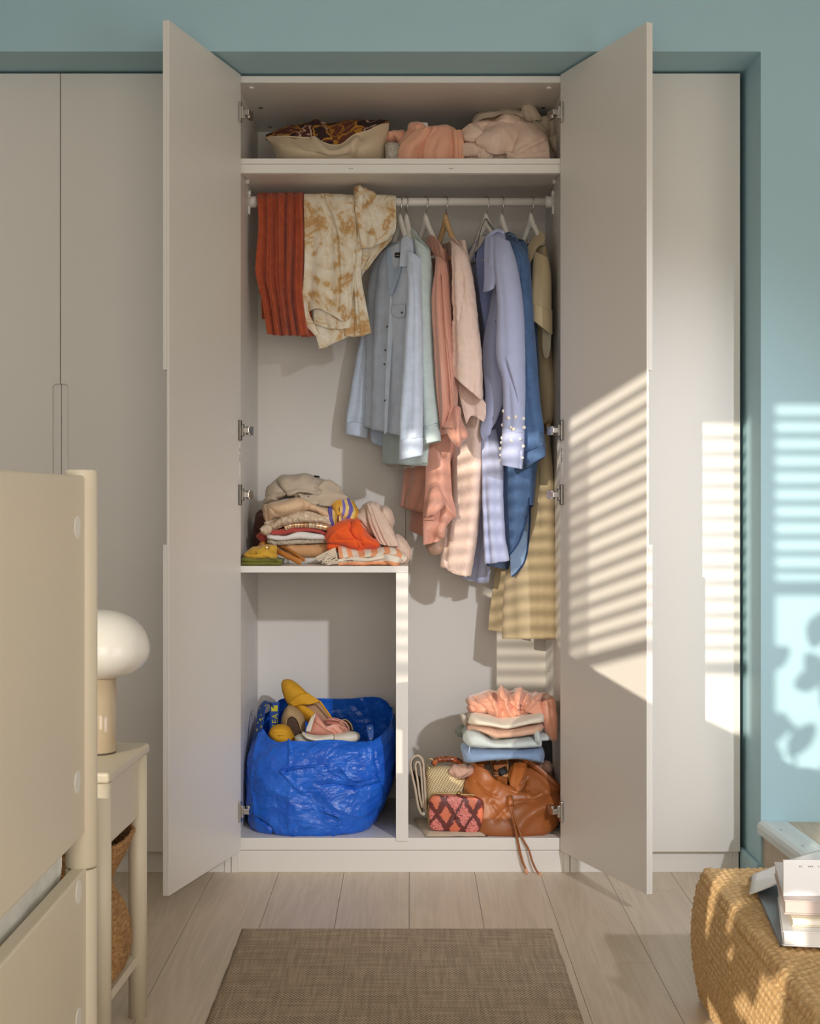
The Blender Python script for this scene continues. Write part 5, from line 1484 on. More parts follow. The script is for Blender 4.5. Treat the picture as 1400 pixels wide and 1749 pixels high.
# ------------------------------------------------------------------ folded pile on the middle shelf
MZ = MIDZ + 0.0005
M_GREYT = fabric('warm_grey_wool', rgb(186, 170, 150), 0.9, var=.05)
M_SAND = fabric('sand_cotton', rgb(216, 184, 150), 0.85, var=.04, crease=.2)
M_CREAMKNIT = knit_mat('cream_cable_knit', rgb(192, 170, 142), rgb(232, 216, 192), 95)
M_GREYKNIT = knit_mat('oatmeal_knit', rgb(168, 154, 134), rgb(218, 206, 186), 200)
M_RED = fabric('brick_red_cotton', rgb(176, 74, 66), 0.8, var=.05, crease=.2)
M_TAN = fabric('camel_suedette', rgb(206, 158, 110), 0.85, var=.06, crease=.25)
M_WHITEC = fabric('white_jersey', rgb(228, 224, 218), 0.85, crease=.2)
m = bpy.data.materials.new('gold_sequins'); t = NT(m)
vo = t.n('ShaderNodeTexVoronoi', Scale=420.0, Vector=t.coord('UV'))
sepc = t.n('ShaderNodeSeparateColor'); t.link(vo.outputs['Color'], sepc.inputs[0])
t.link(t.ramp(sepc.outputs[0], [(0, rgb(170, 116, 76)), (.5, rgb(226, 172, 124)), (.8, rgb(252, 230, 200))]), t.b.inputs['Base Color'])
t.b.inputs['Metallic'].default_value = .45; t.b.inputs['Roughness'].default_value = .28
bn = t.n('ShaderNodeBump'); bn.inputs['Strength'].default_value = 1.0; bn.inputs['Distance'].default_value = .004
t.link(sepc.outputs[1], bn.inputs['Height']); t.link(bn.outputs[0], t.b.inputs['Normal'])
M_SEQ = m
def pile(name, label, cat, *a, **k):
    o = folded(name, *a, **k)
    return tag(o, label, cat, k.get('group'))
o = folded('folded_garment', [(489, 932), (520, 930), (562, 928)], [(489, 944), (503, 949), (530, 953), (548, 952), (566, 948)], .13, .30, 2, M_TAN, cr=.002, zmin=MZ)
tag(o, 'camel folded garment lowest in the left pile on the middle shelf', 'garment')
P_ = [(450, 948), (476, 948), (520, 950), (560, 948)]
o = folded('folded_garment', P_, [(450, 968), (476, 968), (520, 968), (560, 968)], .15, .30, 2, M_WHITEC, cr=.001, zmin=MZ)
tag(o, 'white folded garment at the very bottom of the middle shelf pile', 'garment')
o = folded('folded_jumper', [(456, 920), (478, 923), (517, 921), (562, 920)], [(458, 930), (478, 932), (510, 930), (562, 928)], .12, .30, 2, M_GREYKNIT, cr=.001)
tag(o, 'oatmeal knitted jumper folded between the white and the camel garment', 'jumper')
o = folded('folded_blouse', [(456, 913), (488, 917), (515, 908), (540, 912), (560, 918)], [(457, 919), (478, 923), (517, 921), (562, 920)], .11, .30, 2, M_WHITEC, cr=.001)
tag(o, 'white jersey top folded under the brick red one in the middle shelf pile', 'top')
rd = folded('folded_shirt', [(455, 906), (483, 901), (533, 903), (560, 911)], [(456, 913), (488, 917), (515, 909), (540, 911), (560, 917)], .12, .29, 2, M_RED, cr=.002)
tag(rd, 'brick red cotton shirt folded in the middle shelf pile with one loose corner', 'shirt')
blob('loose_corner', [(438, 915), (445, 910), (454, 911), (458, 918), (452, 925), (443, 922)], .17, .02, .04, M_RED, rd, cr=.003, cs=30, n=50, rings=16)
o = folded('sequin_blouse', [(483, 901), (500, 893), (520, 891), (545, 893), (567, 898)], [(485, 903), (500, 902), (533, 903), (560, 909)], .11, .29, 1, M_SEQ, cr=.002, cs=40, fill=.9)
tag(o, 'gold sequinned top glittering in the middle of the folded pile', 'top')
ck = folded('folded_cardigan', [(452, 896), (476, 885), (500, 876), (520, 872), (545, 879), (566, 892)], [(452, 906), (462, 906), (485, 897), (520, 892), (545, 893), (566, 898)], .11, .29, 1, M_CREAMKNIT, cr=.002, fill=.92, nx=90)
tag(ck, 'cream cable knit cardigan folded in the pile with its corner knotted at left', 'cardigan')
blob('corner', [(444, 903), (452, 897), (462, 898), (463, 906), (456, 914), (448, 911)], .11, .02, .04, M_CREAMKNIT, ck, cr=.002, cs=30, n=50, rings=16)
tube('edge_roll', [(461, 893, .135, 462, 906, .135, .02), (485, 881, .118, 486, 897, .118, .024), (520, 872, .11, 520, 892, .11, .024), (548, 880, .12, 547, 893, .12, .02), (566, 892, .135, 565, 898, .135, .012)], M_CREAMKNIT, ck, n=40, rows=70, cr=.0015, cs=26, caps=True)
sd = thing('folded_trousers', 'sand coloured cotton trousers folded over the cream cardigan in the pile', 'trousers', (-.3, .2, 1.2))
tube('rolled_cloth', [(450, 862, .15, 456, 895, .15, .04), (462, 858, .12, 468, 885, .12, .05), (490, 853, .11, 492, 881, .11, .05), (512, 849, .11, 514, 875, .11, .045), (530, 856, .12, 530, 873, .12, .04), (545, 862, .13, 545, 878, .13, .035), (560, 867, .15, 564, 887, .15, .03)], M_SAND, sd, n=60, rows=100, cr=.004, cs=16, caps=True, lines=[([(513, 852), (518, 862), (512, 874)], 2.5, -.012), ([(530, 860), (524, 872)], 1.5, -.008), ([(458, 864), (475, 880), (495, 881)], 3, -.008), ([(455, 866), (458, 892)], 2, -.008)])
tube('second_layer', [(448, 862, .20, 450, 884, .20, .03), (452, 866, .18, 455, 895, .18, .04), (456, 870, .17, 459, 893, .17, .03)], M_SAND, sd, n=40, rows=24, cr=.004, cs=24, caps=True)
gw = thing('wool_cardigan', 'warm grey wool cardigan crumpled on top of the middle shelf pile', 'cardigan', (-.3, .25, 1.25))
blob('crumpled_cloth', [(454, 842), (458, 831), (466, 824), (476, 816), (484, 812), (503, 812), (518, 809), (530, 812), (540, 816), (552, 820), (562, 824), (574, 832), (584, 840), (592, 851), (576, 848), (560, 852), (545, 858), (528, 852), (508, 850), (490, 850), (470, 853), (456, 852)], .19, .09, .14, M_GREYT, gw, cr=.004, cs=12, n=150, rings=40, p=3,
     lines=[([(472, 822), (480, 836), (488, 844)], 1.8, -.016), ([(545, 826), (541, 832), (550, 840)], 3, -.018), ([(541, 828), (560, 826), (578, 836)], 3, .008), ([(486, 844), (510, 838), (535, 842), (548, 840)], 2.4, .010), ([(488, 848), (512, 842), (540, 846)], 2.0, -.014), ([(505, 846), (530, 858)], 3, .006), ([(470, 846), (480, 842)], 2, -.01)])
tube('left_sleeve', [(449, 856, .17, 452, 862, .17, .01), (456, 848, .14, 462, 857, .14, .02), (466, 846, .13, 472, 856, .13, .02), (474, 848, .14, 476, 852, .14, .008)], M_GREYT, gw, n=36, rows=30, cr=.003, cs=24, caps=True)
patch('button_band', [[(508, 842, .105), (530, 846, .10), (556, 838, .11), (588, 845, .14)], [(514, 850, .10), (532, 855, .095), (556, 846, .105), (592, 852, .14)], [(528, 858, .105), (540, 862, .10), (556, 864, .11), (566, 864, .13)]], M_GREYT, gw, nu=60, nv=24, thick=.003, folds=[(1.5, .004, 0, .2, 0)], cr=.001)
for bx, by in ((520, 844), (527, 848), (544, 861)):
    button(bx, by, .094, .0018, gw)
patch('woven_tag', [[(536, 812, .16), (545, 813, .16)], [(537, 815, .155), (546, 816, .155)]], M_LABEL, gw, nu=6, nv=4, thick=.001)
# dark clothes at the back left of the pile
o = blob('folded_scarf', [(438, 880), (446, 872), (456, 880), (460, 900), (456, 930), (446, 958), (436, 958), (432, 920)], .33, .04, .08, fabric('dark_brown_cloth', rgb(96, 62, 54), .9), cr=.006, cs=24, n=70, rings=22, zmin=MZ)
tag(o, 'dark brown scarf crumpled behind the left end of the middle shelf pile', 'scarf')

# striped scarf
m = bpy.data.materials.new('striped_silk'); t = NT(m)
sp = t.n('ShaderNodeSeparateXYZ'); t.link(t.coord('UV', (9.5, 1, 1)), sp.inputs[0])
nzs = t.n('ShaderNodeTexNoise', Scale=12.0, Vector=t.coord('UV'))
fr_ = t.math('FRACT', t.math('ADD', sp.outputs[0], t.math('MULTIPLY', nzs.outputs[0], .10)))
t.link(t.ramp(fr_, [(0.0, rgb(226, 196, 120)), (.16, rgb(108, 96, 176)), (.36, rgb(226, 200, 124)), (.50, rgb(206, 150, 44)), (.64, rgb(104, 58, 36)), (.76, rgb(222, 186, 96)), (.88, rgb(120, 108, 184))], 'CONSTANT'), t.b.inputs['Base Color'])
t.b.inputs['Roughness'].default_value = .55
ss = thing('striped_scarf', 'yellow, purple and brown striped silk scarf spilling from the pile', 'scarf', (-.2, .2, 1.2))
patch('draped_silk', [[(555, 856, .17), (572, 848, .15), (590, 851, .15), (603, 857, .18)], [(557, 868, .14), (574, 866, .115), (594, 868, .125), (612, 874, .16)], [(561, 884, .13), (574, 886, .11), (590, 886, .12), (606, 886, .15)], [(564, 898, .135), (575, 900, .12), (588, 896, .13), (600, 892, .15)]], m, ss, nu=70, nv=50, folds=[(2, .004, 0, .3, 0)], cr=.003, cs=22,
      lines=[([(566, 866), (580, 878), (590, 888)], 2.5, -.008)], uv=(np.linspace(0, .17, 70), np.linspace(0, .12, 50)))
patch('draped_tail', [[(570, 850, .142), (578, 850, .135), (584, 852, .14)], [(566, 862, .128), (575, 862, .112), (582, 864, .12)], [(570, 876, .122), (578, 880, .108), (586, 882, .115)]], fabric('mustard_silk', rgb(206, 152, 52), .55, var=.05), ss, nu=24, nv=24, folds=[(1.2, .004, 0, 0, 0)])

# pale pink crinkle scarf
M_CRINK = fabric('pale_pink_crinkle', rgb(214, 188, 170), .9, streak=.3, var=.05, crease=1.0, cscale=40)
cs_ = thing('crinkle_scarf', 'pale pink crinkle scarf heaped at the right of the middle shelf', 'scarf', (-.08, .25, .95))
blob('heap', [(590, 884), (602, 877), (614, 872), (622, 862), (632, 857), (644, 861), (650, 864), (660, 865), (669, 874), (672, 890), (670, 905), (676, 920), (684, 934), (660, 936), (646, 925), (630, 915), (612, 905), (596, 896)], .20, .07, .10, M_CRINK, cs_, cr=.005, cs=14, n=140, rings=38, p=3,
     lines=[([(630, 866), (638, 890), (650, 925)], 3, .010), ([(643, 864), (656, 890), (672, 930)], 3, .008), ([(648, 866), (660, 885), (668, 900)], 2.4, -.014), ([(624, 866), (628, 890), (640, 918)], 3, -.012), ([(606, 882), (625, 905)], 3, -.010)])
patch('hanging_end', [[(626, 866, .14), (634, 861, .13), (644, 866, .13)], [(630, 890, .12), (644, 888, .105), (660, 888, .12)], [(642, 918, .11), (656, 915, .095), (672, 912, .11)], [(650, 929, .105), (665, 933, .095), (682, 933, .105)]], M_CRINK, cs_, nu=60, nv=50, folds=[(5, .003, 0, .1, 0)], cr=.002, cs=20)
blob('right_end', [(668, 918), (678, 913), (690, 922), (698, 934), (702, 945), (699, 956), (690, 962), (672, 960), (664, 940)], .17, .05, .10, M_CRINK, cs_, cr=.004, cs=18, n=80, rings=24, zmin=MZ)

# bright orange scarf
M_ORANGE = fabric('bright_orange_gauze', rgb(232, 92, 36), .85, streak=.3, var=.08, crease=.6, cscale=22)
og = thing('orange_scarf', 'bright orange gauze scarf balled up on the middle shelf', 'scarf', (-.17, .12, .96))
blob('ball', [(557, 916), (562, 904), (572, 896), (584, 890), (597, 888), (609, 892), (618, 901), (628, 913), (640, 922), (647, 930), (640, 936), (628, 938), (615, 940), (600, 936), (584, 931), (570, 930), (560, 926)], .12, .07, .10, M_ORANGE, og, cr=.005, cs=15, n=150, rings=44, p=2.6,
     lines=[([(600, 890), (598, 905), (606, 918), (618, 924)], 2, -.012), ([(606, 893), (614, 910), (616, 930)], 3.4, .012), ([(614, 918), (618, 932)], 2.4, -.016), ([(572, 904), (584, 900), (600, 898)], 2, -.008), ([(566, 922), (576, 910), (592, 902)], 3, .008), ([(576, 922), (592, 922), (608, 920)], 2, -.006), ([(580, 914), (596, 912)], 3, .004)])
blob('trailing_end', [(556, 934), (562, 926), (574, 922), (582, 930), (578, 938), (570, 946), (562, 942)], .10, .02, .03, M_ORANGE, og, cr=.004, cs=30, n=60, rings=18)

# orange and white checked towel with fringe
m = bpy.data.materials.new('orange_check'); t = NT(m)
sp = t.n('ShaderNodeSeparateXYZ'); t.link(t.coord('UV', (27, 24, 1)), sp.inputs[0])
sx_ = t.math('LESS_THAN', t.math('FRACT', t.math('ADD', sp.outputs[0], .1)), .5)
wn = t.n('ShaderNodeTexNoise', Scale=500.0, Vector=t.coord('UV'))
c = t.mix(sx_, rgb(228, 216, 198), rgb(232, 160, 114))
t.link(c, t.b.inputs['Base Color']); t.b.inputs['Roughness'].default_value = .95
t.bump(wn.outputs[0], .4, .002)
M_CHECK = m
tw = thing('checked_towel', 'orange and cream checked towel with long fringe folded at the shelf edge', 'towel', (-.12, .06, MZ))
folded('folded_layers', [(577, 955), (600, 951), (630, 953), (650, 948), (668, 946), (680, 950)], [(577, 970), (600, 971), (630, 971), (660, 971), (680, 970)], .035, .16, 4, M_CHECK, tw, nx=90, fill=.6, cr=.0018, cs=30, front_noise=.016, zmin=MZ)
patch('top_layer', [[(575, 932, .17), (600, 938, .17), (640, 936, .17), (666, 933, .17), (686, 940, .17)], [(576, 932, .09), (600, 938, .08), (635, 940, .08), (666, 936, .08), (690, 947, .10)], [(578, 944, .055), (604, 948, .045), (636, 946, .045), (668, 943, .05), (694, 955, .08)], [(580, 954, .045), (606, 953, .035), (634, 952, .035), (660, 948, .04), (684, 962, .07)]], M_CHECK, tw, nu=120, nv=50, thick=.004, cr=.0014, cs=18, folds=[(2.2, .004, 0, .2, 0)], uv=(np.linspace(0, .22, 120), np.linspace(0, .14, 50)))
tube('rolled_corner', [(648, 952, .05, 652, 962, .045, .006), (662, 945, .035, 668, 966, .03, .014), (680, 950, .04, 676, 968, .035, .012), (688, 956, .06, 682, 964, .06, .006)], M_CHECK, tw, n=40, rows=30, cr=.002, cs=26, folds=[(1.4, .003, 0, 0, 0)])
bm = bmesh.new()
rr = random.Random(9)
fr_pts = []
def strand(bm, pts, r):
    P = catmull(pts, 9); 
    for a, b in zip(P[:-1], P[1:]): bm_cyl(bm, a, b, r, r * .95, n=5, caps=False)
for k in range(34):
    s = k / 33
    st = at(572 + 6 * s + rr.uniform(-1, 1), 936 + 26 * s, .07 - .03 * s)
    en = at(541 + 22 * s + rr.uniform(-6, 6), 955 + 10 * s + rr.uniform(-4, 3), .05 - .035 * s)
    en.z = max(en.z, MZ + .003)
    md = st.lerp(en, .5) + Vector((rr.uniform(-.004, .004), rr.uniform(-.006, .006), rr.uniform(-.004, .008)))
    md.z = max(md.z, MZ + .003)
    strand(bm, [tuple(st), tuple(md), tuple(en)], .0017)
fz = from_bm('fringe', bm, fabric('cream_fringe', rgb(220, 206, 182), .95), tw, smooth=True); fz['kind'] = 'stuff'

# leather sandal-like strap, mustard and olive folded things
M_ORLEATH = mat('orange_brown_leather', rgb(192, 124, 58), .5, var=.08, vscale=14)
st_ = thing('leather_belt', 'orange brown leather belt looped beside the mustard garment on the shelf', 'belt', (-.36, .08, MZ))
def strap(name, pts, w, th, m, parent):
    """flat strap through points, width along z"""
    P = catmull([tuple(p) for p in pts], (len(pts) - 1) * 8 + 1)
    rows = []
    for i in range(len(P)):
        a, b = P[max(i - 1, 0)], P[min(i + 1, len(P) - 1)]
        d = Vector(b - a).normalized()
        up = Vector((0, 0, 1)); up = (up - d * up.dot(d)).normalized()
        rows.append([tuple(Vector(P[i]) - up * w / 2), tuple(Vector(P[i])), tuple(Vector(P[i]) + up * w / 2)])
    return grid_obj(name, np.array(rows), m, parent, thick=th, offset=0)
strap('outer_strap', [at(452, 926, .20), at(466, 934, .13), at(478, 943, .075), at(498, 953, .05), at(514, 960.5, .035)], .016, .006, M_ORLEATH, st_)
strap('inner_strap', [at(452, 925, .21), at(470, 929, .16), at(490, 938, .11), at(508, 949, .07), at(520, 957, .05)], .010, .005, M_ORLEATH, st_)
blob('strap_fold', [(441, 934), (446, 926), (454, 924), (458, 932), (452, 940), (444, 942)], .17, .02, .03, M_ORLEATH, st_, cr=.003, cs=30, n=40, rings=14)
M_MUST = fabric('mustard_cotton', rgb(206, 162, 56), .85, var=.06, crease=.4, cscale=20)
mu = thing('mustard_bag', 'mustard yellow cotton pouch crumpled on the olive cloth at the shelf edge', 'pouch', (-.43, .08, MZ))
blob('crumpled_cloth', [(417, 948), (424, 941), (432, 936), (444, 934), (456, 931), (470, 933), (472, 944), (471, 953), (458, 953), (445, 955), (432, 956), (422, 953)], .07, .035, .06, M_MUST, mu, cr=.004, cs=22, n=100, rings=30, lines=[([(456, 933), (448, 941), (436, 946), (424, 946)], 1.6, -.008), ([(456, 934), (462, 942), (470, 946)], 2, -.007), ([(440, 944), (455, 938)], 2.5, .006)])
cyl('eyelet', at(456, 935, .036), at(456, 935, .033), .002, M_CHROME, mu, n=10)
o = folded('folded_cloth', [(413, 953), (440, 955), (462, 954), (481, 957)], [(412, 972), (440, 972), (462, 972), (479, 972)], .03, .16, 4, fabric('olive_cotton', rgb(112, 112, 42), .85, var=.08), nx=60, fill=.7, cr=.0016, cs=30, front_noise=.012, zmin=MZ)
tag(o, 'olive green cloth folded in layers at the left end of the middle shelf', 'cloth')
# ------------------------------------------------------------------ floor of the wardrobe: right compartment pile
FZ = 0.1025
M_SATINP = fabric('peach_satin', rgb(230, 166, 138), .32, var=.03, sheen=.3)
M_CREAMC = fabric('cream_denim', rgb(226, 216, 198), .9, var=.04, crease=.15)
M_DUSTY = fabric('dusty_pink_twill', rgb(210, 170, 146), .85, var=.04, crease=.15)
M_PALEJ = fabric('bleached_denim', rgb(196, 206, 206), .9, streak=.4, var=.08)
M_BLUEJ = fabric('light_blue_denim', rgb(126, 150, 184), .9, streak=.5, var=.16)
M_PKNIT = knit_mat('pinkish_beige_knit', rgb(176, 142, 122), rgb(222, 196, 174), 150)
M_DUSTBROWN = fabric('mauve_brown_cloth', rgb(180, 144, 128), .85, crease=.2)
def roll(name, label, cat, secs, m, group=None, lines=(), cr=.002, cs=14, parent=None, n=60, rows=90, e=.75):
    o = tube(name, secs, m, parent, n=n, rows=rows, cr=cr, cs=cs, caps=True, lines=lines, e=e)
    if label: tag(o, label, cat, group)
    return o
kn = thing('knitted_jumper', 'pinkish beige knitted jumper under the jeans behind the brown leather bag', 'jumper', (.3, .3, FZ))
blob('folded_knit', [(757, 1318), (770, 1306), (790, 1298), (815, 1295), (850, 1288), (890, 1290), (921, 1300), (940, 1310), (944, 1340), (944, 1412), (790, 1412), (775, 1340)], .28, .10, .16, M_PKNIT, kn, cr=.003, cs=10, n=120, rings=30, zmin=FZ)
tube('sleeve', [(757, 1318, .14, 760, 1322, .14, .01), (772, 1308, .12, 784, 1332, .12, .03), (790, 1304, .12, 800, 1328, .12, .03), (812, 1306, .13, 822, 1322, .13, .02)], M_DUSTBROWN, kn, n=60, rows=60, cr=.007, cs=26, caps=True)
tube('right_sleeve', [(918, 1302, .15, 930, 1322, .15, .02), (932, 1298, .14, 940, 1318, .14, .02), (940, 1300, .15, 945, 1312, .15, .012)], M_DUSTBROWN, kn, n=36, rows=24, cr=.004, cs=22, caps=True)
bj = thing('folded_jeans', 'mid blue jeans folded under the bleached pair in the right pile', 'jeans', (.3, .25, .32))
tube('folded_denim', [(786, 1276, .16, 791, 1296, .16, .07), (796, 1273, .13, 800, 1297, .13, .10), (830, 1272, .12, 830, 1293, .12, .11), (880, 1272, .12, 880, 1290, .12, .11), (915, 1271, .13, 915, 1297, .13, .10), (927, 1276, .16, 925, 1300, .16, .07)], M_BLUEJ, bj, n=60, rows=110, cr=.0018, cs=16, caps=True, e=.7)
wire('seam', [at(802, 1274, .045), at(801, 1285, .035), at(803, 1297, .04)], .0012, mat('blue_thread', rgb(176, 196, 220), .8), bj)
pj = thing('folded_jeans', 'bleached pale jeans with a turned up cuff folded above the blue pair', 'jeans', (.3, .25, .36))
tube('folded_denim', [(789, 1252, .16, 790, 1262, .16, .06), (797, 1244, .13, 800, 1270, .13, .10), (815, 1241, .12, 818, 1273, .12, .11), (842, 1255, .12, 845, 1272, .12, .11), (880, 1253, .12, 880, 1272, .12, .11), (917, 1250, .13, 917, 1271, .13, .10), (919, 1252, .14, 919, 1269, .14, .08)], M_PALEJ, pj, n=60, rows=110, cr=.0018, cs=13, caps=True, e=.75)
tube('turned_cuff', [(911, 1248, .05, 912, 1271, .05, .03), (917, 1247, .045, 919, 1272, .045, .035), (921, 1252, .05, 921, 1270, .05, .03)], M_PALEJ, pj, n=40, rows=14, cr=.001, caps=True)
tube('leg_end', [(921, 1252, .12, 921, 1264, .12, .05), (932, 1251, .12, 932, 1264, .12, .05), (940, 1254, .13, 939, 1262, .13, .03)], M_PALEJ, pj, n=40, rows=20, cr=.001, caps=True)
blob('left_corner', [(777, 1247), (784, 1242), (794, 1240), (797, 1248), (792, 1256), (782, 1256)], .20, .02, .03, fabric('sage_cloth', rgb(150, 158, 144), .9), pj, cr=.005, cs=40, n=50, rings=14)
o = thing('folded_trousers', 'dusty pink twill trousers folded between the cream and the bleached jeans', 'trousers', (.3, .25, .40))
tube('folded_twill', [(796, 1234, .15, 797, 1244, .15, .06), (812, 1232, .12, 814, 1242, .12, .10), (835, 1234, .11, 842, 1255, .11, .11), (850, 1238, .11, 852, 1255, .11, .11), (885, 1234, .12, 885, 1252, .12, .11), (915, 1230, .13, 916, 1248, .13, .09), (927, 1234, .16, 926, 1240, .16, .05)], M_DUSTY, o, n=60, rows=110, cr=.002, cs=14, caps=True, e=.75, lines=[([(842, 1238), (844, 1252)], 2.5, -.006), ([(802, 1234), (804, 1244)], 1.5, -.005)])
cj = thing('folded_jeans', 'cream denim jeans folded under the peach satin in the right pile', 'jeans', (.3, .25, .43))
tube('folded_denim', [(797, 1222, .15, 797, 1233, .15, .06), (808, 1217, .12, 810, 1233, .12, .10), (835, 1221, .11, 835, 1235, .11, .11), (855, 1225, .11, 858, 1239, .11, .11), (870, 1223, .11, 870, 1238, .11, .11), (900, 1217, .12, 900, 1231, .12, .11), (922, 1214, .13, 922, 1230, .13, .09), (927, 1220, .16, 926, 1228, .16, .05)], M_CREAMC, cj, n=60, rows=110, cr=.0016, cs=14, caps=True, e=.75)
tube('rolled_edge', [(784, 1220, .16, 786, 1226, .16, .008), (790, 1218, .15, 793, 1240, .15, .012), (797, 1222, .15, 799, 1236, .15, .01)], M_CREAMC, cj, n=30, rows=24, cr=.003, cs=30, caps=True)
ps = thing('satin_blouse', 'shiny peach satin blouse crumpled on top of the right pile', 'blouse', (.32, .22, .46))
blob('crumpled_satin', [(796, 1198), (800, 1193), (812, 1191), (822, 1186), (834, 1184), (846, 1186), (854, 1179), (864, 1179), (872, 1185), (884, 1183), (890, 1179), (900, 1182), (908, 1188), (920, 1186), (928, 1192), (940, 1189), (946, 1196), (946, 1212), (938, 1222), (925, 1216), (905, 1215), (885, 1223), (865, 1226), (850, 1224), (835, 1219), (820, 1217), (806, 1214), (802, 1206)], .17, .09, .12, M_SATINP, ps, cr=.0045, cs=13, n=190, rings=54, p=3, oct=2,
     lines=[([(834, 1188), (846, 1206), (852, 1222)], 3.2, .012), ([(843, 1188), (854, 1202), (858, 1218)], 3, -.014), ([(858, 1182), (862, 1198), (868, 1212), (876, 1220)], 3.2, .014), ([(868, 1186), (872, 1200), (876, 1212)], 2.6, -.012), ([(890, 1184), (884, 1200), (884, 1216)], 3, .014), ([(896, 1184), (892, 1200), (890, 1214)], 2.4, -.012), ([(922, 1190), (910, 1200), (898, 1212)], 3, .010), ([(812, 1192), (822, 1206), (832, 1218)], 3, -.010), ([(926, 1194), (928, 1210)], 2.6, -.014)])
tube('hanging_sleeve', [(924, 1200, .11, 946, 1194, .12, .02), (926, 1216, .10, 947, 1210, .11, .02), (930, 1236, .10, 948, 1230, .11, .02), (936, 1255, .11, 948, 1254, .12, .016), (940, 1260, .12, 947, 1258, .12, .008)], M_SATINP, ps, n=50, rows=50, cr=.005, cs=22, folds=[(1.4, .004, 0, .1, 0)])
tube('left_curl', [(796, 1208, .14, 800, 1216, .14, .008), (802, 1204, .125, 806, 1216, .125, .010), (812, 1204, .13, 816, 1214, .13, .01)], M_SATINP, ps, n=30, rows=20)
o = blob('dark_garment', [(926, 1262), (936, 1258), (946, 1270), (948, 1330), (948, 1400), (934, 1400), (930, 1310)], .36, .03, .06, fabric('slate_cloth', rgb(74, 78, 84), .9), cr=.005, cs=20, n=60, rings=18, zmin=FZ)
tag(o, 'dark slate garment crammed between the right pile and the wardrobe side', 'garment')

# ------------------------------------------------------------------ straw bag with tortoiseshell handle
m = bpy.data.materials.new('woven_straw'); t = NT(m)
ch = t.n('ShaderNodeTexWave', Scale=42.0, Distortion=1.5, Vector=t.coord('UV', (1, 1, 1), (0, 0, .5)))
ch2 = t.n('ShaderNodeTexWave', Scale=60.0, Distortion=1.0, Vector=t.coord('UV', (1, 1, 1), (0, 0, -.9)))
f = t.math('ADD', t.math('MULTIPLY', ch.outputs[0], .5), t.math('MULTIPLY', ch2.outputs[0], .5))
t.link(t.ramp(f, [(.15, rgb(150, 122, 80)), (.6, rgb(230, 212, 168))]), t.b.inputs['Base Color'])
t.b.inputs['Roughness'].default_value = .8; t.bump(f, .6, .002)
M_STRAW = m
sb = thing('straw_bag', 'small woven straw handbag with a tortoiseshell handle behind the snakeskin clutch', 'handbag', (.08, .15, FZ))
blob('body', [(727, 1318), (732, 1312), (745, 1309), (765, 1309), (785, 1314), (794, 1326), (794, 1350), (794, 1404), (740, 1408), (729, 1396), (727, 1350)], .15, .035, .05, M_STRAW, sb, n=90, rings=26, p=5, zmin=FZ + .012, cr=.0006)
m = bpy.data.materials.new('tortoiseshell'); t = NT(m)
nz = t.n('ShaderNodeTexNoise', Scale=55.0, Detail=2.0, Distortion=1.0, Vector=t.coord('Object'))
t.link(t.ramp(nz.outputs[0], [(.4, rgb(52, 26, 18)), (.52, rgb(140, 70, 40)), (.62, rgb(190, 104, 62))]), t.b.inputs['Base Color']); t.b.inputs['Roughness'].default_value = .18
wire('handle', [at(740, 1306, .15), at(744, 1299, .15), at(756, 1297, .15), at(772, 1297, .15), at(784, 1301, .155), at(788, 1310, .16)], .009, m, sb, n=12)
rg = [at(735 + 6 * math.cos(a), 1304 + 8 * math.sin(a), .145) for a in np.linspace(0, 2 * PI, 13)]
wire('ring', rg, .0018, M_BRASS, sb)

# ------------------------------------------------------------------ canvas clutch on edge and flat pouch
M_CANVAS = fabric('taupe_canvas', rgb(196, 178, 156), .85, streak=.4, var=.06, crease=.2, cscale=14)
tc_ = thing('folded_clutch', 'taupe canvas fold over clutch standing on edge against the divider', 'handbag', (.02, .12, FZ))
def ufold(xo, pts_front, Yf, Yb, m, parent, name):
    rows_ = []
    for k in range(7):
        Yk = Yf + (Yb - Yf) * k / 6
        rows_.append([(x + xo * k, y + (0 if y < 1340 else -5.5 * k), Yk) for x, y in pts_front])
    return patch(name, rows_, m, parent, nu=70, nv=30, cr=.0012, cs=16, thick=.006)
ufold(.25, [(720, 1392), (714, 1378), (709, 1350), (703, 1322), (701, 1304), (706, 1293), (715, 1291), (722, 1300), (724, 1320), (726, 1350), (727.5, 1388)], .085, .28, M_CANVAS, tc_, 'outer_fold')
ufold(.25, [(721, 1380), (716, 1360), (712, 1330), (709, 1308), (713, 1301), (718, 1308), (721, 1340), (724, 1382)], .089, .28, M_CANVAS, tc_, 'inner_fold')
cyl('zip_end', at(723, 1390, .088), at(723, 1390, .084), .005, M_DARKMETAL, tc_, n=14)
pc = thing('canvas_pouch', 'flat taupe canvas pouch lying under the snakeskin clutch', 'pouch', (.08, .08, FZ))
def pouch():
    nu, nv = 60, 40
    A = [at(727, 1438, .006), at(829, 1435, .012), at(818, 1405, .20), at(706, 1388, .24)]
    for a in A: a.z = FZ
    P = np.zeros((nv, nu, 3)); Q = np.zeros((nv, nu, 3))
    for i in range(nv):
        for j in range(nu):
            u, v = j / (nu - 1), i / (nv - 1)
            p = A[0].lerp(A[1], u).lerp(A[3].lerp(A[2], u), v)
            e = min(u, 1 - u, v, 1 - v)
            h = .0015 + .013 * (1 - math.exp(-e * 14)) + .002 * float(pn(u * 5, v * 5, 2.2))
            P[i, j] = (p.x, p.y, FZ + h + .001)
            Q[i, j] = (p.x, p.y, FZ)
    return P, Q
P, Q = pouch()
ring = np.concatenate([P, Q[:, ::-1]], 1)
grid_obj('pouch_body', ring, M_CANVAS, pc, closed=True)
strap('zip_edge', [at(727, 1433, .004), at(760, 1434, .005), at(800, 1431, .008), at(829, 1431, .010)], .004, .002, M_CANVAS, pc)
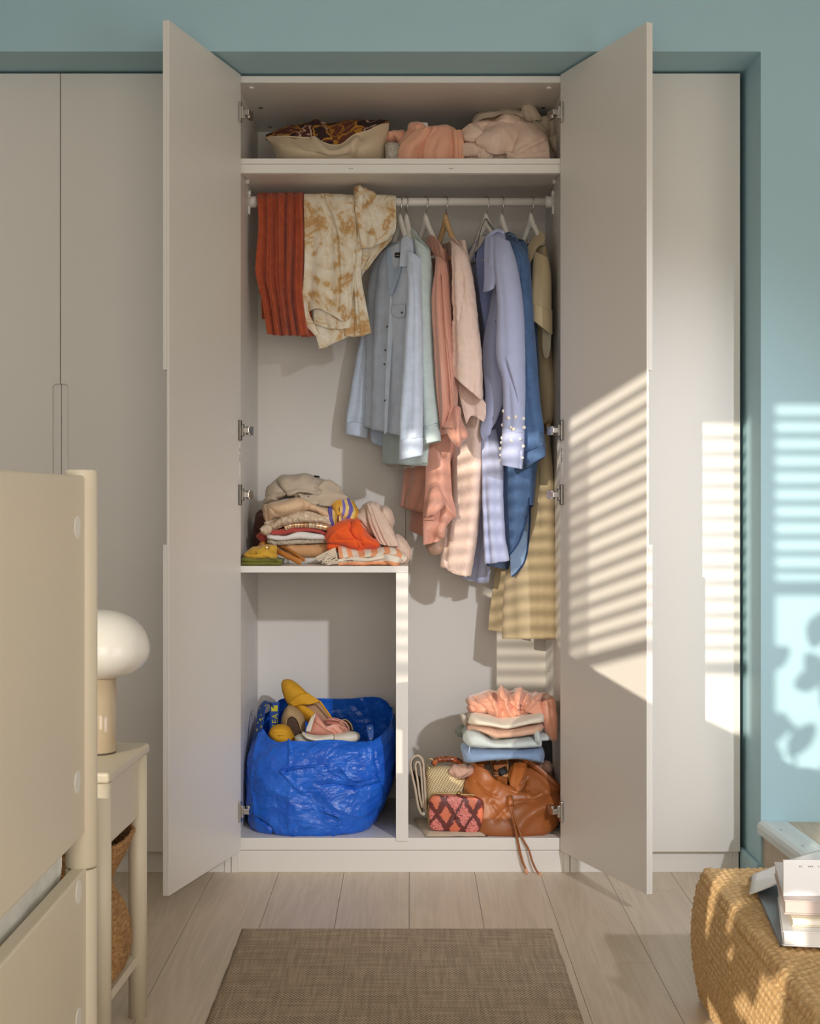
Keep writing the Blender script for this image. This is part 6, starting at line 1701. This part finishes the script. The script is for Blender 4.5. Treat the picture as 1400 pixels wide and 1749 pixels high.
wire('zip_pull', [at(826, 1424, .03), at(831, 1428, .02), at(836, 1435, .008)], .0016, M_BLACK, pc)

# ------------------------------------------------------------------ snakeskin box clutch
m = bpy.data.materials.new('pink_snakeskin'); t = NT(m)
uv = t.coord('UV')
wob = t.n('ShaderNodeTexNoise', Scale=60.0, Detail=3.0, Vector=uv)
ad = t.n('ShaderNodeVectorMath', operation='MULTIPLY_ADD'); t.link(wob.outputs['Color'], ad.inputs[0]); ad.inputs[1].default_value = (.016, .016, 0); t.link(uv, ad.inputs[2])
mp = t.n('ShaderNodeMapping'); t.link(ad.outputs[0], mp.inputs[0]); mp.inputs['Scale'].default_value = (18.5, 11.5, 1)
sp = t.n('ShaderNodeSeparateXYZ'); t.link(mp.outputs[0], sp.inputs[0])
# diamond lattice
a_ = t.math('ABSOLUTE', t.math('SUBTRACT', t.math('FRACT', t.math('ADD', sp.outputs[0], sp.outputs[1])), .5))
b_ = t.math('ABSOLUTE', t.math('SUBTRACT', t.math('FRACT', t.math('SUBTRACT', sp.outputs[0], sp.outputs[1])), .5))
mx_ = t.math('MAXIMUM', a_, b_)
scl = t.n('ShaderNodeTexVoronoi', Scale=420.0, Vector=uv)
mx_ = t.math('ADD', mx_, t.math('MULTIPLY', t.math('SUBTRACT', scl.outputs['Distance'], .4), .10))
par = t.math('LESS_THAN', t.math('FRACT', t.math('MULTIPLY', t.math('FLOOR', t.math('ADD', sp.outputs[0], sp.outputs[1])), .5)), .25)
spk = t.n('ShaderNodeTexNoise', Scale=230.0, Detail=3.0, Vector=uv)
mott = t.mix(t.math('LESS_THAN', spk.outputs[0], .44), rgb(226, 134, 126), rgb(150, 66, 60))
core = t.ramp(mx_, [(.0, rgb(214, 116, 84)), (.30, rgb(216, 118, 88)), (.32, rgb(110, 46, 42))], 'CONSTANT')
cell = t.mix(par, mott, core)
ed_ = t.math('GREATER_THAN', t.math('ADD', mx_, t.math('MULTIPLY', t.math('SUBTRACT', spk.outputs[0], .5), .26)), .425)
c = t.mix(ed_, cell, rgb(100, 42, 40))
t.link(c, t.b.inputs['Base Color']); t.b.inputs['Roughness'].default_value = .42
t.bump(scl.outputs['Distance'], .3, .001)
M_SNAKE = m
sc_ = thing('box_clutch', 'pink and brown snakeskin box clutch with brass frame and ball clasp', 'handbag', (.12, .05, FZ + .013))
def rounded_box(name, pts, Yf, Yb, m, parent, r=.004, n=8):
    """front outline in pixels at Yf, extruded to Yb with a softened edge"""
    O = np.array([tuple(at(x, y, Yf)) for x, y in pts]); O = np.vstack([catmull(np.vstack([O, O[:1]]), 81)[:-1]])
    C = O.mean(0)
    prof = [(0.02, Yf - .002), (.5, Yf - .002), (.9, Yf - .0005), (.965, Yf + .001), (.99, Yf + .003), (1, Yf + .007), (1, (Yf + Yb) / 2 - .002), (1, (Yf + Yb) / 2 + .002), (1, Yb - .007), (.99, Yb - .003), (.96, Yb), (.02, Yb)]
    P = np.array([np.stack([C[0] + (O[:, 0] - C[0]) * s, np.full(len(O), y), C[2] + (O[:, 2] - C[2]) * s], -1) for s, y in prof])
    o = grid_obj(name, P, m, parent, closed=True, caps=True)
    me = o.data
    co = np.zeros(len(me.vertices) * 3); me.vertices.foreach_get('co', co); co = co.reshape(-1, 3)
    li = np.zeros(len(me.loops), int); me.loops.foreach_get('vertex_index', li)
    me.uv_layers[0].data.foreach_set('uv', np.stack([co[li, 0] + co[li, 1] * .9, co[li, 2]], -1).ravel())
    return o
OUT = [(733, 1372), (736, 1364), (744, 1360), (765, 1360), (790, 1361.5), (812, 1363), (822, 1367), (825, 1376), (825, 1395), (824, 1410), (820, 1420), (810, 1424), (790, 1422.5), (765, 1420.5), (745, 1419), (736, 1416), (733, 1408), (732.5, 1390)]
rounded_box('front_half', OUT, .025, .060, M_SNAKE, sc_)
rounded_box('back_half', [(x * 1.0 + .3, y - .2) for x, y in OUT], .064, .098, M_SNAKE, sc_)
Of = catmull(np.array([tuple(at(x, y, .025)) for x, y in OUT + OUT[:1]]), 90)
Of[:, 1] = .062; Cc = Of.mean(0); Of = Cc + (Of - Cc) * 1.006
wire('brass_frame', [tuple(q) for q in Of[::3]] , .0028, M_BRASS, sc_, res=2)
pbl = at(783, 1355, .058)
bm = bmesh.new(); bmesh.ops.create_uvsphere(bm, u_segments=20, v_segments=14, radius=.0068, matrix=Matrix.Translation(pbl)); from_bm('ball_clasp', bm, M_BRASS, sc_, smooth=True)
wire('chain', [at(758, 1358, .066), at(765, 1356, .066), at(772, 1358, .066), at(778, 1357, .064)], .0015, M_BRASS, sc_)
cyl('hinge_pin', at(806, 1360.5, .058), at(808, 1360.5, .066), .003, M_BRASS, sc_, n=10)

# ------------------------------------------------------------------ brown leather drawstring bag
M_LEATH = mat('cognac_leather', rgb(150, 86, 42), .42, var=.10, vscale=9, bump=.12, bscale=380)
M_SUEDE = mat('tan_suede_lining', rgb(196, 148, 108), .9, var=.05)
def soft_bag(name, levels, m, parent, rim=None, n=120, rows=70, cr=0.0, cs=9.0, lines=(), ex=.7, thick=.002, oct=3, bottom=True):
    """levels: (x0, x1, yf, yb, z) in metres; rim(theta) lifts or dips the top edge"""
    L = catmull(np.array(levels, float), rows)
    th = np.linspace(0, 2 * PI, n, endpoint=False)
    c, s = np.cos(th), np.sin(th)
    ce, se = np.sign(c) * np.abs(c) ** ex, np.sign(s) * np.abs(s) ** ex
    P = np.zeros((rows, n, 3))
    P[..., 0] = (L[:, 0] + L[:, 1])[:, None] / 2 + ((L[:, 1] - L[:, 0]) / 2)[:, None] * ce
    P[..., 1] = (L[:, 2] + L[:, 3])[:, None] / 2 - ((L[:, 3] - L[:, 2]) / 2)[:, None] * se
    v = np.linspace(0, 1, rows)[:, None]
    P[..., 2] = L[:, 4][:, None]
    if rim is not None:
        w = np.clip((v - .35) / .65, 0, 1) ** 1.5
        P[..., 2] += w * np.array([rim(t) for t in th])[None]
    k0 = _nz()
    nn = normals(P, True)
    ctr = P.reshape(-1, 3).mean(0)
    if ((P - ctr) * nn).sum() < 0: nn = -nn
    f = 0
    if cr:
        q = crumple(P[..., 0] * cs + k0, P[..., 2] * cs, P[..., 1] * cs + k0, oct)
        f = cr * q * np.clip(v / .06, 0, 1)
    if len(lines):
        f = f + _lines(P, lines) * np.clip(se, 0, 1)[None] ** .4
    P = P + nn * np.broadcast_to(f, P.shape[:2])[..., None]
    P[..., 2] = np.maximum(P[..., 2], L[0, 4])
    o = grid_obj(name, P, m, parent, closed=True, thick=thick, offset=0)
    return o, P
bb = thing('drawstring_bag', 'cognac brown leather drawstring bag with its cords hanging over the wardrobe edge', 'handbag', (.3, .1, FZ))
def X_(px, Y): return at(px, 0, Y).x
def rim_b(t):
    # theta 0 right, pi/2 front, pi left, 3pi/2 back
    f = max(0, math.sin(t)); b = max(0, -math.sin(t)); r = max(0, math.cos(t))
    return (-.088 * math.exp(-((math.cos(t) - .30) / .42) ** 2) - .022 * f) * min(1, f * 2.2) + .004 * b - .012 * r
soft_bag('body', [(X_(806, .10), X_(935, .10), .02, .22, FZ), (X_(792, .08), X_(951, .08), .018, .24, FZ + .012), (X_(790, .08), X_(957, .08), .022, .25, FZ + .04), (X_(792, .08), X_(958, .08), .03, .25, FZ + .085), (X_(797, .08), X_(955, .08), .045, .24, FZ + .13), (X_(803, .08), X_(935, .08), .06, .23, FZ + .165), (X_(808, .09), X_(908, .09), .07, .21, FZ + .19), (X_(812, .09), X_(890, .09), .078, .20, FZ + .208)],
         M_LEATH, bb, rim=rim_b, cr=.006, cs=7, oct=2, thick=.003, n=150, rows=90,
         lines=[([(812, 1335), (828, 1352), (846, 1362)], 2.5, -.008), ([(900, 1332), (885, 1348), (876, 1360)], 3, -.007), ([(955, 1352), (915, 1366), (885, 1370), (862, 1382), (846, 1400)], 5, -.010), ([(958, 1372), (925, 1380), (900, 1395), (885, 1415)], 8, .009), ([(885, 1300), (915, 1320), (952, 1352)], 3, .006), ([(842, 1372), (856, 1392), (866, 1402)], 4, -.009), ([(850, 1340), (838, 1370)], 5, .006), ([(900, 1345), (905, 1365), (925, 1358)], 4, .006)])
# inner pocket, label, flaps, drawstring
patch('inner_pocket', [[(836, 1300, .185), (852, 1293, .19), (868, 1292, .185)], [(842, 1322, .165), (854, 1320, .165), (868, 1316, .165)], [(846, 1340, .15), (856, 1342, .15), (868, 1336, .15)]], M_SUEDE, bb, nu=16, nv=16, thick=.002)
patch('inner_panel', [[(839, 1303, .178), (852, 1297, .178), (863, 1294, .178)], [(844, 1324, .158), (856, 1322, .158), (866, 1318, .158)]], M_LEATH, bb, nu=10, nv=8, thick=.002)
lb = patch('label', [[(850, 1314, .160), (862, 1308.5, .160)], [(854, 1326, .150), (866, 1320, .150)]], M_LABEL, bb, nu=4, nv=4, thick=.001)
patch('label_print', [[(853.5, 1317, .1565), (861, 1313.5, .1565)], [(854.5, 1319, .155), (862, 1315.5, .155)]], M_LABELPRINT, lb, nu=4, nv=3, thick=.0004)
wire('zip', [at(846, 1301, .175), at(856, 1297, .175)], .0016, M_CHROME, bb)
patch('front_flap', [[(813, 1312, .10), (826, 1330, .078), (842, 1344, .068), (854, 1350, .064), (866, 1357, .062)], [(812, 1318, .09), (824, 1338, .068), (840, 1351, .060), (854, 1357, .057), (868, 1361, .056)]], M_LEATH, bb, nu=50, nv=10, thick=.003, folds=[(2, .004, 0, 0, 0)])
patch('side_fold', [[(872, 1310, .15), (884, 1302, .13), (900, 1304, .11)], [(868, 1326, .12), (880, 1326, .09), (900, 1322, .085)], [(872, 1345, .085), (880, 1344, .068), (896, 1340, .065)], [(872, 1359, .066), (877, 1356, .058), (888, 1352, .056)]], M_LEATH, bb, nu=30, nv=40, thick=.003, lines=[([(882, 1306), (876, 1330), (874, 1352)], 2.5, .006)])
patch('middle_fold', [[(838, 1328, .12), (852, 1326, .105), (866, 1328, .11)], [(842, 1340, .088), (854, 1338, .074), (866, 1342, .08)], [(850, 1352, .07), (858, 1352, .062), (868, 1356, .064)]], M_LEATH, bb, nu=30, nv=30, thick=.003)
patch('belt_loop', [[(815, 1297, .13), (829, 1296, .13)], [(815, 1310, .10), (826, 1312, .10)]], M_LEATH, bb, nu=8, nv=10, thick=.003)
patch('edge_tab', [[(897, 1327, .062), (900, 1325, .062)], [(886, 1340, .054), (889, 1341, .054)]], M_LEATH, bb, nu=4, nv=10, thick=.004)
strap('shoulder_strap', [at(826, 1302, .17), at(842, 1292, .15), at(860, 1287, .13), at(880, 1288, .12), at(897, 1296, .11), at(920, 1314, .10), at(945, 1338, .09), at(957, 1352, .10)], .018, .004, M_LEATH, bb)
cyl('tassel_slider', at(870, 1360, .030), at(873, 1377, .010), .0085, M_LEATH, bb, n=14, r1=.0095)
def cordpts(ps): return [at(*q) for q in ps]
d1 = wire('drawstring', cordpts([(871, 1376, .006), (875, 1396, .000), (880, 1418, -.003), (884, 1436, -.008), (888, 1456, -.010), (893, 1474, -.012), (898, 1486, -.016)]), .0036, M_LEATH, bb, n=10)
d2 = wire('drawstring', cordpts([(874, 1376, .005), (879, 1398, -.001), (886, 1418, -.004), (893, 1434, -.009), (903, 1452, -.012), (909, 1472, -.016), (916, 1487, -.020), (922, 1494, -.024)]), .0030, M_LEATH, bb, n=10)
M_RAWTIP = mat('raw_leather_tip', rgb(226, 166, 128), .8)
cyl('cord_tip', at(897, 1484, -.015), at(900, 1492, -.018), .0048, M_RAWTIP, d1, n=10)
cyl('cord_tip', at(920, 1492, -.023), at(927, 1499, -.03), .0050, M_RAWTIP, d2, n=10)

# ------------------------------------------------------------------ big blue carrier bag with shoes
m = bpy.data.materials.new('blue_woven_plastic'); t = NT(m)
uv = t.coord('UV')
ck = t.n('ShaderNodeTexChecker', Scale=330.0, Vector=uv)
n1 = t.n('ShaderNodeTexNoise', Scale=14.0, Detail=5.0, Distortion=.8, Vector=uv)
t.link(t.ramp(n1.outputs[0], [(.3, rgb(18, 86, 196)), (.7, rgb(36, 112, 224))]), t.b.inputs['Base Color'])
t.b.inputs['Roughness'].default_value = .27; t.b.inputs['Specular IOR Level'].default_value = .5
n2 = t.n('ShaderNodeTexNoise', Scale=16.0, Detail=5.0, Distortion=.6, Vector=uv)
h = t.math('ADD', t.math('MULTIPLY', ck.outputs['Fac'], .05), t.math('MULTIPLY', t.math('ABSOLUTE', t.math('SUBTRACT', n2.outputs[0], .5)), -4.0))
t.bump(h, .5, .008)
M_BLUE = m
M_BLUEIN = mat('blue_inside', rgb(14, 62, 160), .5)
bg = thing('carrier_bag', 'large crinkled blue woven plastic carrier bag full of shoes', 'bag', (-.27, .27, FZ))
def rim_f(t):
    s = math.sin(t); c = math.cos(t)
    return -.046 * max(0, s) ** .45 + .030 * max(0, -s) ** .8 + (.012 * max(0, c) ** 3) + .006 * math.sin(5 * t)
soft_bag('body', [(-.470, -.130, .035, .50, FZ), (-.493, -.108, .02, .52, FZ + .015), (-.500, -.080, .018, .53, FZ + .07), (-.501, -.055, .022, .535, FZ + .15), (-.495, -.046, .032, .535, FZ + .22), (-.476, -.050, .05, .53, FZ + .275), (-.455, -.062, .072, .52, FZ + .312)],
         M_BLUE, bg, rim=rim_f, cr=.011, cs=8.5, oct=5, n=300, rows=180, ex=.62, thick=.0015,
         lines=[([(496, 1268), (495, 1300), (482, 1318)], 1.3, .006), ([(482, 1318), (500, 1338), (522, 1358)], 1.6, .008), ([(484, 1316), (520, 1310), (548, 1308), (570, 1296)], 1.4, .007), ([(552, 1290), (560, 1318), (580, 1330)], 1.4, -.008), ([(580, 1306), (600, 1332), (640, 1326)], 1.4, .006), ([(522, 1358), (560, 1340), (610, 1346), (650, 1336)], 2.0, -.007), ([(552, 1384), (580, 1398), (566, 1428)], 1.6, .008), ([(440, 1396), (462, 1412), (468, 1428)], 2, -.010), ([(446, 1256), (432, 1330), (440, 1390)], 2, .004), ([(495, 1262), (494, 1420)], 1.2, .004), ([(636, 1250), (640, 1300), (654, 1350)], 1.6, -.006), ([(520, 1372), (528, 1400), (500, 1424)], 1.6, .006), ([(590, 1300), (612, 1290)], 1.5, .006)])
strapm = bpy.data.materials.new('blue_strap_print'); t = NT(strapm)
vo = t.n('ShaderNodeTexVoronoi', Scale=75.0, Vector=t.coord('UV'))
sepc = t.n('ShaderNodeSeparateColor'); t.link(vo.outputs['Color'], sepc.inputs[0])
k_ = t.math('MULTIPLY', t.math('LESS_THAN', vo.outputs['Distance'], .32), t.math('GREATER_THAN', sepc.outputs[0], .5))
t.link(t.mix(k_, rgb(14, 66, 140), rgb(206, 196, 40)), t.b.inputs['Base Color']); t.b.inputs['Roughness'].default_value = .6
strapp = bpy.data.materials.new('blue_strap'); NT(strapp).b.inputs['Base Color'].default_value = rgb(14, 66, 150)
def ribbon(name, rows_, m): return patch(name, rows_, m, bg, nu=8, nv=40, thick=.002)
ribbon('handle', [[(430, 1290, .17), (441, 1286, .15)], [(436, 1250, .20), (448, 1246, .17)], [(441, 1212, .24), (454, 1208, .20)], [(452, 1197, .26), (462, 1200, .22)], [(460, 1203, .24), (468, 1210, .20)]], strapm)
ribbon('handle', [[(461, 1200, .30), (477, 1199, .30)], [(460, 1225, .299), (476, 1226, .299)], [(460, 1254, .30), (476, 1256, .30)]], strapp)
ribbon('handle', [[(616, 1246, .10), (628, 1242, .10)], [(624, 1240, .075), (636, 1238, .08)], [(627, 1252, .062), (638, 1250, .066)], [(630, 1264, .058), (637, 1262, .06)]], strapm)
M_YEL = mat('yellow_print', rgb(206, 196, 40), .6)
bm = bmesh.new()
a0 = at(462, 1206, .335); a1 = at(474, 1217, .325)
v_ = [bm.verts.new(p) for p in (at(463, 1205, .2965), at(474, 1205, .2965), at(474, 1215, .2965), at(463, 1215, .2965))]
bm.faces.new(v_)
from_bm('yellow_square', bm, M_YEL, bg)
# word on the strap, written upwards
fc = bpy.data.curves.new('strap_lettering', 'FONT'); fc.body = 'IKEA'; fc.size = .027; fc.extrude = .0003
fo = bpy.data.objects.new('lettering_source', fc)
COL.objects.link(fo)
bpy.context.view_layer.update()
me = bpy.data.meshes.new_from_object(fo.evaluated_get(bpy.context.evaluated_depsgraph_get()))
bpy.data.objects.remove(fo)
me.name = 'strap_lettering'
me.materials.clear(); me.materials.append(M_YEL)
pL = at(474.5, 1249, .2965)
me.transform(Matrix.Translation(pL) @ Matrix.Rotation(-PI / 2, 4, 'Y') @ Matrix.Rotation(PI / 2, 4, 'X'))
fo = bpy.data.objects.new('strap_lettering', me)
link(fo, bg)

# shoes -------------------------------------------------------------
M_YSUEDE = mat('mustard_suede', rgb(214, 158, 34), .8, var=.08, vscale=30)
M_INSOLE = mat('tan_insole', rgb(190, 150, 118), .6)
M_DARKIN = mat('dark_shoe_inside', rgb(74, 54, 40), .8)
M_BSUEDE = mat('beige_suede', rgb(176, 148, 108), .85, var=.06, vscale=30)
M_PINKL = mat('pink_leather', rgb(222, 156, 136), .45)
M_SOLE = mat('white_rubber_sole', rgb(230, 222, 206), .6)
lf = thing('loafer', 'mustard yellow loafer sticking up out of the blue bag', 'shoe', at(520, 1210, .3))
tube('upper', [(483, 1164, .37, 496, 1164, .37, .010), (481, 1172, .36, 506, 1168, .36, .024), (484, 1186, .345, 518, 1178, .345, .034), (489, 1198, .335, 530, 1188, .335, .036), (496, 1209, .325, 545, 1197, .325, .034)], M_YSUEDE, lf, n=60, rows=50, cr=.0012, cs=20, caps=True, lines=[([(494, 1196), (510, 1186), (524, 1182)], 1.2, -.004), ([(500, 1206), (516, 1192), (534, 1188)], 1.2, -.004)])
patch('tongue', [[(494, 1200, .285), (510, 1188, .275), (526, 1184, .285)], [(502, 1206, .28), (520, 1198, .268), (538, 1192, .28)], [(513, 1201, .278), (528, 1203, .268), (547, 1198, .28)]], M_YSUEDE, lf, nu=24, nv=18, thick=.003)
patch('outer_side', [[(495, 1208, .32), (504, 1202, .295), (512, 1201, .29)], [(512, 1222, .30), (518, 1214, .275), (524, 1208, .28)], [(528, 1236, .28), (534, 1226, .262), (538, 1218, .27)], [(544, 1250, .26), (548, 1240, .25), (552, 1232, .26)]], M_YSUEDE, lf, nu=16, nv=40, thick=.003)
patch('insole', [[(512, 1202, .315), (530, 1203, .32), (546, 1199, .325)], [(524, 1214, .30), (540, 1214, .305), (554, 1212, .31)], [(538, 1226, .285), (550, 1226, .29), (562, 1224, .295)], [(548, 1240, .27), (556, 1240, .275), (568, 1236, .28)]], M_INSOLE, lf, nu=20, nv=30, thick=.002)
wire('top_edge', [at(546, 1198, .282), at(553, 1208, .278), at(560, 1218, .272), at(568, 1230, .265)], .0035, M_YSUEDE, lf)
fl_ = thing('flat_shoe', 'beige suede flat with dark opening lying in the blue bag beside the loafer', 'shoe', at(500, 1230, .28))
blob('upper', [(480, 1236), (482, 1222), (487, 1211), (494, 1205), (506, 1210), (518, 1222), (521, 1238), (518, 1256), (500, 1262), (486, 1250)], .27, .05, .04, M_BSUEDE, fl_, n=70, rings=24, cr=.001)
blob('opening', [(487, 1240), (490, 1228), (497, 1223), (505, 1226), (511, 1236), (515, 1250), (511, 1260), (500, 1258), (490, 1252)], .223, .006, .01, M_DARKIN, fl_, n=60, rings=14)  # dark cap fills the shoe opening
wire('edge_binding', [at(487, 1242, .218), at(490, 1228, .216), at(497, 1223, .214), at(505, 1226, .214), at(511, 1236, .215), at(515, 1250, .218)], .0022, M_BSUEDE, fl_)
yt_ = thing('ballet_flat', 'mustard yellow ballet flat seen toe first at the left rim of the blue bag', 'shoe', at(478, 1252, .2))
blob('toe_cap', [(459, 1250), (463, 1243), (470, 1239), (482, 1238), (492, 1242), (498, 1250), (503, 1264), (492, 1274), (470, 1268), (460, 1258)], .19, .05, .06, M_YSUEDE, yt_, n=80, rings=26, lines=[([(464, 1252), (480, 1248), (498, 1256)], 1.0, -.004), ([(474, 1258), (488, 1258), (500, 1264)], 1.0, -.004)])
pk_ = thing('sneaker', 'pink leather lace up sneaker lying on its side among the shoes in the bag', 'shoe', at(560, 1238, .2))
blob('upper', [(522, 1252), (526, 1240), (531, 1228), (536, 1219), (541, 1218), (546, 1224), (551, 1231), (560, 1237), (570, 1236), (577, 1230), (584, 1232), (590, 1240), (595, 1250), (590, 1258), (566, 1260), (540, 1258)], .20, .045, .04, M_PINKL, pk_, n=90, rings=28, lines=[([(540, 1232), (556, 1244), (570, 1250)], 2, .003), ([(568, 1246), (576, 1254)], 1.4, -.005)])
patch('heel_tab', [[(531, 1226, .165), (539, 1218, .165)], [(526, 1238, .158), (534, 1234, .153)], [(522, 1249, .158), (530, 1250, .152)]], M_SOLE, pk_, nu=8, nv=16, thick=.003)
patch('tongue', [[(554, 1230, .19), (566, 1226, .19), (578, 1228, .19)], [(558, 1236, .165), (568, 1236, .16), (578, 1234, .165)]], fabric('pink_lining', rgb(196, 120, 108), .8), pk_, nu=14, nv=10, thick=.004)
for q in ([(554, 1230, .17), (564, 1228, .15), (574, 1230, .15), (580, 1232, .155)], [(576, 1228, .15), (586, 1232, .145), (594, 1240, .15), (596, 1248, .16)], [(580, 1232, .15), (590, 1234, .145), (592, 1238, .15)], [(582, 1240, .152), (592, 1246, .15), (588, 1250, .155)]):
    wire('lace', [at(*p) for p in q], .0019, M_PINKL, pk_, n=8)
ws = thing('sneaker', 'off white sneaker whose sole edge shows under the pink one in the bag', 'shoe', at(530, 1255, .15))
tube('sole', [(516, 1250, .12, 519, 1256, .12, .02), (524, 1254, .11, 528, 1262, .11, .03), (545, 1257, .11, 548, 1266, .11, .03), (570, 1254, .12, 572, 1264, .12, .02)], M_SOLE, ws, n=30, rows=30, caps=True)
blob('upper', [(503, 1258), (512, 1254), (524, 1258), (544, 1262), (560, 1262), (556, 1272), (530, 1278), (506, 1272)], .14, .04, .04, mat('off_white_leather', rgb(198, 196, 182), .5), ws, n=60, rings=18)
ws2 = thing('canvas_shoe', 'white canvas shoe lying at the right in the blue bag', 'shoe', at(590, 1256, .2))
blob('upper', [(560, 1262), (566, 1256), (580, 1252), (598, 1250), (612, 1253), (614, 1262), (600, 1270), (570, 1272)], .16, .04, .05, M_SOLE, ws2, n=60, rings=18)
gs = thing('mule', 'dark mule with beige edge standing behind the pink sneaker in the bag', 'shoe', at(594, 1240, .28))
blob('upper', [(578, 1236), (584, 1229), (592, 1229), (600, 1236), (603, 1246), (600, 1258), (584, 1262), (576, 1250)], .27, .03, .04, M_DARKIN, gs, n=60, rings=18)
wire('edge', [at(584, 1229.5, .245), at(592, 1230, .242), at(599, 1237, .242), at(602, 1247, .245)], .0018, M_BSUEDE, gs)
